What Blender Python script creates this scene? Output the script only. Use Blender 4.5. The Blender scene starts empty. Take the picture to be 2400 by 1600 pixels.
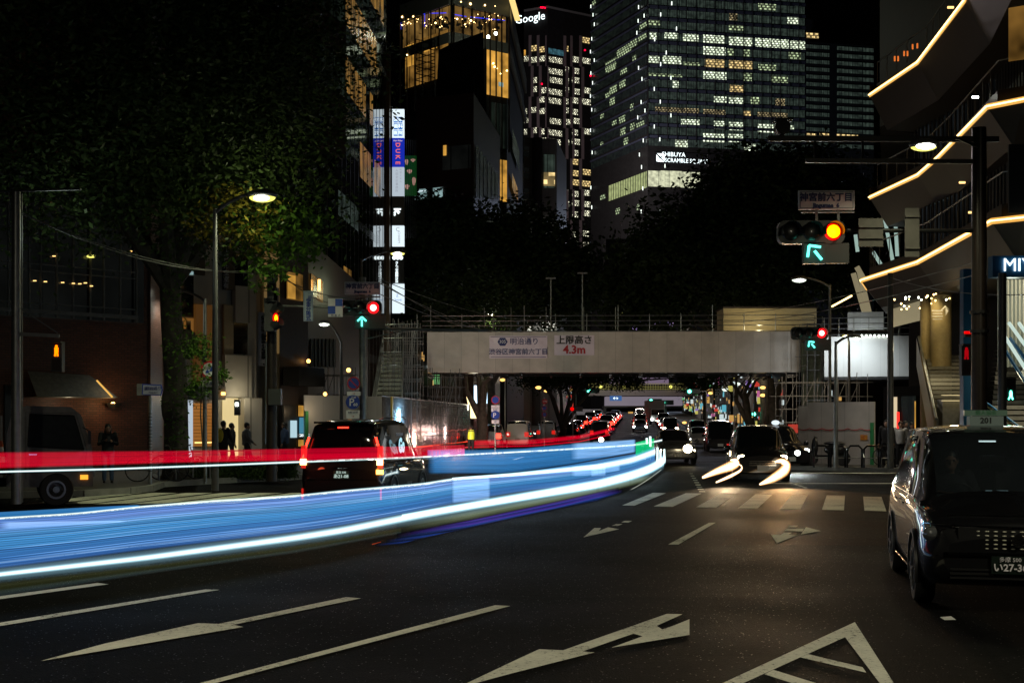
import bpy, bmesh, math, random
import numpy as np
from mathutils import Vector, Matrix

# ------------------------------------------------------------------ camera, sky, exposure
S = bpy.context.scene
F, HOR, EYE = 3000.0, 990.0, 1.8          # focal length in photo pixels, horizon row, eye height
cam_d = bpy.data.cameras.new("camera")
cam = bpy.data.objects.new("camera", cam_d)
S.collection.objects.link(cam)
cam.location = (0, 0, EYE)
cam.rotation_euler = (math.radians(90), 0, 0)
cam_d.sensor_width = 36.0
cam_d.lens = 36.0 * F / 2400.0
cam_d.shift_y = (HOR - 800) / 2400.0
cam_d.clip_end = 5000
S.camera = cam

world = bpy.data.worlds.new("World")
S.world = world
world.use_nodes = True
nt = world.node_tree
bg = nt.nodes["Background"]
sky = nt.nodes.new("ShaderNodeTexSky")
sky.sky_type = 'NISHITA'; sky.sun_disc = False
sky.sun_elevation = math.radians(-4.0); sky.sun_rotation = math.radians(200)
nt.links.new(sky.outputs[0], bg.inputs[0])
bg.inputs[1].default_value = 0.010

S.view_settings.view_transform = 'Standard'
S.view_settings.look = 'None'
S.view_settings.exposure = 0.0
S.view_settings.gamma = 1.0
S.cycles.max_bounces = 6
S.cycles.diffuse_bounces = 2
S.cycles.glossy_bounces = 3
S.cycles.transmission_bounces = 4
S.cycles.transparent_max_bounces = 24
S.cycles.sample_clamp_indirect = 2.0
S.cycles.sample_clamp_direct = 0.0
S.cycles.use_denoising = True
S.cycles.caustics_reflective = False
S.cycles.caustics_refractive = False

# ------------------------------------------------------------------ helpers
COL = S.collection
R = math.radians
rnd = random.Random(7)

def W(px, py, d):
    "world point seen at photo pixel (px, py) when it stands d metres down the view axis"
    return Vector(((px - 1200.0) / F * d, d, EYE + (HOR - py) / F * d))

def gz(y):
    "height of the road: flat, then a gentle climb up the far street"
    return max(0.0, (y - 115.0)) * 0.020 if y < 420 else 305 * 0.020

def G(px, py, z=0.0):
    d = F * (EYE - z) / (py - HOR)
    return Vector(((px - 1200.0) / F * d, d, z))

def X(px, d):
    return (px - 1200.0) / F * d

def Z(py, d):
    return EYE + (HOR - py) / F * d

class MB:
    "collects faces; build() links them as one mesh object"
    def __init__(s):
        s.v = []; s.f = []; s.uv = []
    def face(s, pts, uvs=None):
        n = len(s.v)
        s.v += [tuple(p) for p in pts]
        s.f.append(tuple(range(n, n + len(pts))))
        s.uv.append(uvs if uvs else [(0.0, 0.0)] * len(pts))
        return s
    def quad(s, a, b, c, d, u0=0.0, v0=0.0):
        "a-b is the lower edge; uv in metres"
        a, b, c, d = Vector(a), Vector(b), Vector(c), Vector(d)
        w = (b - a).length; h = (d - a).length
        return s.face([a, b, c, d], [(u0, v0), (u0 + w, v0), (u0 + w, v0 + h), (u0, v0 + h)])
    def box(s, c, sz, rz=0.0, M=None):
        if M is None:
            M = Matrix.Translation(Vector(c)) @ Matrix.Rotation(rz, 4, 'Z')
        hx, hy, hz = sz[0] / 2, sz[1] / 2, sz[2] / 2
        P = [M @ Vector((x, y, z)) for x in (-hx, hx) for y in (-hy, hy) for z in (-hz, hz)]
        # index = x*4+y*2+z
        s.quad(P[0], P[4], P[5], P[1]); s.quad(P[6], P[2], P[3], P[7])
        s.quad(P[2], P[0], P[1], P[3]); s.quad(P[4], P[6], P[7], P[5])
        s.quad(P[1], P[5], P[7], P[3]); s.quad(P[2], P[6], P[4], P[0])
        return s
    def bx(s, x0, x1, y0, y1, z0, z1):
        return s.box(((x0 + x1) / 2, (y0 + y1) / 2, (z0 + z1) / 2), (abs(x1 - x0), abs(y1 - y0), abs(z1 - z0)))
    def beam(s, a, b, w, h):
        a, b = Vector(a), Vector(b)
        d = b - a; L = d.length
        if L < 1e-6: return s
        yv = d / L
        up = Vector((0, 0, 1)) if abs(yv.z) < 0.95 else Vector((1, 0, 0))
        xv = yv.cross(up).normalized(); zv = xv.cross(yv)
        M = Matrix((xv, yv, zv)).transposed().to_4x4(); M.translation = (a + b) / 2
        return s.box(None, (w, L, h), M=M)
    def tube(s, a, b, r, r2=None, n=10, caps=True):
        return s.path([a, b], [r, r if r2 is None else r2], n, caps)
    def path(s, pts, rad, n=8, caps=True):
        pts = [Vector(p) for p in pts]
        if not isinstance(rad, (list, tuple)): rad = [rad] * len(pts)
        rings = []
        prev = None
        for i, p in enumerate(pts):
            t = (pts[min(i + 1, len(pts) - 1)] - pts[max(i - 1, 0)])
            t = t.normalized() if t.length > 1e-9 else Vector((0, 0, 1))
            if prev is None:
                up = Vector((0, 0, 1)) if abs(t.z) < 0.9 else Vector((1, 0, 0))
                xv = t.cross(up).normalized()
            else:
                xv = (prev - t * prev.dot(t)).normalized()
            prev = xv
            yv = t.cross(xv)
            rings.append([p + (xv * math.cos(2 * math.pi * k / n) + yv * math.sin(2 * math.pi * k / n)) * rad[i] for k in range(n)])
        base = len(s.v)
        for rg in rings: s.v += [tuple(q) for q in rg]
        for i in range(len(rings) - 1):
            for k in range(n):
                a = base + i * n + k; b = base + i * n + (k + 1) % n
                s.f.append((a, b, b + n, a + n)); s.uv.append([(0, 0)] * 4)
        if caps:
            s.f.append(tuple(base + k for k in reversed(range(n)))); s.uv.append([(0, 0)] * n)
            e = base + (len(rings) - 1) * n
            s.f.append(tuple(e + k for k in range(n))); s.uv.append([(0, 0)] * n)
        return s
    def lathe(s, prof, c=(0, 0, 0), axis='Z', n=24, M=None):
        "prof: list of (radius, height)"
        if M is None:
            M = Matrix.Translation(Vector(c))
            if axis == 'Y': M = M @ Matrix.Rotation(R(90), 4, 'X')
            if axis == 'X': M = M @ Matrix.Rotation(R(90), 4, 'Y')
        base = len(s.v)
        for r_, h_ in prof:
            for k in range(n):
                a = 2 * math.pi * k / n
                s.v.append(tuple(M @ Vector((r_ * math.cos(a), r_ * math.sin(a), h_))))
        for i in range(len(prof) - 1):
            for k in range(n):
                a = base + i * n + k; b = base + i * n + (k + 1) % n
                s.f.append((a, b, b + n, a + n)); s.uv.append([(0, 0)] * 4)
        s.f.append(tuple(base + k for k in reversed(range(n)))); s.uv.append([(0, 0)] * n)
        e = base + (len(prof) - 1) * n
        s.f.append(tuple(e + k for k in range(n))); s.uv.append([(0, 0)] * n)
        return s
    def ball(s, c, r, n=12, m=8, sc=(1, 1, 1)):
        base = len(s.v); c = Vector(c)
        for i in range(m + 1):
            t = math.pi * i / m
            rr = max(math.sin(t), 1e-3)
            for k in range(n):
                a = 2 * math.pi * k / n
                s.v.append((c.x + r * sc[0] * rr * math.cos(a), c.y + r * sc[1] * rr * math.sin(a), c.z + r * sc[2] * math.cos(t)))
        for i in range(m):
            for k in range(n):
                a = base + i * n + k; b = base + i * n + (k + 1) % n
                s.f.append((a, a + n, b + n, b)); s.uv.append([(0, 0)] * 4)
        return s
    def prism(s, poly, z0, z1):
        "vertical prism over a plan polygon (list of x,y, counter-clockwise)"
        n = len(poly)
        area = sum(poly[i][0] * poly[(i + 1) % n][1] - poly[(i + 1) % n][0] * poly[i][1] for i in range(n))
        if area < 0: poly = list(reversed(poly))
        u = 0.0
        for i in range(n):
            a = poly[i]; b = poly[(i + 1) % n]
            s.quad((a[0], a[1], z0), (b[0], b[1], z0), (b[0], b[1], z1), (a[0], a[1], z1), u0=u, v0=z0)
            u += math.hypot(b[0] - a[0], b[1] - a[1])
        s.face([(p[0], p[1], z1) for p in poly]); s.face([(p[0], p[1], z0) for p in reversed(poly)])
        return s
    def build(s, name, mat, parent=None, smooth=False, local=False):
        me = bpy.data.meshes.new(name)
        off = Vector((0, 0, 0))
        if parent is not None and not local:
            p = parent
            while p is not None:
                off += p.location; p = p.parent
        vv = s.v if off.length == 0 else [(a - off.x, b - off.y, c - off.z) for a, b, c in s.v]
        me.from_pydata(vv, [], s.f)
        uvl = me.uv_layers.new(name="UVMap")
        flat = [c for fu in s.uv for uv in fu for c in uv]
        uvl.data.foreach_set("uv", flat)
        me.materials.append(mat)
        if smooth:
            me.polygons.foreach_set("use_smooth", [True] * len(me.polygons))
            try: me.set_sharp_from_angle(angle=R(40))
            except Exception: pass
        o = bpy.data.objects.new(name, me)
        COL.objects.link(o)
        o.parent = parent
        return o

def tag(o, label=None, cat=None, group=None, kind=None):
    if label: o["label"] = label
    if cat: o["category"] = cat
    if group: o["group"] = group
    if kind: o["kind"] = kind
    return o

def empty(name, loc, label=None, cat=None, group=None, rz=0.0):
    o = bpy.data.objects.new(name, None)
    COL.objects.link(o)
    o.location = loc; o.rotation_euler = (0, 0, rz)
    o.empty_display_size = 0.3
    return tag(o, label, cat, group)

def copy_tree(o, parent=None):
    c = o.copy(); COL.objects.link(c); c.parent = parent
    for ch in o.children: copy_tree(ch, c)
    return c

def text(body, size, loc, mat, parent, rz=0.0, name="lettering", local=False, ext=0.004, spacing=1.0, line=1.0, sx=1.0, align='CENTER', tilt=None, bold=0.0):
    cu = bpy.data.curves.new(name, 'FONT')
    cu.body = body; cu.size = size; cu.extrude = ext
    cu.align_x = align; cu.align_y = 'CENTER'
    cu.space_character = spacing; cu.space_line = line; cu.offset = bold
    cu.resolution_u = 2
    cu.materials.append(mat)
    o = bpy.data.objects.new(name, cu)
    COL.objects.link(o)
    off = Vector((0, 0, 0))
    if parent is not None and not local:
        p = parent
        while p is not None: off += p.location; p = p.parent
    o.location = Vector(loc) - off
    o.rotation_euler = tilt if tilt else (R(90), 0, rz)
    o.scale = (sx, 1, 1)
    bpy.context.view_layer.update()
    me = bpy.data.meshes.new_from_object(o.evaluated_get(bpy.context.evaluated_depsgraph_get()))
    if not me.materials: me.materials.append(mat)
    m = bpy.data.objects.new(name, me); COL.objects.link(m)
    m.location, m.rotation_euler, m.scale = o.location.copy(), o.rotation_euler.copy(), o.scale.copy()
    m.parent = parent
    bpy.data.objects.remove(o)
    return m

def lamp(kind, loc, power, color, radius=0.15, direction=None, angle=140, blend=0.6, parent=None, name="lamp_light"):
    l = bpy.data.lights.new(name, kind)
    l.energy = power; l.color = color
    if kind in ('POINT', 'SPOT'): l.shadow_soft_size = radius
    if kind == 'SPOT': l.spot_size = R(angle); l.spot_blend = blend
    o = bpy.data.objects.new(name, l)
    COL.objects.link(o)
    loc = Vector(loc)
    if parent is not None:
        loc = loc - parent.location; o.parent = parent
    o.location = loc
    if direction is not None:
        o.rotation_euler = Vector(direction).to_track_quat('-Z', 'Y').to_euler()
    return o

# ------------------------------------------------------------------ materials
def mat(name, col, rough=0.6, metal=0.0, spec=0.5, noise=0.0, scale=8.0, bump=0.0, coat=0.0, bscale=None):
    m = bpy.data.materials.new(name); m.use_nodes = True
    t = m.node_tree; b = t.nodes["Principled BSDF"]
    b.inputs["Base Color"].default_value = (*col, 1)
    b.inputs["Roughness"].default_value = rough
    b.inputs["Metallic"].default_value = metal
    b.inputs["Specular IOR Level"].default_value = spec
    if coat: b.inputs["Coat Weight"].default_value = coat; b.inputs["Coat Roughness"].default_value = 0.015
    if noise or bump:
        tc = t.nodes.new("ShaderNodeTexCoord")
        n = t.nodes.new("ShaderNodeTexNoise"); n.inputs["Scale"].default_value = scale; n.inputs["Detail"].default_value = 6
        t.links.new(tc.outputs["Object"], n.inputs["Vector"])
    if noise:
        mr = t.nodes.new("ShaderNodeMapRange")
        mr.inputs[1].default_value = 0.3; mr.inputs[2].default_value = 0.7
        mr.inputs[3].default_value = 1 - noise; mr.inputs[4].default_value = 1 + noise
        t.links.new(n.outputs[0], mr.inputs[0])
        vm = t.nodes.new("ShaderNodeVectorMath"); vm.operation = 'SCALE'
        vm.inputs[0].default_value = col
        t.links.new(mr.outputs[0], vm.inputs["Scale"])
        t.links.new(vm.outputs[0], b.inputs["Base Color"])
    if bump:
        bn = t.nodes.new("ShaderNodeBump"); bn.inputs["Strength"].default_value = bump; bn.inputs["Distance"].default_value = 0.02
        t.links.new(n.outputs[0], bn.inputs["Height"]); t.links.new(bn.outputs[0], b.inputs["Normal"])
    return m

def em(name, col, strength, sample=True, base=(0.02, 0.02, 0.02)):
    m = bpy.data.materials.new(name); m.use_nodes = True
    b = m.node_tree.nodes["Principled BSDF"]
    b.inputs["Base Color"].default_value = (*base, 1)
    b.inputs["Emission Color"].default_value = (*col, 1)
    b.inputs["Emission Strength"].default_value = strength
    b.inputs["Roughness"].default_value = 0.4
    if not sample: m.cycles.emission_sampling = 'NONE'
    return m

class NG:
    "tiny node graph helper"
    def __init__(s, m):
        s.t = m.node_tree; s.m = m
    def n(s, typ, **kw):
        nd = s.t.nodes.new(typ)
        for k, v in kw.items():
            if k == 'inp':
                for i, x in v.items():
                    if isinstance(x, bpy.types.NodeSocket): s.t.links.new(x, nd.inputs[i])
                    else: nd.inputs[i].default_value = x
            else: setattr(nd, k, v)
        return nd
    def math(s, op, a, b=0.0, c=None, clamp=False):
        nd = s.t.nodes.new("ShaderNodeMath"); nd.operation = op; nd.use_clamp = clamp
        for i, x in enumerate((a, b) if c is None else (a, b, c)):
            if isinstance(x, bpy.types.NodeSocket): s.t.links.new(x, nd.inputs[i])
            else: nd.inputs[i].default_value = x
        return nd.outputs[0]
    def uv(s):
        u = s.n("ShaderNodeUVMap"); sp = s.n("ShaderNodeSeparateXYZ", inp={0: u.outputs[0]})
        return u.outputs[0], sp.outputs[0], sp.outputs[1]
    def rgbmul(s, col, fac):
        vm = s.n("ShaderNodeVectorMath", operation='SCALE')
        if isinstance(col, bpy.types.NodeSocket): s.t.links.new(col, vm.inputs[0])
        else: vm.inputs[0].default_value = col
        s.t.links.new(fac, vm.inputs["Scale"])
        return vm.outputs[0]

def window_mat(name, col, strength, dots=0.0, bars=1.5, bar_w=0.08, dot_size=1.0, var=0.5, dim=0.25, rough=0.25, curtains=False, top=0.0):
    "glazing with a lit room behind: mullions, rows of ceiling lamps, blinds - all in the pane's own metres"
    m = bpy.data.materials.new(name); m.use_nodes = True
    g = NG(m); b = m.node_tree.nodes["Principled BSDF"]
    uv, u, v = g.uv()
    fr = g.math('FRACT', g.math('DIVIDE', u, bars))
    notbar = g.math('GREATER_THAN', fr, bar_w)
    if dots:
        # staggered rows of ceiling lamps
        row = g.math('FLOOR', g.math('DIVIDE', v, dot_size * 0.55))
        uo = g.math('ADD', g.math('DIVIDE', u, dot_size), g.math('MULTIPLY', row, 0.38))
        fu = g.math('ABSOLUTE', g.math('SUBTRACT', g.math('FRACT', uo), 0.5))
        fv = g.math('ABSOLUTE', g.math('SUBTRACT', g.math('FRACT', g.math('DIVIDE', v, dot_size * 0.55)), 0.5))
        dd = g.math('MULTIPLY', g.math('LESS_THAN', fu, 0.27), g.math('LESS_THAN', fv, 0.27))
        base = g.math('ADD', dim, g.math('MULTIPLY', dd, dots))
    else:
        base = 1.0
    ns = g.n("ShaderNodeTexNoise", inp={0: uv, "Scale": 0.45, "Detail": 3.0})
    k = g.math('MULTIPLY', g.n("ShaderNodeMapRange", inp={0: ns.outputs[0], 1: 0.35, 2: 0.65, 3: 1 - var, 4: 1 + var}).outputs[0], notbar)
    if dots: k = g.math('MULTIPLY', k, base)
    if curtains:
        wv = g.n("ShaderNodeTexNoise", noise_dimensions='1D', inp={"W": g.math('MULTIPLY', u, 2.2), "Scale": 1.0, "Detail": 2.0})
        k = g.math('MULTIPLY', k, g.n("ShaderNodeMapRange", inp={0: wv.outputs[0], 1: 0.35, 2: 0.6, 3: 0.25, 4: 1.2}).outputs[0])
    b.inputs["Base Color"].default_value = (0.01, 0.012, 0.015, 1)
    b.inputs["Roughness"].default_value = rough
    m.node_tree.links.new(g.rgbmul(col, k), b.inputs["Emission Color"])
    b.inputs["Emission Strength"].default_value = strength
    m.cycles.emission_sampling = 'NONE'
    return m

def brick_mat(name, c1, c2, mortar, bw=0.23, bh=0.08, rough=0.55):
    m = bpy.data.materials.new(name); m.use_nodes = True
    g = NG(m); b = m.node_tree.nodes["Principled BSDF"]
    uv, u, v = g.uv()
    br = g.n("ShaderNodeTexBrick", inp={0: uv, 1: (*c1, 1), 2: (*c2, 1), 3: (*mortar, 1), "Scale": 1.0, "Mortar Size": 0.009, "Brick Width": bw, "Row Height": bh})
    m.node_tree.links.new(br.outputs[0], b.inputs["Base Color"])
    bn = g.n("ShaderNodeBump", inp={"Strength": 0.5, "Distance": 0.01, "Height": br.outputs[1]}); bn.invert = True
    m.node_tree.links.new(bn.outputs[0], b.inputs["Normal"])
    b.inputs["Roughness"].default_value = rough
    return m

def panel_mat(name, col, pitch=0.9, rough=0.55, dirt=0.12, seam=0.5):
    "sheet panels with dark seams and a little dirt"
    m = bpy.data.materials.new(name); m.use_nodes = True
    g = NG(m); b = m.node_tree.nodes["Principled BSDF"]
    uv, u, v = g.uv()
    fr = g.math('FRACT', g.math('DIVIDE', u, pitch))
    line = g.math('LESS_THAN', fr, 0.025)
    cell = g.math('FLOOR', g.math('DIVIDE', u, pitch))
    wn = g.n("ShaderNodeTexWhiteNoise", noise_dimensions='1D', inp={"W": cell})
    ns = g.n("ShaderNodeTexNoise", inp={0: uv, "Scale": 1.3, "Detail": 6.0})
    k = g.math('ADD', g.math('MULTIPLY', wn.outputs[0], 0.10), g.math('MULTIPLY', g.math('SUBTRACT', ns.outputs[0], 0.5), dirt * 4))
    k = g.math('MULTIPLY', g.math('ADD', k, 0.92), g.math('SUBTRACT', 1.0, g.math('MULTIPLY', line, seam)))
    m.node_tree.links.new(g.rgbmul(col, k), b.inputs["Base Color"])
    b.inputs["Roughness"].default_value = rough
    return m

M = {}
M['steel'] = mat('galvanised_steel', (0.28, 0.29, 0.29), 0.38, 0.8, noise=0.15)
M['pole'] = mat('painted_pole', (0.10, 0.10, 0.10), 0.35, 0.3, noise=0.15)
M['polebrown'] = mat('brown_pole', (0.02, 0.014, 0.011), 0.35, 0.1, noise=0.2)
M['black'] = mat('black_plastic', (0.012, 0.012, 0.013), 0.4)
M['rubber'] = mat('rubber', (0.015, 0.015, 0.015), 0.75)
M['rim'] = mat('alloy', (0.35, 0.35, 0.36), 0.3, 0.9)
M['paint_black'] = mat('black_car_paint', (0.004, 0.004, 0.005), 0.5, 0.0, 0.15, coat=1.0)
M['paint_white'] = mat('white_car_paint', (0.55, 0.55, 0.53), 0.25, coat=0.8)
M['paint_silver'] = mat('silver_car_paint', (0.30, 0.31, 0.32), 0.3, 0.5, coat=0.8)
M['paint_grey'] = mat('grey_car_paint', (0.07, 0.075, 0.08), 0.25, 0.3, coat=0.8)
M['truckpaint'] = mat('worn_truck_paint', (0.13, 0.13, 0.125), 0.4, noise=.2, coat=.4)
M['chrome'] = mat('chrome', (0.75, 0.75, 0.76), 0.10, 1.0)
M['conc'] = mat('concrete', (0.22, 0.21, 0.19), 0.8, noise=0.25, scale=3, bump=0.2)
M['grey'] = mat('grey_metal', (0.20, 0.20, 0.20), 0.5, 0.2, noise=0.15)
M['white'] = mat('white_paint', (0.70, 0.70, 0.66), 0.55, noise=0.08)
M['signwhite'] = mat('sign_white', (0.78, 0.76, 0.80), 0.5, noise=0.06, scale=3)
M['navy'] = mat('navy_ink', (0.02, 0.03, 0.16), 0.5)
M['redink'] = mat('red_ink', (0.45, 0.01, 0.02), 0.5)
M['blackink'] = mat('black_ink', (0.01, 0.01, 0.01), 0.5)
M['blue'] = mat('sign_blue', (0.015, 0.05, 0.35), 0.45)
M['skin'] = mat('skin', (0.32, 0.18, 0.12), 0.55)
M['hair'] = mat('hair', (0.006, 0.005, 0.005), 0.4)
M['cloth_black'] = mat('black_cloth', (0.012, 0.012, 0.014), 0.85)
M['cloth_grey'] = mat('grey_cloth', (0.12, 0.12, 0.13), 0.85)
M['cloth_white'] = mat('white_cloth', (0.45, 0.44, 0.42), 0.85)
M['cloth_blue'] = mat('denim', (0.04, 0.07, 0.14), 0.85)
M['yellow'] = mat('yellow_fabric', (0.55, 0.42, 0.03), 0.7)

def glass_mat(name, tint=(0.02, 0.025, 0.03), trans=0.35):
    m = bpy.data.materials.new(name); m.use_nodes = True
    t = m.node_tree; b = t.nodes["Principled BSDF"]; out = t.nodes["Material Output"]
    b.inputs["Base Color"].default_value = (*tint, 1); b.inputs["Roughness"].default_value = 0.03
    b.inputs["Specular IOR Level"].default_value = 0.7
    tr = t.nodes.new("ShaderNodeBsdfTransparent"); tr.inputs[0].default_value = (0.75, 0.8, 0.8, 1)
    mx = t.nodes.new("ShaderNodeMixShader"); mx.inputs[0].default_value = 1 - trans
    t.links.new(tr.outputs[0], mx.inputs[1]); t.links.new(b.outputs[0], mx.inputs[2]); t.links.new(mx.outputs[0], out.inputs[0])
    return m
M['glass'] = glass_mat('car_glass', trans=0.40)
M['darkglass'] = mat('dark_glass', (0.006, 0.007, 0.008), 0.05, 0, 0.7)
M['clear'] = glass_mat('clear_glass', (0.05, 0.05, 0.05), trans=0.85)
# ------------------------------------------------------------------ ground, road, pavements, painted markings
def asphalt(name='asphalt', col=(0.0046, 0.0044, 0.0038)):
    m = bpy.data.materials.new(name); m.use_nodes = True
    g = NG(m); b = m.node_tree.nodes["Principled BSDF"]
    tc = g.n("ShaderNodeTexCoord")
    big = g.n("ShaderNodeTexNoise", inp={0: tc.outputs["Object"], "Scale": 0.35, "Detail": 5.0})
    mid = g.n("ShaderNodeTexNoise", inp={0: tc.outputs["Object"], "Scale": 9.0, "Detail": 4.0})
    fine = g.n("ShaderNodeTexVoronoi", inp={0: tc.outputs["Object"], "Scale": 70.0})
    fine2 = g.n("ShaderNodeTexVoronoi", inp={0: tc.outputs["Object"], "Scale": 42.0})
    k = g.n("ShaderNodeMapRange", inp={0: big.outputs[0], 1: 0.3, 2: 0.7, 3: 0.65, 4: 1.35}).outputs[0]
    k = g.math('MULTIPLY', k, g.n("ShaderNodeMapRange", inp={0: mid.outputs[0], 1: 0.3, 2: 0.7, 3: 0.7, 4: 1.3}).outputs[0])
    sp = g.n("ShaderNodeSeparateColor", inp={0: fine.outputs["Color"]})
    k = g.math('MULTIPLY', k, g.math('ADD', 0.55, sp.outputs[0]))
    # bright chips of aggregate
    sp2 = g.n("ShaderNodeSeparateColor", inp={0: fine2.outputs["Color"]})
    chip = g.math('MULTIPLY', g.math('GREATER_THAN', sp2.outputs[1], 0.93), g.math('LESS_THAN', fine2.outputs["Distance"], 0.28))
    k = g.math('ADD', k, g.math('MULTIPLY', chip, 5.0))
    pt = g.n("ShaderNodeTexBrick", inp={0: tc.outputs["Object"], 1: (.62, .62, .62, 1), 2: (1.4, 1.4, 1.4, 1), 3: (.35, .35, .35, 1), "Scale": 1.0, "Mortar Size": 0.012, "Brick Width": 11.0, "Row Height": 3.3})
    k = g.math('MULTIPLY', k, g.n("ShaderNodeSeparateColor", inp={0: pt.outputs[0]}).outputs[0])
    # crack lines
    cr = g.n("ShaderNodeTexVoronoi", feature='DISTANCE_TO_EDGE', inp={0: g.n("ShaderNodeVectorMath", operation='ADD', inp={0: tc.outputs["Object"], 1: g.n("ShaderNodeVectorMath", operation='SCALE', inp={0: mid.outputs["Color"], "Scale": 0.25}).outputs[0]}).outputs[0], "Scale": 0.22})
    crk = g.math('LESS_THAN', cr.outputs[0], 0.004)
    k = g.math('MULTIPLY', k, g.math('SUBTRACT', 1.0, g.math('MULTIPLY', crk, 0.6)))
    m.node_tree.links.new(g.rgbmul(col, k), b.inputs["Base Color"])
    rr = g.n("ShaderNodeMapRange", inp={0: big.outputs[0], 1: 0.3, 2: 0.7, 3: 0.58, 4: 0.8}).outputs[0]
    m.node_tree.links.new(g.math('SUBTRACT', rr, g.math('MULTIPLY', chip, 0.3)), b.inputs["Roughness"])
    m.node_tree.links.new(g.math('ADD', 0.04, g.math('MULTIPLY', chip, 0.7)), b.inputs["Specular IOR Level"])
    bn = g.n("ShaderNodeBump", inp={"Strength": 0.8, "Distance": 0.008, "Height": fine.outputs["Distance"]})
    m.node_tree.links.new(bn.outputs[0], b.inputs["Normal"])
    return m
M['asphalt'] = asphalt()

def paint_mat(name, col, wear=0.5):
    m = bpy.data.materials.new(name); m.use_nodes = True
    g = NG(m); b = m.node_tree.nodes["Principled BSDF"]; out = m.node_tree.nodes["Material Output"]
    tc = g.n("ShaderNodeTexCoord")
    n1 = g.n("ShaderNodeTexNoise", inp={0: tc.outputs["Object"], "Scale": 22.0, "Detail": 8.0, "Roughness": 0.8})
    n2 = g.n("ShaderNodeTexNoise", inp={0: tc.outputs["Object"], "Scale": 1.1, "Detail": 4.0})
    k = g.n("ShaderNodeMapRange", inp={0: n2.outputs[0], 1: 0.3, 2: 0.7, 3: 0.78, 4: 1.12}).outputs[0]
    k = g.math('MULTIPLY', k, g.n("ShaderNodeMapRange", inp={0: n1.outputs[0], 1: 0.35, 2: 0.65, 3: 0.82, 4: 1.08}).outputs[0])
    m.node_tree.links.new(g.rgbmul(col, k), b.inputs["Base Color"])
    b.inputs["Roughness"].default_value = 0.8; b.inputs["Specular IOR Level"].default_value = 0.08
    hole = g.math('LESS_THAN', g.math('ADD', n1.outputs[0], g.math('MULTIPLY', n2.outputs[0], 0.35)), 0.50 + 0.14 * wear)
    tr = g.n("ShaderNodeBsdfTransparent")
    mx = g.n("ShaderNodeMixShader", inp={0: hole, 1: b.outputs[0], 2: tr.outputs[0]})
    m.node_tree.links.new(mx.outputs[0], out.inputs[0])
    return m
M['roadpaint'] = paint_mat('road_paint', (0.74, 0.73, 0.62), 0.5)
M['redsurf'] = asphalt('red_surfacing', (0.0125, 0.0066, 0.0036))
M['paving'] = brick_mat('paving_slabs', (0.15, 0.14, 0.125), (0.12, 0.115, 0.10), (0.05, 0.05, 0.045), 0.6, 0.3, 0.7)
M['kerb'] = mat('kerb_stone', (0.24, 0.235, 0.22), 0.75, noise=0.2, scale=4)

ys = [-60, -20, 0, 10, 20, 40, 60, 80, 115] + list(range(125, 431, 15)) + [600, 2500]
mb = MB()
for i in range(len(ys) - 1):
    a, b_ = ys[i], ys[i + 1]
    mb.quad((-900, a, gz(a)), (900, a, gz(a)), (900, b_, gz(b_)), (-900, b_, gz(b_)))
tag(mb.build('road', M['asphalt']), kind='structure')

def kl(y):   # left kerb
    return -3.1 + 0.1 * (y - 93)
def kr(y):   # right kerb
    return 15.7 + 0.1 * (y - 93)
def slab(mb, poly, h=0.15):
    mb.prism(poly, 0.0, h)
# near left corner pavement
mb = MB(); kb = MB()
Lp = [G(-900, 1188), G(193, 1163), G(300, 1157), G(352, 1151), G(379, 1141), G(520, 1132), G(689, 1124), Vector((-5.2, 48, 0)), Vector((-3.6, 57, 0)), Vector((-3.1, 93, 0))]
poly = [(p.x, p.y) for p in Lp] + [(-160, 93), (-160, 30)]
mb.prism(poly, 0.0, 0.150)
for i in range(len(Lp) - 1):
    a, b_ = Lp[i], Lp[i + 1]
    kb.beam((a.x, a.y, 0.078), (b_.x, b_.y, 0.078), 0.18, 0.16)
yy = [93, 115] + list(range(130, 421, 15))
for i in range(len(yy) - 1):
    a, b_ = yy[i], yy[i + 1]
    za, zb = gz(a) + 0.15, gz(b_) + 0.15
    mb.quad((-160, a, za), (kl(a), a, za), (kl(b_), b_, zb), (-160, b_, zb))
    mb.quad((kl(a), a, za - .16), (kl(b_), b_, zb - .16), (kl(b_), b_, zb), (kl(a), a, za))
tag(mb.build('pavement', M['paving']), kind='structure')
tag(kb.build('kerb', M['kerb']), kind='structure')
mb = MB(); kb = MB()
Rp = [G(2900, 1122), G(2400, 1115), G(2116, 1107), G(1960, 1103), Vector((10.6, 48.6, 0)), Vector((10.4, 52, 0)), Vector((12.0, 60, 0)), Vector((15.7, 93, 0))]
poly = [(p.x, p.y) for p in Rp] + [(200, 93), (200, 40)]
mb.prism(poly, 0.0, 0.150)
for i in range(len(Rp) - 1):
    a, b_ = Rp[i], Rp[i + 1]
    kb.beam((a.x, a.y, 0.078), (b_.x, b_.y, 0.078), 0.18, 0.16)
for i in range(len(yy) - 1):
    a, b_ = yy[i], yy[i + 1]
    za, zb = gz(a) + 0.15, gz(b_) + 0.15
    mb.quad((kr(a), a, za), (200, a, za), (200, b_, zb), (kr(b_), b_, zb))
tag(mb.build('pavement', M['paving']), kind='structure')
tag(kb.build('kerb', M['kerb']), kind='structure')

def mark(polys, z=0.008, m='roadpaint', name='road_marking'):
    mb = MB()
    for pl in polys:
        pts = [G(x, y, z) for x, y in pl]
        mb.face(pts, [(p.x, p.y) for p in pts])
    bm = bmesh.new()
    o = mb.build(name, M[m])
    bm.from_mesh(o.data)
    bmesh.ops.triangulate(bm, faces=bm.faces[:])
    for f in bm.faces:
        if f.normal.z < 0: f.normal_flip()
    bm.to_mesh(o.data); bm.free()
    return tag(o, kind='structure')

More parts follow.
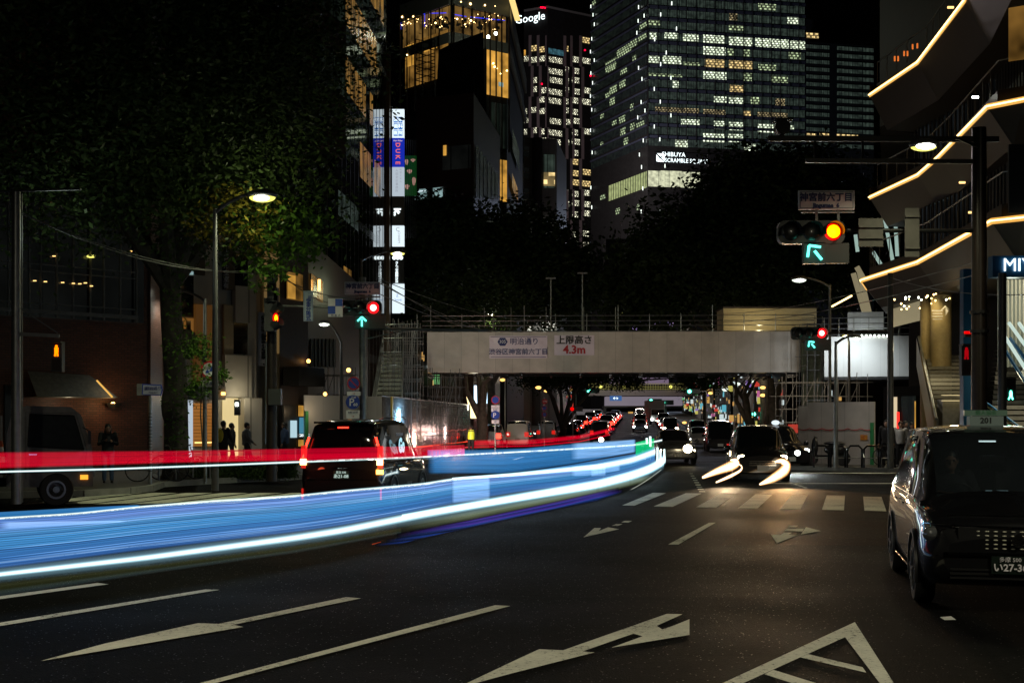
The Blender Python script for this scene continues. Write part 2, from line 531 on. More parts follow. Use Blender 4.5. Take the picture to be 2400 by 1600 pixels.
z10 = lambda l: [(x / 1.96, 1200 + y / 1.96) for x, y in l]
z11 = lambda l: [(1200 + x / 1.96, 1200 + y / 1.96) for x, y in l]
z9 = lambda l: [(1600 + x / 2.904, 900 + y / 2.904) for x, y in l]
z8 = lambda l: [(800 + x / 2.904, 900 + y / 2.904) for x, y in l]
z7 = lambda l: [(x / 2.904, 900 + y / 2.904) for x, y in l]
mark([[(-400, 1466), (-400, 1476), (0, 1403), (255, 1368), (228, 1365), (0, 1396)]])
mark([[(-300, 1508), (-300, 1518), (0, 1466), (515, 1381), (482, 1380), (0, 1458)]])
mark([[(94, 1548), (245, 1523), (571, 1468), (546, 1463), (846, 1401), (811, 1398), (512, 1461), (464, 1459), (383, 1477), (245, 1507)]], name='road_arrow')
mark([[(277, 1650), (315, 1650), (540, 1590), (1196, 1419), (1161, 1417), (467, 1600)]])
mark([z11([(712, 465), (783, 467), (665, 520), (690, 537), (735, 522), (815, 490), (815, 562), (458, 620), (600, 568), (558, 556), (325, 637), (380, 642), (0, 738), (-260, 808), (0, 685), (125, 627), (235, 632)])], name='road_arrow')
mark([z11([(1575, 503), (1530, 572), (1060, 784), (803, 900), (713, 900), (965, 784)]),
      z11([(1575, 503), (1755, 784), (1829, 900), (1778, 900), (1690, 784), (1530, 572)]),
      z11([(1360, 650), (1610, 710), (1628, 735), (1325, 665)]),
      z11([(1200, 722), (1400, 784), (1740, 890), (1700, 905), (1330, 797), (1160, 742)])], name='road_lettering')
mark([[(1662, 1224), (1677, 1224), (1590, 1275), (1566, 1275)]])
mark([z8([(1648, 1040), (1722, 977), (1768, 977), (1752, 998), (1815, 972), (1890, 985)]),
      z8([(1840, 962), (1870, 950), (1915, 950), (1885, 962)]), z8([(1905, 938), (1930, 928), (1980, 928), (1955, 940)])], name='road_arrow')
mark([z9([(600, 1020), (665, 1023), (690, 1008), (745, 1008), (722, 1022), (785, 1025), (640, 1080)]),
      z9([(840, 970), (940, 997), (805, 1020)]), z9([(730, 960), (785, 960), (775, 972), (718, 972)]),
      z9([(705, 982), (825, 982), (815, 1000), (695, 995)])], name='road_arrow', z=0.012)
for st in (z8([(1912, 823), (1995, 825), (2210, 740), (2120, 738)]), z8([(2125, 830), (2255, 833), (2454, 742), (2345, 740)]),
           z9([(90, 836), (228, 838), (365, 745), (250, 744)]), z9([(375, 842), (510, 844), (612, 750), (495, 748)]),
           z9([(658, 848), (803, 850), (853, 753), (742, 752)]), z9([(948, 853), (1098, 857), (1105, 757), (980, 755)]),
           z9([(1237, 858), (1387, 864), (1353, 766), (1228, 763)]), z9([(1545, 866), (1700, 872), (1610, 774), (1490, 770)])):
    mark([st], name='crosswalk_stripe')
for i in range(6):
    x0 = 150 + i * 240
    mark([z7([(x0, 815), (x0 + 240, 810), (x0 + 820, 738), (x0 + 640, 738)])], name='crosswalk_stripe')
for i in range(9):
    t = i / 8.0
    x = 52 + 70 * t; y = 606 + 120 * t; w = 16 + 14 * t
    mark([z9([(x - w * .4, y), (x + w, y), (x + w * 1.1, y + 3 + 4 * t), (x - w * .3, y + 3 + 4 * t)])])
for i in range(4):
    mark([z9([(720 + i * 30, 668 + i * 10), (742 + i * 30, 668 + i * 10), (765 + i * 30, 675 + i * 10), (742 + i * 30, 675 + i * 10)])])
mark([z9([(560, 600), (1560, 602), (1560, 607), (560, 605)])])
mark([z9([(560, 672), (1500, 672), (1500, 676), (560, 676)])])
mark([z9([(440, 925), (1490, 925), (1520, 1095), (260, 1095)])], z=0.004, m='redsurf', name='red_surfacing')
# dashes of the far carriageway
for k in range(9):
    y0 = 62 + k * 17
    for off in (6.2, 12.5):
        x0 = kl(y0) + off
        mb = MB(); zz = gz(y0) + 0.01
        z1 = gz(y0 + 5) + 0.01
        mb.face([(x0, y0, zz), (x0 + .18, y0, zz), (x0 + .68, y0 + 5, z1), (x0 + .5, y0 + 5, z1)])
        tag(mb.build('road_marking', M['roadpaint']), kind='structure')
# a scrap of paper on the road
mb = MB()
c = G(2222, 1450, 0.01)
mb.face([c + Vector((-.05, -.05, 0)), c + Vector((.06, -.04, .0)), c + Vector((.045, .05, .018)), c + Vector((-.06, .04, .012))])
mb.face([c + Vector((-.05, -.05, 0.002)), c + Vector((-.06, .04, .014)), c + Vector((.045, .05, .02)), c + Vector((.06, -.04, .002))])
tag(mb.build('paper_scrap', M['white']), 'small white scrap of paper lying on the asphalt before the black taxi', 'litter')
# ------------------------------------------------------------------ building helpers
M['fac_dark'] = mat('dark_cladding', (0.014, 0.014, 0.014), 0.6, 0, .08, noise=0.2, scale=0.6)
M['fac_brown'] = panel_mat('brown_cladding', (0.035, 0.022, 0.018), 1.2, 0.5)
M['fac_blue'] = mat('blue_grey_spandrel', (0.055, 0.065, 0.10), 0.35, 0.3, noise=0.2, scale=0.1)
M['fac_grey'] = panel_mat('grey_cladding', (0.16, 0.16, 0.155), 2.6, 0.55)
M['fac_white'] = panel_mat('pale_render', (0.42, 0.40, 0.36), 3.5, 0.7, 0.08)
M['fac_beige'] = panel_mat('beige_render', (0.36, 0.30, 0.20), 3.0, 0.7, 0.08)
M['brick'] = brick_mat('red_brick', (0.20, 0.075, 0.045), (0.13, 0.05, 0.03), (0.05, 0.04, 0.035))
M['brickdark'] = brick_mat('dark_brick', (0.10, 0.045, 0.03), (0.07, 0.03, 0.022), (0.03, 0.022, 0.02), rough=0.35)
M['curtain'] = window_mat('dark_curtain_wall', (0.5, 0.55, 0.5), 0.006, bars=1.6, bar_w=0.05, rough=0.08)
M['w_green'] = window_mat('lit_office_green', (0.66, 0.82, 0.46), .8, dots=1.0, bars=2.3, bar_w=0.10, dot_size=2.2, dim=0.10)
M['w_white'] = window_mat('lit_office_white', (0.80, 0.92, 0.66), 1.5, dots=1.0, bars=3.0, bar_w=0.06, dot_size=1.9, dim=0.16)
M['w_warmdim'] = window_mat('dim_warm_office', (1.0, 0.8, 0.42), 0.30, dots=1.0, bars=3.0, bar_w=0.06, dot_size=1.6, dim=0.10, var=.9)
M['w_slim'] = window_mat('lit_office_slim', (0.95, 0.92, 0.66), 1.15, dots=1.0, bars=2.2, bar_w=0.14, dot_size=1.5, dim=0.10, var=.9)
M['w_warm'] = window_mat('lit_office_warm', (1.0, 0.72, 0.30), 0.9, dots=1.0, bars=3.0, bar_w=0.06, dot_size=2.1, dim=0.22)
M['w_dim'] = window_mat('blinds_dim', (0.42, 0.60, 0.48), 0.055, bars=3.0, bar_w=0.06, curtains=True, var=0.6)
M['w_dim2'] = window_mat('blinds_dimmer', (0.40, 0.60, 0.42), 0.012, bars=2.0, bar_w=0.08, curtains=True, var=0.8)
M['w_lobby'] = window_mat('lit_lobby', (0.62, 0.70, 0.30), 0.55, bars=2.6, bar_w=0.22, var=0.25)
M['w_lobby2'] = window_mat('lit_lobby_pale', (0.80, 0.82, 0.55), 0.75, bars=5.2, bar_w=0.03, var=0.4)
M['w_amber'] = window_mat('amber_room', (1.0, 0.50, 0.08), 0.62, bars=2.0, bar_w=0.07, var=0.55)
M['w_amber2'] = window_mat('amber_room_dim', (1.0, 0.50, 0.10), 0.16, bars=1.6, bar_w=0.07, var=0.9)
M['w_cyan'] = window_mat('pale_cyan_room', (0.55, 0.85, 0.85), 0.55, bars=9, bar_w=0.02, var=0.8)
M['w_teal'] = window_mat('teal_room', (0.10, 0.30, 0.38), 0.3, bars=3, bar_w=0.06, var=0.6)
M['bulb_w'] = em('warm_bulb', (1.0, 0.62, 0.22), 9.0, False)
M['bulb_white'] = em('white_bulb', (0.92, 1.0, 0.85), 14.0, False)
M['strip_white'] = em('facade_marker_light', (0.9, 1.0, 0.9), 2.0, False)
M['led_blue'] = em('blue_led', (0.02, 0.04, 1.0), 1.2, False)
M['red_beacon'] = em('red_beacon', (1.0, 0.0, 0.03), 3.0, False)
M['white_sign'] = em('backlit_white', (0.80, 0.93, 1.0), 1.05)
M['white_dimsign'] = em('backlit_white_dim', (0.72, 0.84, 0.95), 0.62)
M['blue_sign'] = em('backlit_blue', (0.01, 0.03, 0.50), 0.8)
M['grey_sign'] = mat('grey_sign', (0.10, 0.095, 0.085), 0.5)
M['blue_em'] = em('blue_letter', (0.03, 0.18, 0.60), 0.9, False)
M['orange_em'] = em('orange_letter', (1.0, 0.18, 0.06), 1.0, False)
M['pinkwhite_em'] = em('pale_letter', (1.0, 0.75, 0.75), 0.9, False)
M['white_em'] = em('white_letter', (0.85, 0.98, 1.0), 2.2, False)
M['faintgrey_em'] = em('grey_letter', (0.40, 0.42, 0.50), 0.7, False)
M['red_em'] = em('red_lit', (1.0, 0.03, 0.02), 1.6, False)

class Wall:
    "a vertical facade between two plan points; at(px,py) gives the point of it seen at a photo pixel"
    def __init__(s, px0, d0, px1, d1):
        s.a = Vector((X(px0, d0), d0)); s.b = Vector((X(px1, d1), d1)); s.L = (s.b - s.a).length
        s.dir = (s.b - s.a) / s.L
        s.n = Vector((s.dir.y, -s.dir.x))           # towards the camera side
        if s.n.dot(-s.a) < 0: s.n = -s.n
        s.rz = math.atan2(s.dir.y, s.dir.x)
    def t(s, px):
        k = (px - 1200.0) / F
        # a.x + t dir.x = k (a.y + t dir.y)
        return (k * s.a.y - s.a.x) / (s.dir.x - k * s.dir.y)
    def p(s, t, z, off=0.0):
        q = s.a + s.dir * t + s.n * off
        return Vector((q.x, q.y, z))
    def at(s, px, py, off=0.0):
        t = s.t(px); q = s.a + s.dir * t
        return s.p(t, Z(py, q.y), off)
    def depth(s, px):
        return (s.a + s.dir * s.t(px)).y
    def quad(s, mb, x0, x1, yt, yb, off=0.02):
        "pane whose left edge is seen at x0 between rows yt and yb and right edge at x1, level in space"
        t0, t1 = s.t(x0), s.t(x1)
        d0 = (s.a + s.dir * t0).y
        zt, zb = Z(yt, d0), Z(yb, d0)
        mb.quad(s.p(t0, zb, off), s.p(t1, zb, off), s.p(t1, zt, off), s.p(t0, zt, off), u0=t0)
        return mb
    def slabbox(s, mb, t0, t1, z0, z1, o0, o1):
        P = [s.p(t, z, o) for t in (t0, t1) for o in (o0, o1) for z in (z0, z1)]
        mb.quad(P[2], P[6], P[7], P[3], u0=t0); mb.quad(P[4], P[0], P[1], P[5])
        mb.quad(P[0], P[2], P[3], P[1]); mb.quad(P[6], P[4], P[5], P[7])
        mb.quad(P[3], P[7], P[5], P[1]); mb.quad(P[0], P[4], P[6], P[2])
        return mb

def pane(wall, par, mname, x0, x1, yt, yb, off=0.03, name='window', frame=True):
    o = wall.quad(MB(), x0, x1, yt, yb, off).build(name, M[mname], par)
    return o

# ================================================================== tall office tower (two faces), lit floors
D = 600.0
twr = empty('office_tower', (X(1518, 600), 600, 0), 'tall glass office tower with greenish-white lit floors and white name sign', 'skyscraper')
fr = Wall(1518, 600, 1887, 615.0)         # broad right-hand face
fl = Wall(1385, 657, 1518, 600)           # narrow left-hand face
pa, pb, pc = fr.a, fr.b, fl.a
pd = pb + (pc - pa)
MB().prism([(pc.x, pc.y), (pa.x, pa.y), (pb.x, pb.y), (pd.x, pd.y)], 0, 232).build('wall', M['fac_dark'], twr)
pitch = 27.6 / 3000 * 600
z_ref = Z(425, 600)         # underside of the lobby floor
floors = [Z(131 + 0, 600) + pitch * k for k in range(-12, 9)]
rs = random.Random(5)
sp = MB(); fins = MB()
for k, zt in enumerate(floors):
    if zt - 3.4 > 230 or Z(330, 600) > zt: continue
    fr.quad(MB(), 0, 0, 0, 0)
    o = MB(); o.quad(fr.p(0.3, zt - 3.4, .15), fr.p(fr.L - .3, zt - 3.4, .15), fr.p(fr.L - .3, zt, .15), fr.p(.3, zt, .15)); o.build('window_band', M['w_dim'], twr)
    o = MB(); o.quad(fl.p(0.3, zt - 3.4, .15), fl.p(fl.L - .3, zt - 3.4, .15), fl.p(fl.L - .3, zt, .15), fl.p(.3, zt, .15)); o.build('window_band', M['w_dim2'], twr)
    fr.slabbox(sp, 0, fr.L, zt + .25, zt + 1.55, .1, .7)
    fl.slabbox(sp, 0, fl.L, zt + .25, zt + 1.0, .1, .5)
sp.build('spandrel', M['fac_blue'], twr)
for q in np.arange(0, fr.L, 4.7): fr.slabbox(fins, q, q + .22, Z(330, 600), 229, .2, 1.0)
fins.build('facade_fin', M['black'], twr)
# lit bays of the broad face, read off the photograph: (x0, x1, y top, y bottom)
lit = [(1557, 1588, 74, 91, 'w_white'), (1518, 1546, 43, 60, 'w_green'), (1518, 1545, 131, 148, 'w_white'), (1553, 1596, 131, 150, 'w_white'),
       (1777, 1818, 5, 24, 'w_green'), (1862, 1877, 12, 31, 'w_dim'), (1708, 1742, 56, 72, 'w_green'),
       (1600, 1637, 80, 97, 'w_white'), (1648, 1698, 81, 101, 'w_white'), (1708, 1762, 85, 107, 'w_white'), (1770, 1848, 90, 113, 'w_white'), (1851, 1886, 96, 118, 'w_white'),
       (1648, 1700, 109, 129, 'w_white'), (1652, 1698, 139, 158, 'w_warm'), (1708, 1762, 142, 161, 'w_warm'), (1777, 1818, 151, 167, 'w_green'), (1600, 1640, 146, 154, 'w_green'),
       (1648, 1702, 167, 188, 'w_white'), (1742, 1761, 172, 192, 'w_green'), (1808, 1846, 178, 197, 'w_green'),
       (1710, 1741, 200, 219, 'w_warm'), (1673, 1702, 226, 246, 'w_white'), (1708, 1741, 228, 249, 'w_white'),
       (1648, 1700, 256, 273, 'w_warmdim'), (1743, 1759, 260, 278, 'w_warm'), (1775, 1845, 262, 280, 'w_warmdim'), (1600, 1638, 254, 270, 'w_warmdim'),
       (1600, 1639, 280, 298, 'w_white'), (1673, 1697, 284, 303, 'w_white'), (1708, 1741, 286, 306, 'w_white'), (1776, 1828, 290, 311, 'w_white'), (1850, 1860, 294, 309, 'w_white'),
       (1647, 1698, 312, 333, 'w_white'), (1706, 1741, 314, 334, 'w_white'), (1520, 1598, 172, 180, 'w_green'), (1535, 1600, 250, 268, 'w_warmdim'), (1596, 1600, 280, 294, 'w_white'),
       (1548, 1598, 400, 425, 'w_lobby2')]
for x0, x1, yt, yb, mm in lit:
    pane(fr, twr, mm, x0, x1, yt, yb, .3)
for k in range(26):   # further lit bays, mostly on the upper storeys
    fl_i = rs.randrange(0, 12); x0 = 1522 + rs.random() * 340; yt = 131 + 27.6 * (fl_i - 4)
    if any(a < x0 + 26 and x0 < b_ and abs(y0_ - (yt + (x0 - 1518) * .045)) < 16 for a, b_, y0_, _y, _m in lit) or yt < 0: continue
    pane(fr, twr, rs.choice(['w_white', 'w_green', 'w_white', 'w_warmdim']), x0, x0 + rs.uniform(12, 30), yt + (x0 - 1518) * .058, yt + 17 + (x0 - 1518) * .058, .29)
# lobby floor wraps the corner
pane(fr, twr, 'w_lobby2', 1518, 1640, 400, 437, .25)
pane(fl, twr, 'w_lobby', 1427, 1517.5, 436, 472, .25)
lit_l = [(1447, 1466, 120, 140), (1466, 1480, 108, 128), (1478, 1494, 97, 116), (1497, 1516, 85, 100), (1420, 1445, 148, 172), (1426, 1444, 160, 172), (1455, 1470, 163, 178), (1484, 1492, 132, 145),
         (1453, 1467, 192, 210), (1430, 1447, 206, 224), (1420, 1431, 220, 232), (1430, 1442, 232, 250), (1478, 1486, 246, 262), (1452, 1466, 276, 292), (1478, 1489, 292, 308), (1455, 1467, 303, 320), (1493, 1511, 290, 301),
         (1436, 1446, 286, 296), (1408, 1416, 270, 280), (1408, 1415, 335, 343), (1463, 1473, 326, 342), (1408, 1420, 458, 470), (1494, 1500, 480, 494), (1444, 1454, 490, 504), (1500, 1517, 60, 72), (1390, 1397, 5, 14)]
for x0, x1, yt, yb in lit_l:
    pane(fl, twr, 'w_green', x0, x1, yt, yb, .3)
# small white marker lights up the edges and across the faces
for (w_, x, y) in [(fl, 1389, 16), (fl, 1394, 36), (fl, 1397, 58), (fl, 1391, 92), (fl, 1388, 122), (fl, 1397, 142), (fl, 1389, 172), (fl, 1393, 195), (fl, 1388, 226), (fl, 1391, 258), (fl, 1388, 306), (fl, 1392, 358), (fl, 1389, 440), (fl, 1391, 486),
                 (fl, 1501, 18), (fl, 1500, 50), (fl, 1497, 78), (fl, 1514, 38), (fl, 1501, 160), (fl, 1509, 186), (fl, 1507, 240), (fl, 1499, 276), (fl, 1503, 363), (fl, 1508, 392), (fl, 1511, 442), (fl, 1507, 496), (fl, 1516, 260), (fl, 1512, 330),
                 (fr, 1573, 10), (fr, 1547, 36), (fr, 1584, 69), (fr, 1533, 94), (fr, 1560, 125), (fr, 1547, 152), (fr, 1571, 184), (fr, 1532, 210), (fr, 1546, 240), (fr, 1571, 272), (fr, 1532, 298), (fr, 1545, 328), (fr, 1557, 390), (fr, 1545, 495)]:
    p = w_.at(x, y, 1.0)
    MB().box((p.x, p.y, p.z), (.35, .35, 1.7)).build('marker_light', M['strip_white'], twr)
# the sign on its dark band
sg = MB(); fr.slabbox(sg, fr.t(1530), fr.t(1700), Z(386, 600), Z(356, 600), .3, .9)
sgo = sg.build('name_sign', M['black'], twr)
p = fr.at(1577, 364, 1.3); text('SHIBUYA', 2.9, p, M['white_em'], twr, fr.rz, align='CENTER')
p = fr.at(1607, 377, 1.3); text('SCRAMBLE SQUARE', 2.7, p + Vector((0, 0, -.4)), M['white_em'], twr, fr.rz, sx=.9)
p0 = fr.at(1537, 380, 1.0); s_ = 4.0
lg = MB()
for tri in (((0, 0), (1.6, 1.6), (0, 3.4)), ((.3, 0), (3.8, 0), (2.0, 1.6)), ((4, .2), (4, 3.6), (2.4, 2.0)), ((.3, 3.9), (3.7, 3.9), (2.1, 2.3))):
    lg.face([p0 + Vector((fr.dir.x * a, fr.dir.y * a, b_)) for a, b_ in tri])
lg.build('logo', M['white_em'], twr)

lamp('POINT', (75, 440, 60), 90000, (.65, .75, 1), 5, name='facade_fill')  # added bare fill lights without fittings, they lift both tower fronts
lamp('POINT', (20, 560, 110), 220000, (1, .85, .85), 5, name='facade_fill')
# ================================================================== slim stepped tower with the white name sign
tg = empty('office_tower', (X(1283, 720), 720, 0), 'slim pale-ribbed office tower with scattered warm lit windows and glowing name near its top', 'skyscraper')
gr = Wall(1283, 720, 1385, 736); gl = Wall(1228, 727, 1283, 720)
gd = gr.b + (gl.a - gr.a)
topz = Z(19, 720)
MB().prism([(gl.a.x, gl.a.y), (gr.a.x, gr.a.y), (gr.b.x, gr.b.y), (gd.x, gd.y)], 0, topz).build('wall', M['fac_dark'], tg)
ribs = MB()
rg = random.Random(11)
for f_ in range(24):
    y_ = 84 + f_ * 24.0
    for w_, xs in ((gl, [(1228, 1240), (1245, 1260), (1264, 1281)]), (gr, [(1284, 1319), (1324, 1336), (1339, 1358), (1362, 1384)])):
        for j, (x0, x1) in enumerate(xs):
            sh = 7 if (j + f_) % 2 else 0
            pr = 0.95 if (w_ is gr and j in (0, 2)) else 0.68
            if f_ < 2: pr = 0.25
            mm = 'w_warm' if (f_ in (0, 1, 12, 13, 14)) else 'w_slim'
            if rg.random() < pr:
                yt = y_ + sh * .4
                x0b = x0 + (rg.random() * 4 if w_ is gr else 1); x1b = x1 - rg.random() * 5
                pane(w_, tg, mm, x0b, x1b, yt, yt + 14, .4)
for f_ in range(24):
    y_ = 84 + f_ * 24
    for x in ((1279, 1281.5), (1320, 1326), (1336, 1341), (1357, 1363), (1240, 1246), (1259, 1265)):
        sh = 5 * ((f_ // 3) % 2)
        w_ = gr if x[0] > 1282 else gl
        t0, t1 = w_.t(x[0] + sh), w_.t(x[1] + sh)
        dd = w_.depth(x[0])
        w_.slabbox(ribs, t0, t1, Z(y_ + 24, dd), Z(y_, dd) - .01, .1, .55)
ribs.build('facade_rib', mat('pale_rib', (0.20, 0.165, 0.17), 0.5), tg)
for zz in (topz + .0,):
    b2 = MB(); gr.slabbox(b2, 0, gr.L, zz, zz + 1.2, -.3, .2); gl.slabbox(b2, 0, gl.L - .2, zz, zz + 1.2, -.3, .2); b2.build('parapet', M['grey'], tg)
pane(gr, tg, 'w_teal', 1284.5, 1320, 113, 126, .45)
pane(gl, tg, 'w_amber', 1229, 1233, 118, 132, .45)
p = gl.at(1244.5, 45, 1.2); text('Google', 6.6, p + Vector((0, -.5, 0)), M['white_em'], tg, gl.rz, sx=0.98)
for (x, y) in ((1268, 18), (1272, 18), (1277, 19), (1371, 118), (1270, 197)):
    dd = 719; q = W(x, y, dd); MB().ball((q.x, q.y, q.z), .5, 8, 6).build('beacon', M['red_beacon'], tg)
q = W(1384, 178, 655)
MB().ball((q.x, q.y, q.z), .5, 8, 6).build('beacon', M['red_beacon'], twr)

# ================================================================== dark slab tower on the right
td = empty('office_tower', (X(1890, 500), 500, 0), 'dark slab tower with rows of dim curtained windows right of the bright tower', 'skyscraper')
dw = Wall(1888, 500, 2048, 506)
top = Z(98, 500)
MB().prism([(dw.a.x, dw.a.y), (dw.b.x, dw.b.y), (dw.b.x + 8, dw.b.y + 30), (dw.a.x + 8, dw.a.y + 30)], 0, top).build('wall', M['fac_dark'], td)
for f_ in range(14):
    yt = 105 + f_ * 17.6
    o = pane(dw, td, 'w_dim', 1889, 1943, yt, yt + 8.5, .3, 'window_band')
    o = pane(dw, td, 'w_dim', 1961, 2047, yt + 4, yt + 13, .3, 'window_band')
pane(dw, td, 'w_warm', 1888.5, 1918, 77, 90, .3)
for x0, x1, y in ((1889, 1912, 313), (1920, 1942, 313), (1960, 2010, 315)):
    pane(dw, td, 'w_warm', x0, x1, y, y + 5, .4)
u2 = Wall(1888, 508, 1985, 511)
MB().prism([(u2.a.x, u2.a.y), (u2.b.x, u2.b.y), (u2.b.x + 5, u2.b.y + 20), (u2.a.x + 5, u2.a.y + 20)], top + .1, Z(30, 500)).build('roof_block', M['fac_dark'], td)

# ================================================================== restaurant building with amber glass
rb = empty('restaurant_building', (X(1058, 130), 130, 0), 'building with amber lit glass restaurant floors and blue rope light near the roof', 'building')
r1 = Wall(943, 136, 1058, 130); r2 = Wall(1058, 130, 1188, 134); r3 = Wall(1188, 134, 1228, 165)
tz = Z(-40, 130)
MB().prism([(r1.a.x, r1.a.y), (r1.b.x, r1.b.y), (r2.b.x, r2.b.y), (r3.b.x, r3.b.y), (r1.a.x, 170)], 0, tz).build('wall', M['fac_dark'], rb)
bd = MB()
for w_ in (r1, r2, r3):
    w_.slabbox(bd, 0, w_.L, Z(102, 130), Z(77, 130), .1, .35); w_.slabbox(bd, 0, w_.L, Z(12, 130), Z(-30, 130), .1, .35)
bd.build('facade_band', mat('grey_band', (0.13, 0.13, 0.115), 0.5), rb)
# top restaurant: panes emit the room's glow, bulbs hang just in front
gl_ = MB()
for w_ in (r1, r2):
    gl_.quad(w_.p(.1, Z(76, 130), .08), w_.p(w_.L - .1, Z(76, 130), .08), w_.p(w_.L - .1, Z(13, 130), .08), w_.p(.1, Z(13, 130), .08))
M['w_resto'] = window_mat('restaurant_room', (1.0, 0.55, 0.14), 0.13, bars=1.1, bar_w=0.10, var=0.8)
gl_.build('window', M['w_resto'], rb)
bl = MB()
for w_, x0, x1, y0, y1 in ((r1, 944, 1000, 41, 34), (r1, 1012, 1050, 33, 32), (r2, 1062, 1090, 36, 41), (r2, 1100, 1180, 42, 50)):
    a = w_.at(x0, y0, .25); b_ = w_.at(x1, y1, .25); bl.tube(a, b_, .035, n=6)
a = r1.at(944, 42, .25); bl.tube(a, a - Vector((0, 0, 1.3)), .03, n=6); a = r1.at(1000, 35, .25); bl.tube(a, a - Vector((0, 0, 1.3)), .03, n=6)
bl.build('rope_light', M['led_blue'], rb)
rr = random.Random(3)
for k in range(64):
    if k < 10:
        x, y, r_ = [(949, 42, .10), (975, 41, .09), (1076, 7, .07), (1098, 12, .12), (1132, 15, .09), (1027, 56, .09), (1067, 47, .09), (1099, 51, .11), (1085, 60, .06), (1156, 17, .05)][k]
    else:
        x = 1010 + rr.random() * 165; y = 30 + rr.random() * 42; r_ = .02 + .035 * rr.random()
        if k % 3 == 0: x = 946 + rr.random() * 60; y = 46 + rr.random() * 25
    w_ = r1 if x < 1058 else r2
    q = w_.at(x, y, .35); MB().ball(q, r_, 8, 6).build('bulb', M['bulb_w'], rb)
sh = MB()
for k in range(60):
    x = 1012 + rr.random() * 165; y = 42 + rr.random() * 28
    w_ = r1 if x < 1058 else r2
    q = w_.at(x, y, .2); sh.box(q, (.12 + .3 * rr.random(), .05, .1 + .35 * rr.random()))
sh.build('plant_silhouette', M['black'], rb)
pane(r2, rb, 'w_amber', 1131, 1187, 103, 222, .3)
pane(r1, rb, 'w_amber2', 955, 1057, 106, 210, .3); pane(r2, rb, 'w_amber2', 1059, 1085, 100, 130, .3)
pane(r1, rb, 'w_amber', 957, 980, 110, 160, .34); pane(r1, rb, 'w_amber', 1000, 1030, 104, 125, .34); pane(r1, rb, 'w_amber', 1018, 1050, 95, 104, .34)
for x, y, s_ in ((1151, 151, .10), (1154, 159, .10), (1183, 168, .09), (1168, 175, .06), (1160, 163, .05), (961, 131, .08)):
    q = (r2 if x > 1058 else r1).at(x, y, .4); MB().ball(q, s_, 8, 6).build('bulb', M['bulb_w'], rb)
pane(r2, rb, 'w_cyan', 1164, 1175, 194, 204, .36, 'screen')
ml = MB()
for x in (1058, 1080, 1101, 1131, 1143, 1157, 1170, 1187): r2.slabbox(ml, r2.t(x), r2.t(x) + .08, Z(340, 130), Z(13, 130), .3, .5)
for x in (944, 960, 978, 997, 1016, 1036): r1.slabbox(ml, r1.t(x), r1.t(x) + .07, Z(240, 130), Z(13, 130), .3, .45)
ml.build('mullion', M['polebrown'], rb)
st = MB()   # spiral truss on the left
for k in range(9):
    y0 = 95 + k * 16
    a = r1.at(985, y0, .6); b_ = r1.at(1030, y0 + 10, .6); st.tube(a, b_, .05, n=5)
    a = r1.at(1030, y0, .6); b_ = r1.at(985, y0 + 14, .6); st.tube(a, b_, .05, n=5)
for x in (985, 1000, 1030): st.tube(r1.at(x, 95, .6), r1.at(x, 245, .6), .06, n=5)
st.build('truss', M['black'], rb)
# lower floors on the right-hand corner
pane(r2, rb, 'w_dim2', 1145, 1186, 240, 345, .3); pane(r2, rb, 'w_amber', 1165, 1184, 375, 472, .32)
pane(r3, rb, 'w_amber2', 1194, 1208, 405, 440, .3); pane(r3, rb, 'w_dim', 1194, 1206, 465, 480, .3); pane(r3, rb, 'w_dim2', 1195, 1212, 300, 350, .3)
lb = MB()
lb.beam(W(1197, -10, 131), W(1213, 47, 137), .55, .25)
lb.build('roof_soffit_light', em('soffit_light', (1.0, 0.72, 0.25), 1.1), rb)
for x, y in ((1144, 87), (1162, 79)):
    q = W(x, y, 128); fl_ = MB(); fl_.box(q + Vector((0, .2, .1)), (.3, .2, .25)); f_o = fl_.build('floodlight', M['black'], rb)
    MB().ball(q, .17, 10, 8).build('floodlight_lens', M['bulb_white'], f_o)

lamp('POINT', W(1150, 88, 120), 900, (.9, 1, .8), .4, name='wall_glow')
lamp('SPOT', (X(1262, 172), 150, 16), 60000, (1, .98, .85), .6, (0, 1, .1), 42, .9, name='wall_glow')  # added bare spot that brightens the grey office front
# black brick block in front of it
bk = empty('brick_block', (X(1050, 112), 112, 0), 'black windowless block with a sloping roof before the amber restaurant floors', 'building')
k1 = Wall(1025, 113, 1137, 112)
o = MB(); zz = lambda y: Z(y, 112)
pf = [(X(1028, 112), zz(118)), (X(1065, 112), zz(100)), (X(1133, 112), zz(75)), (X(1135, 112), zz(215)), (X(1140, 112), zz(222)), (X(1140, 112), 0), (X(975, 112), 0), (X(975, 112), zz(238)), (X(1022, 112), zz(235))]
front = [(x, 112, z) for x, z in pf]; back = [(x - .5, 124, z) for x, z in pf]
o.face(list(reversed(front))); o.face(back)
for i in range(len(pf)):
    j = (i + 1) % len(pf); o.face([front[i], front[j], back[j], back[i]])
o.build('wall', mat('black_render', (0.006, 0.005, 0.005), 0.8, noise=.2), bk)
an = MB()
for x, y in ((1111, 180), (1066, 190), (1120, 205)): an.tube(W(x, y + 40, 111.5), W(x, y, 111.5), .04, n=6); an.tube(W(x - 8, y + 3, 111.5), W(x + 8, y + 5, 111.5), .02, n=5)
an.build('antenna', M['steel'], bk)
lowb = empty('brick_block', (X(1050, 106), 106, 0), 'dark red brick building with a glazed corner and one amber pane, below the black block', 'building')
w1 = Wall(975, 106, 1110, 104); w2 = Wall(1110, 104, 1172, 120)
MB().prism([(w1.a.x, w1.a.y), (w1.b.x, w1.b.y), (w2.b.x, w2.b.y), (w1.a.x, 121)], 0, Z(225, 105)).build('wall', M['brickdark'], lowb)
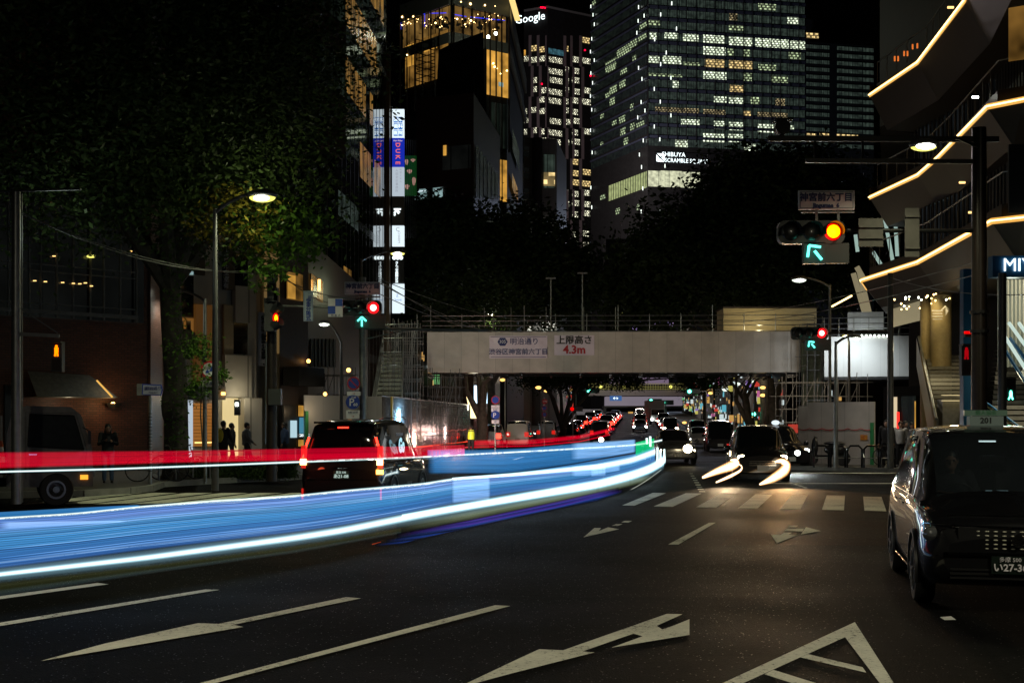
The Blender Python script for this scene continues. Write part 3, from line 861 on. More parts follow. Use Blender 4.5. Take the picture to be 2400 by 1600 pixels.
pane(w1, lowb, 'curtain', 1038, 1105, 345, 400, .1); pane(w1, lowb, 'w_amber2', 1040, 1049, 342, 365, .15); pane(w1, lowb, 'w_amber', 1041, 1048, 342, 366, .18)
pane(w1, lowb, 'w_cyan', 974, 1002, 445, 470, .12); pane(w1, lowb, 'w_cyan', 1016, 1039, 441, 467, .12)
for x0, x1, y in ((976, 1000, 449), (1022, 1037, 445)): pane(w1, lowb, 'white_sign', x0, x1, y, y + 2, .2, 'tube_light')
for k in range(6): pane(w2, lowb, 'w_dim2', 1114 + k * 9, 1120 + k * 9, 340 + k * 12, 460, .1)

# ================================================================== small grey office with square windows
sgb = empty('grey_office', (X(1225, 180), 180, 0), 'small pale grey tiled office with square dark windows below the slim tower', 'building')
gw = Wall(1222, 180, 1305, 181)
MB().prism([(gw.a.x, gw.a.y), (gw.b.x, gw.b.y), (gw.b.x + 2, gw.b.y + 15), (gw.a.x - 1, gw.a.y + 15)], 0, Z(322, 180)).build('wall', panel_mat('grey_tiles', (0.42, 0.43, 0.41), 1.3, 0.5), sgb)
for y in (343, 393, 442, 490):
    pane(gw, sgb, 'curtain', 1224, 1240, y, y + 24, .08)
    fr_ = MB(); gw.slabbox(fr_, gw.t(1224), gw.t(1240), Z(y + 12, 180), Z(y + 10, 180), .1, .2); fr_.build('window_frame', M['white'], sgb)
cy = MB(); cy.lathe([(.72, 0), (.72, Z(328, 180))], (X(1259, 179), 179, 0), n=20); cy.build('downpipe', M['fac_grey'], sgb)
pane(gw, sgb, 'w_dim', 1272, 1300, 362, 440, .1); pane(gw, sgb, 'w_warm', 1272, 1300, 404, 436, .15)

# ================================================================== glass office seen edge on along the left of the street
go = empty('glass_office', (X(800, 70), 70, 0), 'dark glass office block with amber storeys running away along the street', 'building')
g1 = Wall(790, 70, 905, 87); g0 = Wall(640, 62, 790, 70)
gback = [(g1.b.x - 22, g1.b.y + 3), (g0.a.x - 25, g0.a.y + 14)]
MB().prism([(g0.a.x, g0.a.y), (g1.a.x, g1.a.y), (g1.b.x, g1.b.y)] + gback, 0, 44).build('wall', mat('mirror_glass_wall', (0.005, 0.006, 0.007), 0.035, 0.0, 1.0), go)
for k, z in enumerate(np.arange(3.2, 42, 3.9)):
    fb = MB(); fb.quad(g1.p(-1, z + 2.4, .003), g1.p(g1.L, z + 2.4, .003), g1.p(g1.L, z + 2.9, .003), g1.p(-1, z + 2.9, .003)); fb.build('spandrel', M['curtain'], go)
bars = MB()
for q in np.arange(0, g1.L, 1.3): g1.slabbox(bars, q, q + .06, 2.6, 43, 0.004, .014)
for q in np.arange(0.5, g0.L, 1.5): g0.slabbox(bars, q, q + .07, 2.6, 43, 0.01, .14)
bars.build('mullion', mat('bronze_mullion', (0.05, 0.045, 0.04), 0.35, .5), go)
for (z0, z1, q0, q1, mm) in ((20.6, 22.6, 0, 12, 'w_amber2'), (24.4, 26.6, -1, 14, 'w_amber2'), (16.6, 18.7, 7, 16, 'w_amber2'), (9, 10.6, 0.5, 5, 'w_amber2'), (28.4, 30.5, 3, 16, 'w_amber2'), (13.2, 14.6, 0, 8, 'w_dim'), (5.2, 7.3, 1, 9, 'w_amber2'), (33, 35, 0, 12, 'w_dim')):
    for j in range(int((q1 - q0) / 1.3)):
        if rr.random() < .8:
            o = MB(); a = q0 + j * 1.3 + .08; o.quad(g1.p(a, z0, .008), g1.p(a + 1.12, z0, .008), g1.p(a + 1.12, z1, .008), g1.p(a, z1, .008), u0=a); o.build('window', M[mm], go)
o = MB(); g0.slabbox(o, 0, g0.L, 16.2, 44.2, .2, .5); o.build('cladding', M['fac_brown'], go)
for z in (19.5, 23.4, 27.2):
    o = MB(); g0.quad(o, 735, 786, 0, 0); o = MB(); t0, t1 = g0.t(722), g0.t(786); o.quad(g0.p(t0, z, .55), g0.p(t1, z, .55), g0.p(t1, z + 1.9, .55), g0.p(t0, z + 1.9, .55)); o.build('window', M['w_dim2'], go)
# narrow green board standing just beyond the sign stack; the glass front mirrors both
gb = empty('billboard', W(962, 458, 90), 'narrow green billboard with pale pink shapes just right of the lit sign stack', 'billboard')
o = MB(); o.bx(X(947, 90), X(976, 90), 90, 90.2, Z(458, 90), Z(365, 90)); o.build('panel', em('green_board', (0.01, 0.16, 0.02), 0.2, False), gb)
o = MB()
for px_, py_, w_, h_ in ((953, 380, 8, 14), (968, 376, 10, 8), (960, 402, 12, 10), (970, 425, 9, 20), (954, 438, 10, 12)):
    c_ = W(px_, py_, 89.96); k_ = 89.96 / F
    o.face([c_ + Vector((w_ * k_ * .5 * math.cos(a) * (1 + .3 * math.sin(3 * a)), 0, h_ * k_ * .5 * math.sin(a))) for a in np.linspace(0, 6.28, 12)[:-1]])
o.build('printed_shape', em('pink_shape', (0.9, 0.5, 0.4), 0.4, False), gb)
o = MB()
for k in range(7): o.bx(X(948 + k * 4.4, 89.8), X(949 + k * 4.4, 89.8), 89.7, 89.8, Z(560, 90), Z(330, 90))
o.build('lattice', M['black'], gb)

# brown fin column beside the office, and the tall lit sign
cb = MB(); cb.bx(X(899, 87), X(912, 87), 87.2, 88.2, 0, Z(118, 87))
tag(cb.build('facade_column', mat('bronze_column', (0.11, 0.07, 0.035), 0.4, .3), None), 'tall brown metal column at the corner of the dark glass office', 'column')
vs = empty('vertical_sign', (X(932, 88), 88, 4), 'tall narrow stack of lit white and blue shop sign boxes', 'sign')
dS = 88.0
def sbox(y0, y1, m_, nm='sign_box', x0=919, x1=947):
    o = MB(); o.bx(X(x0, dS), X(x1, dS), dS, dS + .35, Z(y1, dS), Z(y0, dS)); return o.build(nm, M[m_], vs)
sbox(256, 322.5, 'white_sign'); sbox(323.5, 391, 'blue_sign'); sbox(392, 459, 'white_dimsign'); sbox(460, 528, 'grey_sign'); sbox(529, 577, 'white_sign')
sbox(578, 662, 'black'); sbox(665, 733, 'white_sign')
tx = lambda s_, x, y, h, m_, **kw: text(s_, h / F * dS, W(x, y, dS - .03), M[m_], vs, **kw)
for i, ch in enumerate('原科院'):
    q = W(938.5, 281 + i * 15.5, dS - .02); o = MB(); o.box(q, (9.5 / F * dS, .02, 13.5 / F * dS)); o.build('printed_square', M['blue_em'], vs); tx(ch, 938.5, 281 + i * 15.5, 10, 'white_em')
    q = W(927.5, 281 + i * 15.5, dS - .02); o = MB(); o.box(q, (9.5 / F * dS, .02, 13.5 / F * dS)); o.build('printed_square', M['blue_em'], vs); tx('宮歯医'[i], 927.5, 281 + i * 15.5, 10, 'white_em')
tx('Hair Make', 932.5, 330, 5, 'pinkwhite_em')
for i, ch in enumerate('DUKE'): text(ch, 15 / F * dS, W(932, 340 + i * 14, dS - .03), M['orange_em'], vs, tilt=(R(90), R(90), 0), bold=.004)
for i, ch in enumerate('税理士法人'): tx(ch, 939, 398 + i * 7, 5, 'faintgrey_em')
for i, ch in enumerate('人田会計事務所'): tx(ch, 930, 400 + i * 8, 7, 'faintgrey_em')
text('it.', 24 / F * dS, W(931, 497, dS - .03), M['white_em'], vs, tilt=(R(90), R(90), 0), bold=.02)
tx('C', 932, 538, 14, 'faintgrey_em'); text('CHARM', 8 / F * dS, W(935, 556, dS - .03), M['faintgrey_em'], vs, tilt=(R(90), R(90), 0))
rg_ = MB()
for k in (-8, 0, 8): rg_.lathe([(4.5 / F * dS, -.02), (4.5 / F * dS, .02)], W(932 + k, 604, dS - .03), 'Y', 16)
rg_.build('ring_ornament', M['white_em'], vs)
for i, ch in enumerate('きんぶ宝飾時計店'): tx(ch, 930, 616 + i * 6.3, 7.5, 'white_em')
tx('Z', 931, 693, 9, 'blue_em'); tx('CRANE', 932, 703, 6, 'blue_em')

# ================================================================== left corner: brick building with glass upper floors
bb = empty('brick_building', (X(150, 44), 44, 0), 'brick corner building with dark glass upper floors, grey canopy and small amber lantern', 'building')
b1 = Wall(-160, 40, 345, 45); b2 = Wall(345, 45, 372, 46.5)
q2 = Wall(372, 46.5, 400, 60)
MB().prism([(b1.a.x, b1.a.y), (b1.b.x, b1.b.y), (b2.b.x, b2.b.y), (q2.b.x, q2.b.y), (b1.a.x, 62)], 0, 17).build('wall', M['brick'], bb)
o = MB(); b1.slabbox(o, 0, b1.t(318), Z(755, 44), Z(420, 44), .1, .6); o.build('glazed_storey', M['curtain'], bb)
fr_ = MB()
for x in (-60, 0, 48, 75, 112, 150, 190, 222, 260, 298): t = b1.t(x); b1.slabbox(fr_, t, t + .05, Z(755, 44), Z(420, 44), .6, .68)
for y in (640, 655, 727, 560, 500): b1.slabbox(fr_, 0, b1.t(300), Z(y, 44), Z(y, 44) + .04, .6, .66)
fr_.build('window_frame', M['grey'], bb)
o = MB(); b1.slabbox(o, 0, b1.t(300), Z(748, 44), Z(740, 44), .6, .75); o.build('sill', M['grey'], bb)
# canopy
o = MB()
t0, t1, t2 = b1.t(45), b1.t(190), b1.t(232)
o.face([b1.p(t0, Z(933, 44), 1.4), b1.p(t2, Z(933, 44), 1.4), b1.p(t1, Z(882, 44), .65), b1.p(t0, Z(876, 44), .65)])
o.face([b1.p(t0, Z(933, 44), 1.4), b1.p(t0, Z(934, 44), .05), b1.p(t2, Z(934, 44), .05), b1.p(t2, Z(933, 44), 1.4)])
o.build('canopy', mat('grey_canvas', (0.19, 0.18, 0.16), 0.6, noise=.2), bb)
o = MB(); o.beam(b1.at(186, 893, 1.3), b1.at(218, 932, 1.45), .08, .05); o.build('canopy_light', em('canopy_gold', (1.0, .55, .12), .9, False), bb)
ln = MB(); q = b1.at(255, 947, .35); ln.lathe([(.17, -.12), (.26, .0), (.26, .03)], q, n=6); lo = ln.build('lantern', M['black'], bb)
MB().ball(q + Vector((0, -.05, -.02)), .09, 10, 8).build('lantern_bulb', em('amber_lantern', (1.0, .55, .12), 12), lo)
lamp('POINT', q + Vector((.1, -.5, -.05)), 9, (1.0, .6, .25), .12, parent=bb)
lamp('POINT', b1.at(135, 945, .8), 5, (1.0, .8, .5), .1, parent=bb)
dd_ = MB(); b1.slabbox(dd_, b1.t(8), b1.t(48), 0, Z(905, 43), .02, .12); dd_.build('doorway', M['black'], bb)
o = MB(); b2.slabbox(o, 0, b2.L, 0, 17, .02, .12); o.build('brick_pier', M['brickdark'], bb)
for x, y in ((60, 662), (85, 664), (125, 666), (150, 668), (165, 669), (178, 667), (192, 674), (98, 478), (122, 479), (143, 480), (105, 605)):
    q = b1.at(x, y, .72); MB().box(q, (.10, .03, .03)).build('interior_lamp', em('amber_lamp', (1.0, .6, .2), 2.2, False) if x == 60 else bpy.data.materials['amber_lamp'], bb)
for x, y0, y1 in ((72, 265, 400), (215, 150, 200)): pass
up = empty('apartment_block', (X(150, 62), 62, 0), 'dark block behind the tree crown with two pale lit windows', 'building')
u1 = Wall(-200, 64, 390, 66)
MB().prism([(u1.a.x, u1.a.y), (u1.b.x, u1.b.y), (u1.b.x, 80), (u1.a.x, 80)], 0, 36).build('wall', M['fac_dark'], up)
pane(u1, up, 'w_lobby2', 192, 216, 158, 224, .1); pane(u1, up, 'w_lobby2', 165, 180, 158, 224, .1); pane(u1, up, 'w_dim2', 75, 120, 150, 220, .1); pane(u1, up, 'w_dim2', 265, 330, 150, 220, .1)
o = MB(); o.tube(u1.at(123, 258, .3), u1.at(217, 283, .3), .045, n=6); o.build('strip_light', em('gold_strip', (1., .6, .12), 1.6, False), up)

# ================================================================== white building with dark recesses
wb = empty('white_building', (X(500, 54), 54, 0), 'pale rendered low building with dark recessed windows and a bright doorway', 'building')
e1 = Wall(400, 52, 600, 55)
MB().prism([(e1.a.x, e1.a.y), (e1.b.x, e1.b.y), (e1.b.x - 1, 70), (e1.a.x - 3, 70)], 0, Z(470, 54)).build('wall', M['fac_white'], wb)
def blk(x0, x1, y0, y1, m_, nm, o0=.02, o1=.12, w_=e1, par=wb):
    dd = w_.depth((x0 + x1) / 2)
    o = MB(); w_.slabbox(o, w_.t(x0), w_.t(x1), Z(y1, dd), Z(y0, dd), o0, o1); return o.build(nm, M[m_] if isinstance(m_, str) else m_, par)
blk(402, 450, 555, 642, 'w_cyan', 'window'); blk(404, 428, 562, 640, M['white_dimsign'], 'curtain', .13, .16)
blk(402, 450, 645, 742, 'darkglass', 'window'); blk(411, 450, 745, 800, em('amber_glow_panel', (1., .42, .08), .16, False), 'amber_glow_bay')
blk(451, 496, 715, 930, em('amber_glow_wall', (1., .40, .08), .055, False), 'amber_glow_cladding', .02, .25)  # cladding, like the bay, is made to glow by emission
blk(415, 424, 752, 800, 'darkglass', 'window', .13, .2); blk(432, 441, 752, 800, 'darkglass', 'window', .13, .2)
blk(452, 477, 605, 645, 'black', 'air_grille'); blk(520, 541, 585, 680, 'black', 'vertical_sign', .02, .3)
blk(543, 577, 595, 672, 'darkglass', 'window'); blk(543, 577, 757, 830, 'darkglass', 'window')
blk(519, 541, 715, 850, M['fac_beige'], 'brown_panel', .02, .2)
blk(541, 580, 672, 757, 'fac_white', 'spandrel', .02, .35); blk(518, 580, 833, 930, 'fac_white', 'spandrel', .02, .3)
for i, ch in enumerate('貸ビル空室有'): text(ch, .26, W(530, 595 + i * 15, 52.8), M['signwhite'], wb)
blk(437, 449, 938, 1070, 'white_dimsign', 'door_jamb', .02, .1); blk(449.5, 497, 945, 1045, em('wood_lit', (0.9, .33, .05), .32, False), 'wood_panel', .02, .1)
slt = MB()
for k in range(12): e1.slabbox(slt, e1.t(450), e1.t(496), Z(951 + k * 8, 53), Z(950 + k * 8, 53), .11, .13)
slt.build('slat', M['polebrown'], wb)
blk(450, 495, 1035, 1038, em('warm_step', (1., .65, .2), 2.0), 'step_light', .2, .25)
blk(520, 556, 933, 1068, em('cream_doorway', (1., .78, .36), .75), 'doorway', .03, .08)
blk(556.5, 598, 933, 1068, 'fac_white', 'porch_wall', .03, .5)
blk(437, 500, 905, 937, 'fac_grey', 'fascia', .1, .9)
lamp('POINT', e1.at(540, 930, 1.0), 22, (1., .85, .55), .15, parent=wb)
q = e1.at(524, 948, 1.0); o = MB(); o.bx(q.x - .12, q.x + .12, q.y - .05, q.y + .1, q.z - .45, q.z + .2); wl = o.build('wall_lantern', M['black'], wb)
MB().box(q + Vector((0, -.08, 0)), (.12, .05, .14)).build('lantern_bulb', M['bulb_white'], wl)
MB().box(e1.at(493, 923, .95), (.14, .1, .12)).build('lantern_bulb', em('amber_lamp_strong', (1., .45, .1), 6, False), wb)

# slender beige building with the vertical name board
nb = empty('beige_building', (X(625, 56), 56, 0), 'slender beige rendered building with a vertical name board', 'building')
n1 = Wall(582, 56, 655, 57)
MB().prism([(n1.a.x, n1.a.y), (n1.b.x, n1.b.y), (n1.b.x, 68), (n1.a.x, 68)], 0, Z(520, 56)).build('wall', M['fac_beige'], nb)
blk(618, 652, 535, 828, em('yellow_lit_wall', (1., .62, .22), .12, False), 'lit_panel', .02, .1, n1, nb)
lamp('SPOT', n1.at(636, 690, 1.0), 60, (1., .7, .3), .1, (0, .45, 1), 120, parent=nb)
blk(591, 611, 733, 858, 'signwhite', 'name_board', .3, .5, n1, nb)
for i, ch in enumerate('株式会社'): text(ch, .26, n1.at(600, 748 + i * 13, .52), M['blackink'], nb, bold=.006)
for i, ch in enumerate('高野産業'): text(ch, .40, n1.at(601, 796 + i * 17, .52), M['blackink'], nb, bold=.012)

# ================================================================== dark brown block with shops
db = empty('brown_building', (X(660, 56), 56, 0), 'dark brown low block with an amber corner window and a small shop at street level', 'building')
h1 = Wall(656, 55, 722, 57); h2 = Wall(722, 57, 880, 84)
MB().prism([(h1.a.x, h1.a.y), (h1.b.x, h1.b.y), (h2.b.x, h2.b.y), (h2.b.x - 14, h2.b.y + 2), (h1.a.x - 1, 70)], 0, Z(560, 57)).build('wall', M['fac_brown'], db)
f2 = lambda *a, **k: blk(*a, w_=h1, par=db, **k)
f2(666, 706, 640, 703, 'w_amber2', 'window'); blk(667, 686, 645, 700, 'w_amber', 'window', .13, .15, h1, db)
blk(724, 752, 650, 700, 'w_amber2', 'window', .05, .1, h2, db)
MB().box(h2.at(733, 668, .3), (.12, .05, .5)).build('interior_lamp', bpy.data.materials['amber_lamp_strong'], db)
for x in range(724, 780, 9): blk(x, x + 5, 795, 860, 'fac_dark', 'window', .05, .1, h2, db)
f2(659, 720, 862, 905, 'fac_dark', 'fascia', o0=.1, o1=.9)
f2(660, 712, 950, 1050, 'black', 'shopfront'); blk(674, 687, 985, 1025, em('poster_blue', (.55, .8, .9), .8, False), 'poster', .14, .2, h1, db)
blk(690, 712, 950, 975, 'w_amber', 'window', .14, .2, h1, db); blk(690, 712, 1030, 1045, 'w_amber', 'window', .14, .2, h1, db)
blk(692, 708, 978, 1015, em('logo_panel', (.15, .6, .9), .35, False), 'shop_panel', .21, .25, h1, db)
text('GENIC', .16, h1.at(699, 1020, .3), M['white_em'], db)
lamp('POINT', h1.at(690, 965, 1.0), 8, (1., .7, .4), .1, parent=db)
for x, y, s_ in ((723, 846, .09), (817, 867, .09), (762, 923, .08)):
    dd = 52 if x != 723 else h2.depth(723) - .4
    MB().ball(W(x, y, dd), s_, 8, 6).build('lamp_face', bpy.data.materials['amber_lamp_strong'], db)
# ================================================================== footbridge under works, boarded with pale sheets
M['board'] = panel_mat('pale_boarding', (0.52, 0.475, 0.43), 1.0, 0.5, 0.16, 0.3)
M['board2'] = panel_mat('white_boarding', (0.55, 0.56, 0.55), 1.0, 0.5, 0.05, 0.15)
DB = 75.0
br = empty('footbridge', (X(1440, DB), DB, 0), 'footbridge boarded in pale sheets spanning the street, carrying two printed banners', 'footbridge')
bw = Wall(1001, DB, 1876, DB - .6)
def zb_(y): return Z(y, DB)
o = MB(); bw.slabbox(o, 0, bw.L, zb_(873), zb_(778), -.05, 0.0); o.build('boarding', M['board'], br)
o = MB(); bw.slabbox(o, 0, bw.L, zb_(871), zb_(862), -3.4, -.1); bw.slabbox(o, 0, bw.L, zb_(800), zb_(778), -3.6, -3.5); o.build('deck', M['polebrown'], br)
o = MB()
for y in (877, 881): o.tube(bw.p(-.5, zb_(y), .06), bw.p(bw.L, zb_(y), .06), .035, n=6)
for q in np.arange(0, bw.L, 1.8): bw.slabbox(o, q, q + .12, zb_(882), zb_(874), -3.3, .0)
o.build('soffit_beam', M['black'], br)
for y in (740, 752, 763, 776):
    o = MB(); o.tube(bw.p(-.3, zb_(y), -.1), bw.p(bw.L + .8, zb_(y), -.1), .028, n=6); o.build('rail', M['steel'], br)
for i, q in enumerate(np.arange(0.2, bw.L, 1.83)):
    o = MB(); o.tube(bw.p(q, zb_(778), -.1), bw.p(q, zb_(736) + (.5 if i % 3 == 0 else 0), -.1), .03, n=6); o.build('post', M['steel'], br)
for x in (1132, 1196, 1280, 1370, 1446):
    o = MB(); q = bw.t(x); o.tube(bw.p(q, zb_(770), -1.5), bw.p(q, zb_(715), -1.5), .025, n=6); o.build('pole', M['steel'], br)
for x, y in ((1291, 652), (1365, 640)):
    t_ = empty('spotlight_mast', W(x, 775, DB + 3), 'thin mast with a small T-shaped head standing behind the bridge, ' + ('shorter of the pair' if x == 1291 else 'taller of the pair'), 'mast', 'masts behind the bridge')
    MB().tube(W(x, 800, DB + 3), W(x, y, DB + 3), .045, n=8).build('pole', M['steel'], t_)
    MB().box(W(x, y, DB + 3), (.6, .1, .08)).build('head', M['grey'], t_)
# banners
def banner(x0, x1, y0, y1, lab):
    e = empty('banner', bw.at((x0 + x1) / 2, y1, .03), lab, 'banner', 'banners on the footbridge')
    n = 14; mb = MB(); rb_ = random.Random(int(x0))
    t0, t1 = bw.t(x0), bw.t(x1); za, zc = zb_(y1), zb_(y0)
    g_ = [[bw.p(t0 + (t1 - t0) * i / n, za + (zc - za) * j / 8, .035 + .018 * rb_.random()) for i in range(n + 1)] for j in range(9)]
    for j in range(8):
        for i in range(n): mb.face([g_[j][i], g_[j][i + 1], g_[j + 1][i + 1], g_[j + 1][i]])
    for (a, b_) in ((t0, t1),): bw.slabbox(mb, a, b_, za - .02, za, 0.01, .02)
    mb.build('sheet', M['banner'], e, smooth=True)
    return e
M['banner'] = mat('vinyl_banner', (0.78, 0.68, 0.78), 0.25, 0.0, 0.6)
e = banner(1147, 1283, 787, 839, 'pale banner with route badge and two rows of blue writing')
o = MB(); t0, t1 = bw.t(1150), bw.t(1280)
for a, b_, c_, d_ in ((t0, t1, 789, 790), (t0, t1, 836, 837)): bw.slabbox(o, a, b_, zb_(d_), zb_(c_), .06, .065)
o.build('printed_border', M['navy'], e)
o = MB(); c = bw.at(1178, 801, .07); pts = [c + Vector((.30 * math.cos(a), 0, .27 * math.sin(a))) for a in np.linspace(0, 2 * math.pi, 7)[:-1]]; o.face(pts); o.build('route_badge', M['navy'], e)
text('305', .27, c + Vector((0, -.02, 0)), M['signwhite'], e)
text('明治通り', .43, bw.at(1229, 801, .07), M['navy'], e, bold=.003, rz=bw.rz)
text('渋谷区神宮前六丁目', .385, bw.at(1215, 825, .10), M['navy'], e, bold=.002, rz=bw.rz)
e = banner(1299, 1393, 786, 832, 'pale banner warning of the height limit in black and red')
text('上限高さ', .53, bw.at(1346, 798, .09), M['blackink'], e, bold=.009, rz=bw.rz)
text('4.3m', .66, bw.at(1346, 820, .09), M['redink'], e, bold=.018, rz=bw.rz)

# hut on the bridge, right
hut = empty('site_hut', (X(1800, DB + 2), DB + 2, zb_(775)), 'cream flat-roofed hut standing on the right end of the footbridge', 'hut')
o = MB(); o.bx(X(1693, 77), X(1910, 77), 76.6, 79, zb_(790), Z(724, 77)); o.build('wall', mat('cream_panel', (0.50, 0.42, 0.24), .5, noise=.06), hut)
o = MB(); o.bx(X(1690, 77), X(1913, 77), 76.4, 79.2, Z(724, 77), Z(720, 77)); o.build('roof', M['polebrown'], hut)
lamp('POINT', W(1780, 768, 74.6), 90, (1., .82, .45), .2, parent=hut)
# second boarded landing, right, lit by a lamp
rl = empty('boarded_landing', (X(2000, 72), 72, 0), 'white boarded stair landing lit by a lamp at its top edge', 'landing')
lw = Wall(1932, 71, 2148, 70)
o = MB(); lw.slabbox(o, 0, lw.L, Z(883, 71), Z(789, 71), -.06, 0); o.build('boarding', M['board2'], rl)
o = MB(); lw.slabbox(o, 0, lw.L, Z(890, 71), Z(884, 71), -3, 0.03); o.build('soffit_beam', M['black'], rl)
o = MB()
for y in (745, 758, 770, 784): o.tube(lw.p(-1.2, Z(y, 71), -.2), lw.p(lw.L, Z(y, 71), -.2), .022, n=6)
for q in np.arange(0, lw.L, .8): o.tube(lw.p(q, Z(788, 71), -.2), lw.p(q, Z(744, 71), -.2), .02, n=5)
o.build('railing', M['steel'], rl)
o = MB()
lw.slabbox(o, lw.t(1990), lw.t(2075), Z(770, 71), Z(728, 71), -1.6, -1.3); o.build('cover_sheet', M['board2'], rl)
for k in range(8):
    MB().ball(lw.at(2010 + k * 10, 786.5, .05), .05, 6, 4).build('small_bulb', M['bulb_white'], rl)
# scaffold stair tower between the two
def scaffold(name_lab, x0, x1, y0, y1, zt, nx, nz, ny=2, mat_='pole', seed=1, r=.02):
    e = empty('scaffolding', ((x0 + x1) / 2, (y0 + y1) / 2, 0.15), name_lab, 'scaffolding', 'scaffolding at the footbridge ends')
    rs_ = random.Random(seed)
    for k, y in enumerate(np.linspace(y0, y1, ny)):
        o = MB()
        for x in np.linspace(x0, x1, nx): o.tube((x, y, .15), (x, y, zt + rs_.random() * .6), r, n=6)
        o.build('standard', M[mat_], e)
        o = MB()
        for z in np.linspace(.5, zt, nz): o.tube((x0 - .3 * rs_.random(), y, z), (x1 + .3 * rs_.random(), y, z + rs_.uniform(-.04, .04)), r, n=6)
        o.build('ledger', M[mat_], e)
        o = MB()
        for q in range(nx - 1):
            xa = x0 + (x1 - x0) * q / (nx - 1); xb = x0 + (x1 - x0) * (q + 1) / (nx - 1)
            z = .5 + (zt - .5) * ((q + k) % 3) / 3
            o.tube((xa, y, z), (xb, y, z + zt / 3.2), r * .8, n=5)
        o.build('brace', M[mat_], e)
    o = MB()
    for z in np.linspace(.5, zt, max(2, nz // 2)): o.bx(x0, x1, y0, y1, z - .02, z + .02) if False else o.tube((x0, y0, z), (x0, y1, z), r, n=5)
    o.build('transom', M[mat_], e)
    return e
scaffold('steel scaffold tower closing the gap at the right end of the boarded bridge', X(1878, 73), X(1930, 73), 71.5, 73.5, Z(765, 73), 4, 9)
o = MB(); o.bx(X(1880, 74), X(1930, 74), 74, 74.2, .2, Z(800, 74))
tag(o.build('debris_sheet', mat('greenish_sheet', (.12, .15, .11), .6, noise=.2)), 'greenish sheet hung behind the scaffold tower at the bridge end', 'sheet')
scaffold('dense scaffold frame around the left bridge stairs', X(905, 68), X(1000, 74), 66.5, 71, Z(772, 70), 7, 10, 3, seed=4)
scaffold('low scaffold frame above the silver fence, under the bridge', X(1000, 72), X(1085, 78), 73, 77, Z(885, 75), 8, 8, 3, seed=6)
scaffold('light scaffold frame above the white hoarding, left of the stairs', X(722, 60), X(830, 60), 59.5, 60.5, Z(880, 60), 6, 5, 2, seed=9)
scaffold('dark scaffold frame behind the right hoarding', X(1838, 62), X(2040, 62), 62.5, 64, Z(895, 62), 9, 6, 2, 'grey', seed=12)
# left bridge stairs
ls = empty('bridge_stairs', (X(900, 66), 66, 0.15), 'steep grey stairs climbing to the left end of the boarded bridge', 'stairs')
o = MB(); n = 22
for i in range(n):
    t = i / (n - 1)
    yy_ = 62 + 9 * t; x0 = X(862 + 36 * t, yy_); x1 = X(940 + 3 * t, yy_); z = .5 + t * (Z(828, 71) - .5)
    o.bx(x0, x1, yy_, yy_ + .42, z - .17, z)
o.build('stair_flight', mat('stair_metal', (.20, .21, .18), .6, noise=.2), ls)
for xa, xb in ((860, 897), (941, 944)):
    o = MB()
    a = Vector((X(xa, 62), 62, .4)); b_ = Vector((X(xb, 71), 71, Z(828, 71)))
    for h_ in (0.1, .55, 1.0): o.tube(a + Vector((0, 0, h_)), b_ + Vector((0, 0, h_)), .03, n=6)
    o.beam(a, b_, .06, .35)
    for t in np.linspace(0, 1, 10): p_ = a.lerp(b_, t); o.tube(p_, p_ + Vector((0, 0, 1)), .02, n=5)
    o.build('handrail', M['steel'], ls)
lamp('POINT', (X(905, 67), 65.5, 8.5), 90, (.9, 1., .6), .2, parent=ls)

# ------------------------------------------------------------------ hoardings and the corrugated silver fence
hw = Wall(713, 56, 895, 59)
hd = empty('hoarding', (X(800, 57), 57, .15), 'tall white site hoarding behind the black van', 'hoarding')
o = MB(); hw.slabbox(o, 0, hw.L, .15, Z(927, 57), -.05, 0); o.build('panel', M['board2'], hd)
o = MB(); hw.slabbox(o, hw.t(713), hw.t(720), .15, 2.3, .02, .1); o.build('green_chevron_post', mat('green_chevron', (.03, .25, .08), .5), hd)
lamp('POINT', W(762, 915, 55.2), 6, (1, .9, .7), .1, parent=hd)
fw = Wall(895, 59, 1102, 90)
M['silver'] = mat('corrugated_silver', (0.62, 0.62, 0.64), 0.24, 1.0, noise=.15, scale=1.5, bump=0.25)
sf = empty('corrugated_fence', (X(980, 70), 70, .15), 'silver corrugated metal fence reflecting coloured lights along the kerb', 'fence')
o = MB(); n = 520; L = fw.L
for i in range(n):
    t0, t1 = L * i / n, L * (i + 1) / n
    f_ = lambda t: .035 * math.sin(t * 2 * math.pi / .30)
    a = fw.p(t0, .15, f_(t0)); b_ = fw.p(t1, .15, f_(t1)); c = fw.p(t1, 3.0, f_(t1)); d = fw.p(t0, 3.0, f_(t0))
    nn = len(o.v); o.quad(a, b_, c, d)
o.build('corrugated_sheet', M['silver'], sf, smooth=True)
o = MB(); fw.slabbox(o, 0, L, 2.98, 3.06, -.06, .0); o.build('cap_rail', M['grey'], sf)
o = MB(); fw.slabbox(o, 1.9, 2.15, .15, 3.05, .05, .12); o.build('warning_post', mat('yellow_black', (.35, .25, .02), .5), sf)
lamp('POINT', fw.p(9, .9, 2.2), 330, (1, .55, .4), .3, name='fence_fill'); lamp('POINT', fw.p(5, 2.0, 2.5), 260, (.35, .7, 1), .3, name='fence_fill'); lamp('POINT', fw.p(20, 1.2, 3), 300, (1, .7, .6), .3, name='fence_fill')  # added bare lights that give the metal its coloured highlights
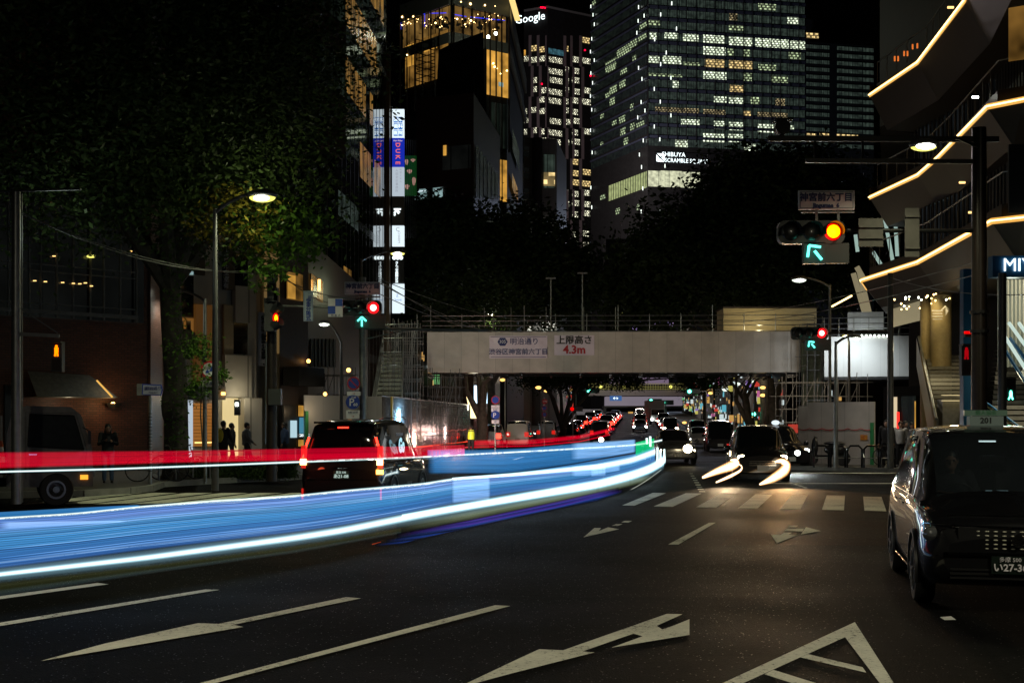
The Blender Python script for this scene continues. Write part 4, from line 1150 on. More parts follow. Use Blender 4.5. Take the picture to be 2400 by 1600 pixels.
# rope light hanging in swags along the fence
rp = MB(); pts = [fw.p(L * k / 60, 1.25 + .10 * abs(math.sin(k * .55)), .08) for k in range(61)]; rp.path(pts, .02, 5)
tag(rp.build('rope_light', em('red_tube', (.7, .06, .03), .5, False)), 'thin red rope light slung in swags along the silver fence', 'rope light')
rp = MB()
for k in range(40):
    q = fw.p(L * (k + .5) / 40, .5, .1); rp.box(q, (.12, .12, .05))
tag(rp.build('marker_strip', em('red_marker', (1., .06, .02), 1.4)), 'row of small red markers low on the silver fence', 'marker strip')
# right hoarding
rh = Wall(1870, 52, 2050, 50)
hd2 = empty('hoarding', (X(1950, 50), 50, .15), 'pale site hoarding with red cord and small orange arrow sign, right pavement', 'hoarding')
o = MB(); rh.slabbox(o, rh.t(1893), rh.L, .15, Z(941, 50), -.06, 0); rh.slabbox(o, 0, rh.t(1893) - .01, .15, Z(951, 51), -.06, -.01); o.build('panel', M['board'], hd2)
o = MB(); rh.slabbox(o, rh.t(2042), rh.t(2049), .15, Z(990, 50), .02, .12); o.build('green_chevron_post', bpy.data.materials['green_chevron'], hd2)
o = MB(); pts = [rh.p(rh.L * k / 24, Z(1004, 50) - .07 * math.sin(math.pi * ((k * .25) % 1)), .06) for k in range(25)]; o.path(pts, .018, 5); o.build('red_cord', mat('red_cord', (.5, .02, .02), .5), hd2)
o = MB(); rh.slabbox(o, rh.t(2017), rh.t(2034), Z(1031, 50), Z(1019, 50), .02, .04); so = o.build('arrow_sign', mat('orange_sign', (.65, .25, .02), .5), hd2)
text('→', .22, rh.at(2025, 1024, .06), M['redink'], hd2)
o = MB(); rh.slabbox(o, rh.t(1838), rh.t(1862), Z(1015, 51), Z(994, 51), -.4, -.35); o.build('red_display', em('red_display', (.8, .08, .05), .5, False), hd2)

# ------------------------------------------------------------------ street lamps
M['lens_y'] = em('lamp_lens_yellow', (0.85, 0.80, 0.16), 1.5)
M['lens_w'] = em('lamp_lens_white', (0.80, 0.90, 0.75), 1.6)
M['lens_o'] = em('lamp_lens_warm', (1.0, 0.55, 0.14), 2.2)
M['lens_core'] = em('lamp_core', (1.0, 1.0, .85), 25)
def street_lamp(lab, d, lx, ly, px, pytop, col='lens_y', power=400, lcol=(1, .95, .6), r=.33, base=0.15, curve=.9, arm_r=.045, pole_m='pole', light=True, group='street lamps along the avenue', pole_r=.075, aim=(0, 0, -1), cone=165):
    zt = Z(pytop, d); xp = X(px, d); xl = X(lx, d); zl = Z(ly, d)
    e = empty('street_lamp', (xp, d, base), lab, 'street lamp', group)
    o = MB(); o.path([(xp, d, base), (xp, d, base + 1.2), (xp, d, zt)], [pole_r * 1.25, pole_r * 1.1, pole_r * .7], 12); o.build('pole', M[pole_m], e, smooth=True)
    sx = 1 if xl > xp else -1
    pts = []
    for k in range(9):
        t = k / 8.0
        pts.append((xp + (xl - xp) * t - sx * .25 * (1 - t) * 0, d, zt - .1 + (zl - zt + .22) * math.sin(t * math.pi / 2) ** .8))
    o = MB(); o.path(pts, arm_r, 8); o.build('arm', M[pole_m], e, smooth=True)
    o = MB(); o.ball((xl, d, zl + .07), r, 16, 8, (1.15, .6, .38)); h = o.build('lamp_head', M['grey'], e, smooth=True)
    o = MB(); o.ball((xl, d, zl), r * .88, 18, 10, (1.1, .66, .40)); o.build('lens', M[col], h, smooth=True)
    o = MB(); o.ball((xl, d - r * .36, zl - r * .10), r * .55, 16, 8, (1.1, .6, .36)); o.build('lamp_core', M['lens_core'], h, smooth=True)
    if light: lamp('SPOT', (xl, d, zl - .18), power, lcol, .2, aim, cone, .8, parent=e)
    return e
street_lamp('arched street lamp glaring yellow-white beneath the left tree crown', 31, 615, 463, 504, 490, 'lens_y', 600, (.95, 1, .6))
lamp('POINT', W(612, 478, 33.2), 38, (.95, 1, .55), .3, name='crown_fill'); lamp('POINT', W(150, 560, 29), 24, (.75, .9, .8), .5, name='crown_fill')  # added bare points: one spills from the lamp, one only fills the crown
street_lamp('street lamp with a yellow glow just above the left small signal', 58, 932, 594, 847, 606, 'lens_y', 1500, (1, .98, .72), aim=(.45, .9, -.7), cone=125)
street_lamp('street lamp seen just over the boarded bridge rail', 84, 1148, 737, 1068, 750, 'lens_y', 500, (.95, 1, .5))
street_lamp('warm street lamp on a tall grey pole before the white boarded landing', 57, 1873, 656, 1945, 668, 'lens_w', 1700, (1, .80, .58), pole_m='steel', aim=(-.4, .8, -.7), cone=135)
street_lamp('low lamp shining white on the boarded landing', 47, 2005, 793, 1959, 800, 'lens_w', 170, (1, .93, .85), pole_m='steel', r=.2)
street_lamp('low pavement lamp beside the ivy-wrapped tree trunk', 46, 409, 687, 480, 700, 'lens_w', 260, (.9, 1, .85), r=.22, pole_m='pole')
street_lamp('white star-bright pavement lamp behind the blue checked sign', 50, 760, 760, 800, 800, 'lens_w', 110, (.95, 1, .95), r=.22)
street_lamp('small amber-tinted lamp above the bridge railing on the right', 60, 1982, 787, 1990, 800, 'lens_y', 60, (1, .9, .5), r=.16)
lamp('SPOT', W(2002, 800, 68), 560, (.88, .97, 1), .25, (0.1, .6, -.35), 130, .9, name='landing_light')
# two lamp faces mirrored in the left glass front, built as glowing saucers
for x, y, s_ in ((189, 606, .16), (281, 594, .06)):
    q = b1.at(x, y, .8); e = empty('lamp_face', q, 'small glowing saucer for a lamp mirrored in the glazed storey, ' + ('the bright one' if x == 189 else 'the faint one'), 'lamp', 'mirrored lamp faces in the glazed storey')
    MB().ball(q, s_, 12, 6, (1, .5, .35)).build('lens', M['lens_y' if x == 189 else 'lens_o'], e); MB().tube(q + Vector((0, 0, -.8)), q, .02, n=5).build('stem', M['grey'], e)

# ------------------------------------------------------------------ the big signal gantry, right foreground
gp = empty('signal_pole', (X(2295, 24), 24, .0), 'thick dark signal pole with long horizontal arms, right side', 'pole')
xp = X(2295, 24)
MB().path([(xp, 24, 0), (xp, 24, Z(300, 24))], [.15, .13], 16).build('pole', M['polebrown'], gp, smooth=True)
for y, x0, x1, w_ in ((327, 1800, 2340, .10), (379, 1888, 2300, .08)):
    MB().beam(W(x0, y - 2, 24), W(x1, y, 24), .08, w_).build('arm', M['black'], gp)
for x in (1910, 2022, 2165): MB().tube(W(x, 327, 24), W(x, 379, 24), .025, n=6).build('strut', M['black'], gp)
MB().tube(W(1985, 540, 24), W(2295, 541, 24), .04, n=8).build('signal_arm', M['black'], gp)
MB().bx(X(2035, 24), X(2345, 24), 23.9, 24.1, Z(590, 24), Z(589, 24)) 
for y in (735, 780): MB().lathe([(.17, 0), (.17, .06)], (xp, 24, Z(y, 24)), n=14).build('clamp_band', M['black'], gp)
cc = MB(); q = W(1832, 300, 24); cc.lathe([(.14, -.1), (.14, .14)], q, 'Y', 14); cc.box(q + Vector((0, 0, -.14)), (.08, .1, .14)); cc.box(q + Vector((.02, 0, .14)), (.34, .3, .03))
cmo = cc.build('traffic_camera', M['black'], None); tag(cmo, 'dark round traffic camera on the tip of the top gantry arm', 'camera')
gl2 = empty('street_lamp', W(2165, 379, 24), 'saucer street lamp burning yellow-green under the dark gantry arms', 'street lamp', 'street lamps along the avenue')
o = MB(); q = W(2165, 343, 22.4); o.ball(q + Vector((0, 0, .03)), .26, 16, 8, (1, .6, .4)); o.build('lamp_head', M['grey'], gl2, smooth=True)
o = MB(); o.ball(q + Vector((0, 0, 0)), .225, 16, 8, (1.05, .62, .38)); o.build('lens', M['lens_y'], gl2, smooth=True); MB().ball(q + Vector((0, -.1, -.02)), .15, 16, 8, (1.1, .5, .34)).build('lamp_core', M['lens_core'], gl2, smooth=True)
MB().path([W(2165, 335, 22.4), W(2240, 322, 23), W(2295, 345, 23.9)], .03, 6).build('arm', M['pole'], gl2)
lamp('SPOT', q + Vector((0, 0, -.12)), 300, (1, .95, .6), .2, (0, -.1, -1), 165, .8, parent=gl2)
M['backgrey'] = mat('weathered_back', (.06, .057, .05), .6, noise=.2)
# sign backs on the arm
for x0, x1, y0, y1, lb_ in ((2012, 2069, 512, 578, 'wider grey back of a road sign hung on the signal arm'), (2120, 2154, 488, 602, 'narrower, taller grey back of a road sign hung on the signal arm')):
    o = MB(); o.bx(X(x0, 23.8), X(x1, 23.8), 23.78, 23.81, Z(y1, 23.8), Z(y0, 23.8)); 
    for yy_ in (y0 + 20, y1 - 20): o.bx(X(x0, 23.8), X(x1, 23.8), 23.74, 23.78, Z(yy_ + 2, 23.8), Z(yy_ - 2, 23.8))
    tag(o.build('road_sign', M['backgrey']), lb_, 'road sign', 'sign backs on the signal arm')

# ------------------------------------------------------------------ traffic signals
M['red_lens'] = em('red_lens', (1.0, 0.16, 0.0), 3.0)
M['red_lens2'] = em('red_lens_core', (1.0, 0.004, 0.008), 2.2)
M['tail_glow'] = em('dim_red', (1, .0, .01), .35, False)
M['red_rim'] = em('red_lens_rim', (1.0, 0.0, 0.0), 1.3)
M['cyan'] = em('cyan_arrow', (0.10, 1.0, 0.75), 3.5)
M['cyan_star'] = em('cyan_lens', (0.10, 1.0, 0.65), 9.0)
M['dead_lens'] = mat('unlit_lens', (.03, .02, .02), .3, coat=.5)
M['housing'] = mat('signal_housing', (.035, .038, .04), .45)
def signal(lab, cx, cy, d, lens, arrow, pole=None, core=False, sgn=1, ascale=1.0, aoff=None):
    "three lamps in a row, red lit on the right, with an arrow box below; cx,cy = red lamp centre in the photo, lens = its diameter in metres"
    c = W(cx, cy, d)
    e = empty('traffic_signal', c, lab, 'traffic signal', 'traffic signals at the crossing')
    p = lens * 1.16
    o = MB()
    pts = []
    Lh, H_ = 3 * p + .06, lens * 1.28
    x0 = c.x - 2.5 * p - .03; x1 = c.x + .5 * p + .03
    rr_ = H_ * .3
    for (ax, az, a0) in ((x1 - rr_, c.z + H_ / 2 - rr_, 0), (x0 + rr_, c.z + H_ / 2 - rr_, 90), (x0 + rr_, c.z - H_ / 2 + rr_, 180), (x1 - rr_, c.z - H_ / 2 + rr_, 270)):
        for k in range(5): a = R(a0 + k * 22.5); pts.append((ax + rr_ * math.cos(a), az + rr_ * math.sin(a)))
    fr_ = [(x, d - .08, z) for x, z in pts]; bk_ = [(x, d + .10, z) for x, z in pts]
    o.face(list(reversed(fr_))); o.face(bk_)
    for i in range(len(pts)): j = (i + 1) % len(pts); o.face([fr_[i], fr_[j], bk_[j], bk_[i]])
    o.build('housing', M['housing'], e)
    for k in (0, 1, 2):
        q = Vector((c.x - k * p, d - .08, c.z))
        vz = MB()   # visor: open half tube
        m_ = 14
        for i in range(m_):
            a0, a1 = R(-20 + 220 * i / m_), R(-20 + 220 * (i + 1) / m_)
            for (ra, s2) in ((lens * .53, 1), (lens * .505, -1)):
                P = [Vector((q.x + ra * math.cos(a), y_, q.z + ra * math.sin(a))) for a, y_ in ((a0, q.y), (a1, q.y), (a1, q.y - .22), (a0, q.y - .22))]
                vz.face(P if s2 > 0 else list(reversed(P)))
        vz.build('visor', M['housing'], e)
        ln_ = MB(); ln_.ball((q.x, q.y, q.z), lens * .47, 20, 10, (1, .28, 1))
        mm = ('red_lens2' if core else 'red_rim') if k == 0 else 'dead_lens'
        lo_ = ln_.build('lens', M[mm], e, smooth=True)
        if k == 0 and core:
            MB().ball((q.x, q.y - .05, q.z), lens * .26, 20, 10, (1, .3, 1)).build('lens_glow', em('red_lens_white', (1., .50, .42), 5), lo_, smooth=True)
        if k == 0 and not core:
            MB().ball((q.x + .008, q.y - .035, q.z + .005), lens * .36, 20, 10, (1, .3, 1)).build('lens_glow', em('red_lens_hot', (1., .30, .0), 5.5), lo_, smooth=True)
    # arrow box
    ax, ay = aoff
    a = W(ax, ay, d)
    o = MB(); o.box((a.x, d, a.z), (lens * 1.2, .16, lens * 1.15)); o.box((a.x + lens * 1.25, d, a.z), (lens * 1.3, .14, lens * 1.1)); o.build('arrow_box', M['housing'], e)
    o = MB(); s_ = lens * .42 * ascale; ya = d - .1
    if arrow == 'up': segs = [((0, -1), (0, .4)), ((0, .95), (-.9, .1)), ((0, .95), (.9, .1))]
    else: segs = [((.9, -.9), (-.05, .25)), ((-.75, .95), (.75, .75)), ((-.75, .95), (-.95, -.55))]
    for (u0, v0), (u1, v1) in segs: o.beam((a.x + u0 * s_, ya, a.z + v0 * s_), (a.x + u1 * s_, ya, a.z + v1 * s_), .035 * lens / .3, .035 * lens / .3)
    o.build('arrow_light', M['cyan'], e)
    lamp('POINT', (c.x, d - .45, c.z), 1.2 * (lens / .3), (1, .05, .02), .1, parent=e)
    lamp('POINT', (a.x, d - .4, a.z), .7, (.1, 1, .7), .1, parent=e)
    return e
def name_board(lab, x0, x1, y0, y1, d, par_lab, s1, s2):
    e = empty('name_board', W((x0 + x1) / 2, y1, d), lab, 'street sign', 'street name boards')
    o = MB(); o.bx(X(x0, d), X(x1, d), d - .03, d + .03, Z(y1, d), Z(y0, d)); o.build('panel', M['signwhite'], e)
    fr_ = MB(); w_ = .018
    xa, xb, za, zb2 = X(x0, d) + .03, X(x1, d) - .03, Z(y1, d) + .03, Z(y0, d) - .03
    for a, b_ in (((xa, za), (xb, za)), ((xb, za), (xb, zb2)), ((xb, zb2), (xa, zb2)), ((xa, zb2), (xa, za))):
        fr_.beam((a[0], d - .034, a[1]), (b_[0], d - .034, b_[1]), w_, .006)
    fr_.build('border', M['navy'], e)
    text('神宮前六丁目', s1, W((x0 + x1) / 2, y0 + (y1 - y0) * .36, d - .04), M['navy'], e, bold=.005)
    text('Jingumae  6', s2, W((x0 + x1) / 2, y0 + (y1 - y0) * .77, d - .04), M['navy'], e, bold=.006)
    o = MB(); o.bx(X(x0 + 6, d), X(x1, d), d - .03, d + .03, Z(y1 + 7, d), Z(y1 + 4, d))
    for x in (x0 + (x1 - x0) * .33, x0 + (x1 - x0) * .72): o.bx(X(x - 3, d), X(x + 3, d), d, d + .03, Z(y1 + 34, d), Z(y1, d))
    o.build('bracket', M['grey'], e)
    return e
signal('largest horizontal signal with big red lamp and green left-up arrow, on the gantry', 1949, 545, 24, .34, 'diag', aoff=(1907, 594))
name_board('larger white name board over the big signal on the gantry', 1871, 2002, 447, 492, 23.9, '', .165, .105)
signal('left signal with glaring red lamp and green straight-ahead arrow, below the small name board', 876, 722, 38, .36, 'up', core=True, aoff=(849, 754), ascale=.95)
name_board('smaller white name board over the left signal', 808, 891, 661, 690, 37.9, '', .165, .105)
signal('farther right signal with glaring red lamp and green diagonal arrow, before the white landing', 1924, 781, 46, .36, 'diag', core=True, aoff=(1901, 808), ascale=.8)
# poles of the smaller two
def simple_pole(lab, x, y0, d, r=.07, m_='steel', base=.15, name='signal_pole'):
    e = empty(name, (X(x, d), d, base), lab, 'pole')
    MB().path([(X(x, d), d, base), (X(x, d), d, Z(y0, d))], [r * 1.2, r], 12).build('pole', M[m_], e, smooth=True)
    return e
sp1 = simple_pole('grey steel pole carrying the left signal and its name board', 850, 650, 38.1, .10)
MB().tube(W(850, 770, 38.1), W(1145, 773, 38.1), .035, n=8).build('arm', M['steel'], sp1)
MB().tube(W(855, 795, 38.1), W(965, 770, 38.1), .02, n=6).build('strut', M['steel'], sp1)
sp2 = simple_pole('thin dark pole holding the farther right signal by a long arm', 2087, 640, 46.1, .10, 'pole')
MB().tube(W(1924, 781, 46.1), W(2087, 778, 46.1), .035, n=8).build('arm', M['black'], sp2)
sp3 = simple_pole('left edge pole with a cyan sheen, tall and bare', 38, 450, 26, .085, 'steel')
MB().path([W(-80, 452, 26), W(80, 446, 26), W(190, 443, 26)], .025, 6).build('arm', M['steel'], sp3)
MB().beam(W(38, 782, 26), W(139, 787, 26), .05, .07).build('arm', M['grey'], sp3)
MB().tube(W(45, 720, 26), W(135, 780, 26), .012, n=5).build('strut', M['grey'], sp3)
sp3b = simple_pole('dark slimmer pole right behind the left edge pole', 47, 455, 26.5, .05, 'pole')
sp4 = simple_pole('dark utility pole with boxes and a side-facing red signal', 637, 620, 36, .13, 'polebrown')
sp5 = simple_pole('slim grey pole leaning on the right of the taxi roof, below the blue sign', 2349, 640, 30, .09, 'pole')
o = MB()
for x, y, w_, h_ in ((636, 640, 16, 46), (640, 696, 24, 22), (625, 710, 9, 22), (648, 690, 8, 30)): o.box(W(x, y, 35.8), (w_ / F * 36, .25, h_ / F * 36))
o.build('control_box', M['housing'], sp4)
MB().tube(W(655, 717, 36), W(805, 720, 36), .035, n=8).build('arm', M['steel'], sp4)
MB().tube(W(622, 1040, 35.9), W(624, 800, 35.9), .025, n=6).build('conduit', M['steel'], sp4)
MB().box(W(645, 930, 35.8), (.35, .25, .45)).build('control_box', M['housing'], sp4)

def ped_signal(lab, x, y, d, w_, h_, lit, col, side=0):
    e = empty('pedestrian_signal', W(x, y, d), lab, 'pedestrian signal', 'pedestrian signals')
    c = W(x, y, d); w2, h2 = w_ / F * d, h_ / F * d
    o = MB(); o.box((c.x, c.y, c.z), (w2, .18, h2)); o.box((c.x, c.y - .05, c.z + h2 * .5 + .02), (w2 * 1.08, .28, .03)); o.build('housing', M['housing'], e)
    for k, s_ in ((0, .25), (1, -.25)):
        q = Vector((c.x, c.y - .095, c.z + s_ * h2))
        if (lit == 'red' and k == 0) or (lit == 'green' and k == 1):
            f_ = MB(); u = h2 * .38
            f_.ball(q + Vector((0, 0, u * .38)), u * .13, 8, 6); f_.box(q + Vector((0, 0, u * .03)), (u * .34, .02, u * .48))
            f_.beam(q + Vector((-u * .08, 0, -u * .2)), q + Vector((-u * .14 * (2 if k else 1), 0, -u * .55)), .02, u * .14)
            f_.beam(q + Vector((u * .08, 0, -u * .2)), q + Vector((u * .12 * (2 if k else 1), 0, -u * .55)), .02, u * .14)
            f_.build('lit_figure', M[col], e)
        else:
            MB().box(q, (w2 * .8, .02, h2 * .4)).build('lens', M['dead_lens'], e)
    return e
ped_signal('red standing-man signal hung beside the left edge pole', 136, 838, 26, 25, 66, 'red', 'red_lens')
ped_signal('green walking-man signal before the far stairs, right edge', 2366, 912, 34, 24, 52, 'green', 'cyan_star')
ped_signal('dark signal edge-on with a dim red glow beside the thick right pole', 2262, 845, 30, 22, 70, 'red', 'tail_glow')
e = empty('waiting_display', W(2270, 783, 30), 'small red wait display above the edge-on pedestrian signal', 'display')
MB().box(W(2270, 783, 30), (.2, .15, .13)).build('housing', M['housing'], e); MB().box(W(2270, 779, 29.9), (.2, .02, .06)).build('lit_panel', M['red_rim'], e)
MB().tube(W(2300, 882, 34), W(2420, 882, 34), .025, n=6)
# side-facing signal on the utility pole
e = empty('traffic_signal', W(640, 745, 35.6), 'side-on signal with an elongated red glow on the utility pole', 'traffic signal', 'traffic signals at the crossing')
o = MB(); o.box(W(634, 745, 35.6), (.26, .5, .75)); o.build('housing', M['housing'], e)
for yy_ in (730, 763): 
    o = MB(); o.lathe([(.16, 0), (.16, .28), (.14, .28), (.14, 0.02)], W(648, yy_, 35.5), M=Matrix.Translation(W(640, yy_, 35.5)) @ Matrix.Rotation(R(62), 4, 'Y') @ Matrix.Rotation(R(25), 4, 'X'), n=16); o.build('visor', M['housing'], e)
MB().ball(W(646, 746, 35.35), .15, 12, 8, (.55, .5, 1)).build('lens', M['red_rim'], e)
MB().ball(W(647, 746, 35.3), .10, 12, 8, (.45, .5, 1)).build('lens_glow', bpy.data.materials['red_lens_hot'], e)

# ------------------------------------------------------------------ road signs
def round_sign(lab, x, y, r, d, face, rim=None, txt=None, plates=(), pole=None, bar=False, group='round road signs'):
    e = empty('road_sign', W(x, y, d), lab, 'road sign', group)
    c = W(x, y, d); rr_ = r / F * d
    MB().lathe([(rr_, -.012), (rr_, .012)], c, 'Y', 28).build('disc', M[rim or face], e)
    if rim: MB().lathe([(rr_ * .78, -.006), (rr_ * .78, .012)], c + Vector((0, -.012, 0)), 'Y', 28).build('disc_field', M[face], e)
    if bar: MB().beam(c + Vector((-rr_ * .6, -.03, rr_ * .6)), c + Vector((rr_ * .6, -.03, -rr_ * .6)), .01, rr_ * .18).build('bar', M['redink'], e)
    for s_, dx, dy, h_, m_ in (txt or ()): text(s_, h_ / F * d, W(x + dx, y + dy, d - .04), M[m_], e, bold=.003)
    for (w_, h_, dy, s_, m_) in plates:
        MB().box(W(x, y + dy, d), (w_ / F * d, .02, h_ / F * d)).build('plate', M['signwhite'], e)
        text(s_, h_ * .75 / F * d, W(x, y + dy, d - .03), M[m_], e, sx=1.3 if s_ == '→' else .8)
    return e
round_sign('no-parking disc, dark blue with red ring, above the P sign', 829, 898, 15.5, 37.5, 'blue', 'redink', bar=True, plates=[(32, 9, 24, '→', 'redink')])
round_sign('blue round parking sign reading P 60 on the signal pole', 827, 942, 16.5, 37.5, 'blue', None, [('P', -3, 1, 25, 'signwhite'), ('60', 6, 6, 10, 'signwhite'), ('7-20', 2, -11, 6, 'signwhite')], [(32, 9, 24, '8:00-20:00', 'navy'), (31, 9, 33.5, '→', 'redink')])
round_sign('round sign with red ring and two blue cars, tangled in ivy', 491, 866, 20.5, 34.5, 'signwhite', 'redink', [('▲', -5, 4, 11, 'blue'), ('▲', 6, -1, 15, 'blue')], [(42, 14, 33, '3-20', 'navy')])
round_sign('farther no-parking disc under the bridge, left tree', 1161, 937, 10, 70, 'blue', 'redink', None, [(19, 5, 15, '→', 'redink'), (19, 9, 23, '8-20', 'navy')])
round_sign('farther blue round P sign under the bridge, left tree', 1161, 972, 10, 70, 'blue', None, [('P', -2, 1, 15, 'signwhite')], [(17, 8, 16, '60', 'navy')])
round_sign('small red-faced disc on the far pole, topmost of three', 1277, 941, 6.5, 90, 'redink', None, [('徐行', 0, 0, 5, 'signwhite')])
round_sign('small blue disc on the far pole, middle of three', 1276, 956, 6, 90, 'blue', 'redink')
round_sign('small blue disc on the far pole, lowest of three', 1276, 971, 6, 90, 'blue', 'redink')
for lab, x, y0, d in (('slim post of the farther round signs under the bridge', 1161, 925, 70.1), ('slim post of the three small discs', 1276, 930, 90.2), ('ivy-hung post with the red-ringed disc', 481, 700, 34.7)):
    simple_pole(lab, x, y0, d, .04, 'steel', name='sign_post')
# vertical notice and checked panel on the arm
e = empty('notice_board', W(723, 752, 35.9), 'tall pale blue notice with vertical blue writing on the arm', 'street sign')
o = MB(); o.bx(X(712, 35.9), X(734, 35.9), 35.85, 35.9, Z(753, 35.9), Z(682, 35.9)); o.build('panel', mat('pale_blue_panel', (.42, .52, .60), .5), e)
o = MB()
for a, b_ in (((713.5, 684), (732.5, 684)), ((713.5, 751), (732.5, 751)), ((713.5, 684), (713.5, 751)), ((732.5, 684), (732.5, 751))): o.beam(W(*a, 35.84), W(*b_, 35.84), .012, .006)
o.build('border', M['blue'], e)
for i, ch in enumerate('一部'): text(ch, .11, W(726, 688 + i * 9, 35.83), M['blue'], e)
for i, ch in enumerate('歩車分離式'): text(ch, .145, W(723, 704 + i * 10.5, 35.83), M['blue'], e, bold=.003)
e = empty('checked_sign', W(787, 742, 36), 'blue and cream checked panel between the notice and the left signal', 'street sign')
o = MB(); o.bx(X(770, 36), X(804, 36), 35.9, 35.94, Z(743, 36), Z(700, 36)); o.build('panel', M['signwhite'], e)
o = MB(); o.bx(X(770, 36), X(787, 36), 35.88, 35.9, Z(736, 36), Z(718, 36)); o.bx(X(787, 36), X(804, 36), 35.88, 35.9, Z(718, 36), Z(701, 36)); o.build('blue_square', mat('vivid_blue', (.01, .07, .45), .5), e)
text('時 差 式', .075, W(787, 739.5, 35.86), M['navy'], e)
# blue arrow-shaped destination sign on its own post
e = empty('direction_sign', (X(351, 34), 34, .15), 'small arrow-shaped destination sign with blue border on a striped post', 'street sign')
o = MB(); dd = 34; P = [(333, 899), (378, 901), (381, 914), (378, 927), (333, 925)]
f_ = [W(x, y, dd) for x, y in P]; b_ = [p_ + Vector((0, .04, 0)) for p_ in f_]
o.face(list(reversed(f_))); o.face(b_)
for i in range(5): j = (i + 1) % 5; o.face([f_[i], f_[j], b_[j], b_[i]])
o.build('panel', M['blue'], e)
P = [(335.5, 902), (376, 903.5), (378.5, 914), (376, 924.5), (335.5, 923)]
o = MB(); o.face([W(x, y, dd - .01) for x, y in reversed(P)]); o.build('field', mat('lilac_white', (.38, .38, .5), .5), e)
MB().bx(X(322, 34), X(333, 34), 33.95, 34.1, Z(926, 34), Z(899, 34)).build('side_box', M['grey'], e)
text('明治通り', .115, W(359, 910, dd - .02), M['navy'], e); text('Meiji-dori', .06, W(359, 919, dd - .02), M['navy'], e)
text('305', .06, W(342, 913, dd - .02), M['navy'], e)
MB().path([(X(351, 34), 34.05, .1), (X(351, 34), 34.05, Z(927, 34))], .045, 10).build('post', M['steel'], e)
bands = MB()
for k in range(18): bands.lathe([(.05, 0), (.05, .02)], (X(351, 34), 34.05, .5 + k * .09), n=10)
bands.build('band', M['black'], e)

# overhead wires
wr = MB()
def wire(a, b_, sag, r=.014):
    pts = [a.lerp(b_, t) + Vector((0, 0, -sag * 4 * t * (1 - t))) for t in np.linspace(0, 1, 18)]
    o = MB(); o.path(pts, r, 5); return o
for i, (a, b_, s_) in enumerate(((W(45, 500, 26), W(637, 640, 36), .35), (W(45, 495, 26), W(637, 628, 36), .5), (W(640, 625, 36), W(850, 720, 38), .35), (W(640, 640, 36), W(848, 700, 38), .2), (W(892, 660, 38), W(1170, 775, 75), .4),
                             (W(892, 665, 38), W(1240, 776, 75), .5), (W(892, 690, 38), W(1130, 770, 75), .2), (W(892, 655, 38), W(1300, 745, 75), .5), (W(1695, 755, 75), W(2300, 640, 30), .3), (W(1695, 735, 75), W(2300, 610, 30), .3), (W(2087, 650, 46), W(2420, 690, 30), .2))):
    tag(wire(a, b_, s_).build('wire', M['pole']), ['upper slack wire from the left edge pole to the utility pole', 'lower slack wire from the left edge pole to the utility pole', 'upper wire from the utility pole to the left signal', 'lower wire from the utility pole to the left signal', 'wire falling from the small name board to the bridge rail, second from below',
        'wire falling from the small name board, longest to the middle of the bridge', 'lowest wire falling from the left signal to the bridge', 'topmost wire falling from the small name board over the bridge', 'lower long wire crossing above the cream hut', 'upper long wire crossing above the cream hut', 'short wire from the right thin pole to the picture edge'][i], 'wire', 'overhead wires')
# ================================================================== terraced shopping building on the right with warm light lines
tb = empty('terraced_building', (X(2250, 50), 50, 0), 'terraced shopping building with dark decks edged in warm zigzag light lines', 'building')
M['fascia'] = panel_mat('bronze_fascia', (0.034, 0.027, 0.019), 2.1, 0.5, .06, .35)
M['line_light'] = em('warm_line', (1.0, 0.68, 0.26), 4.0)
M['line_glow'] = em('warm_line_edge', (1.0, 0.50, 0.10), 0.9)
plan = [(X(2038, 62.6), 62.6), (X(2151, 56.9), 56.9), (X(2200, 53.0), 53.0), (X(2314, 44.6), 44.6), (X(2400, 43.6), 43.6), (X(2600, 41.5), 41.5), (X(2900, 41), 41)]
plan3 = [(X(2018, 63), 62.0), (X(2030, 57.7), 58.5), (X(2150, 51.9), 51.9), (X(2275, 43.8), 43.8), (X(2324, 41.3), 41.3), (X(2400, 40.6), 40.6), (X(2700, 38), 38)]
plan0 = plan; p1_ = [(X(2038, 62.6), 62.6), (X(2151, 56.9), 56.9), (X(2262, 48.5), 48.5), (X(2380, 39), 40.5), (X(2600, 34), 36)]
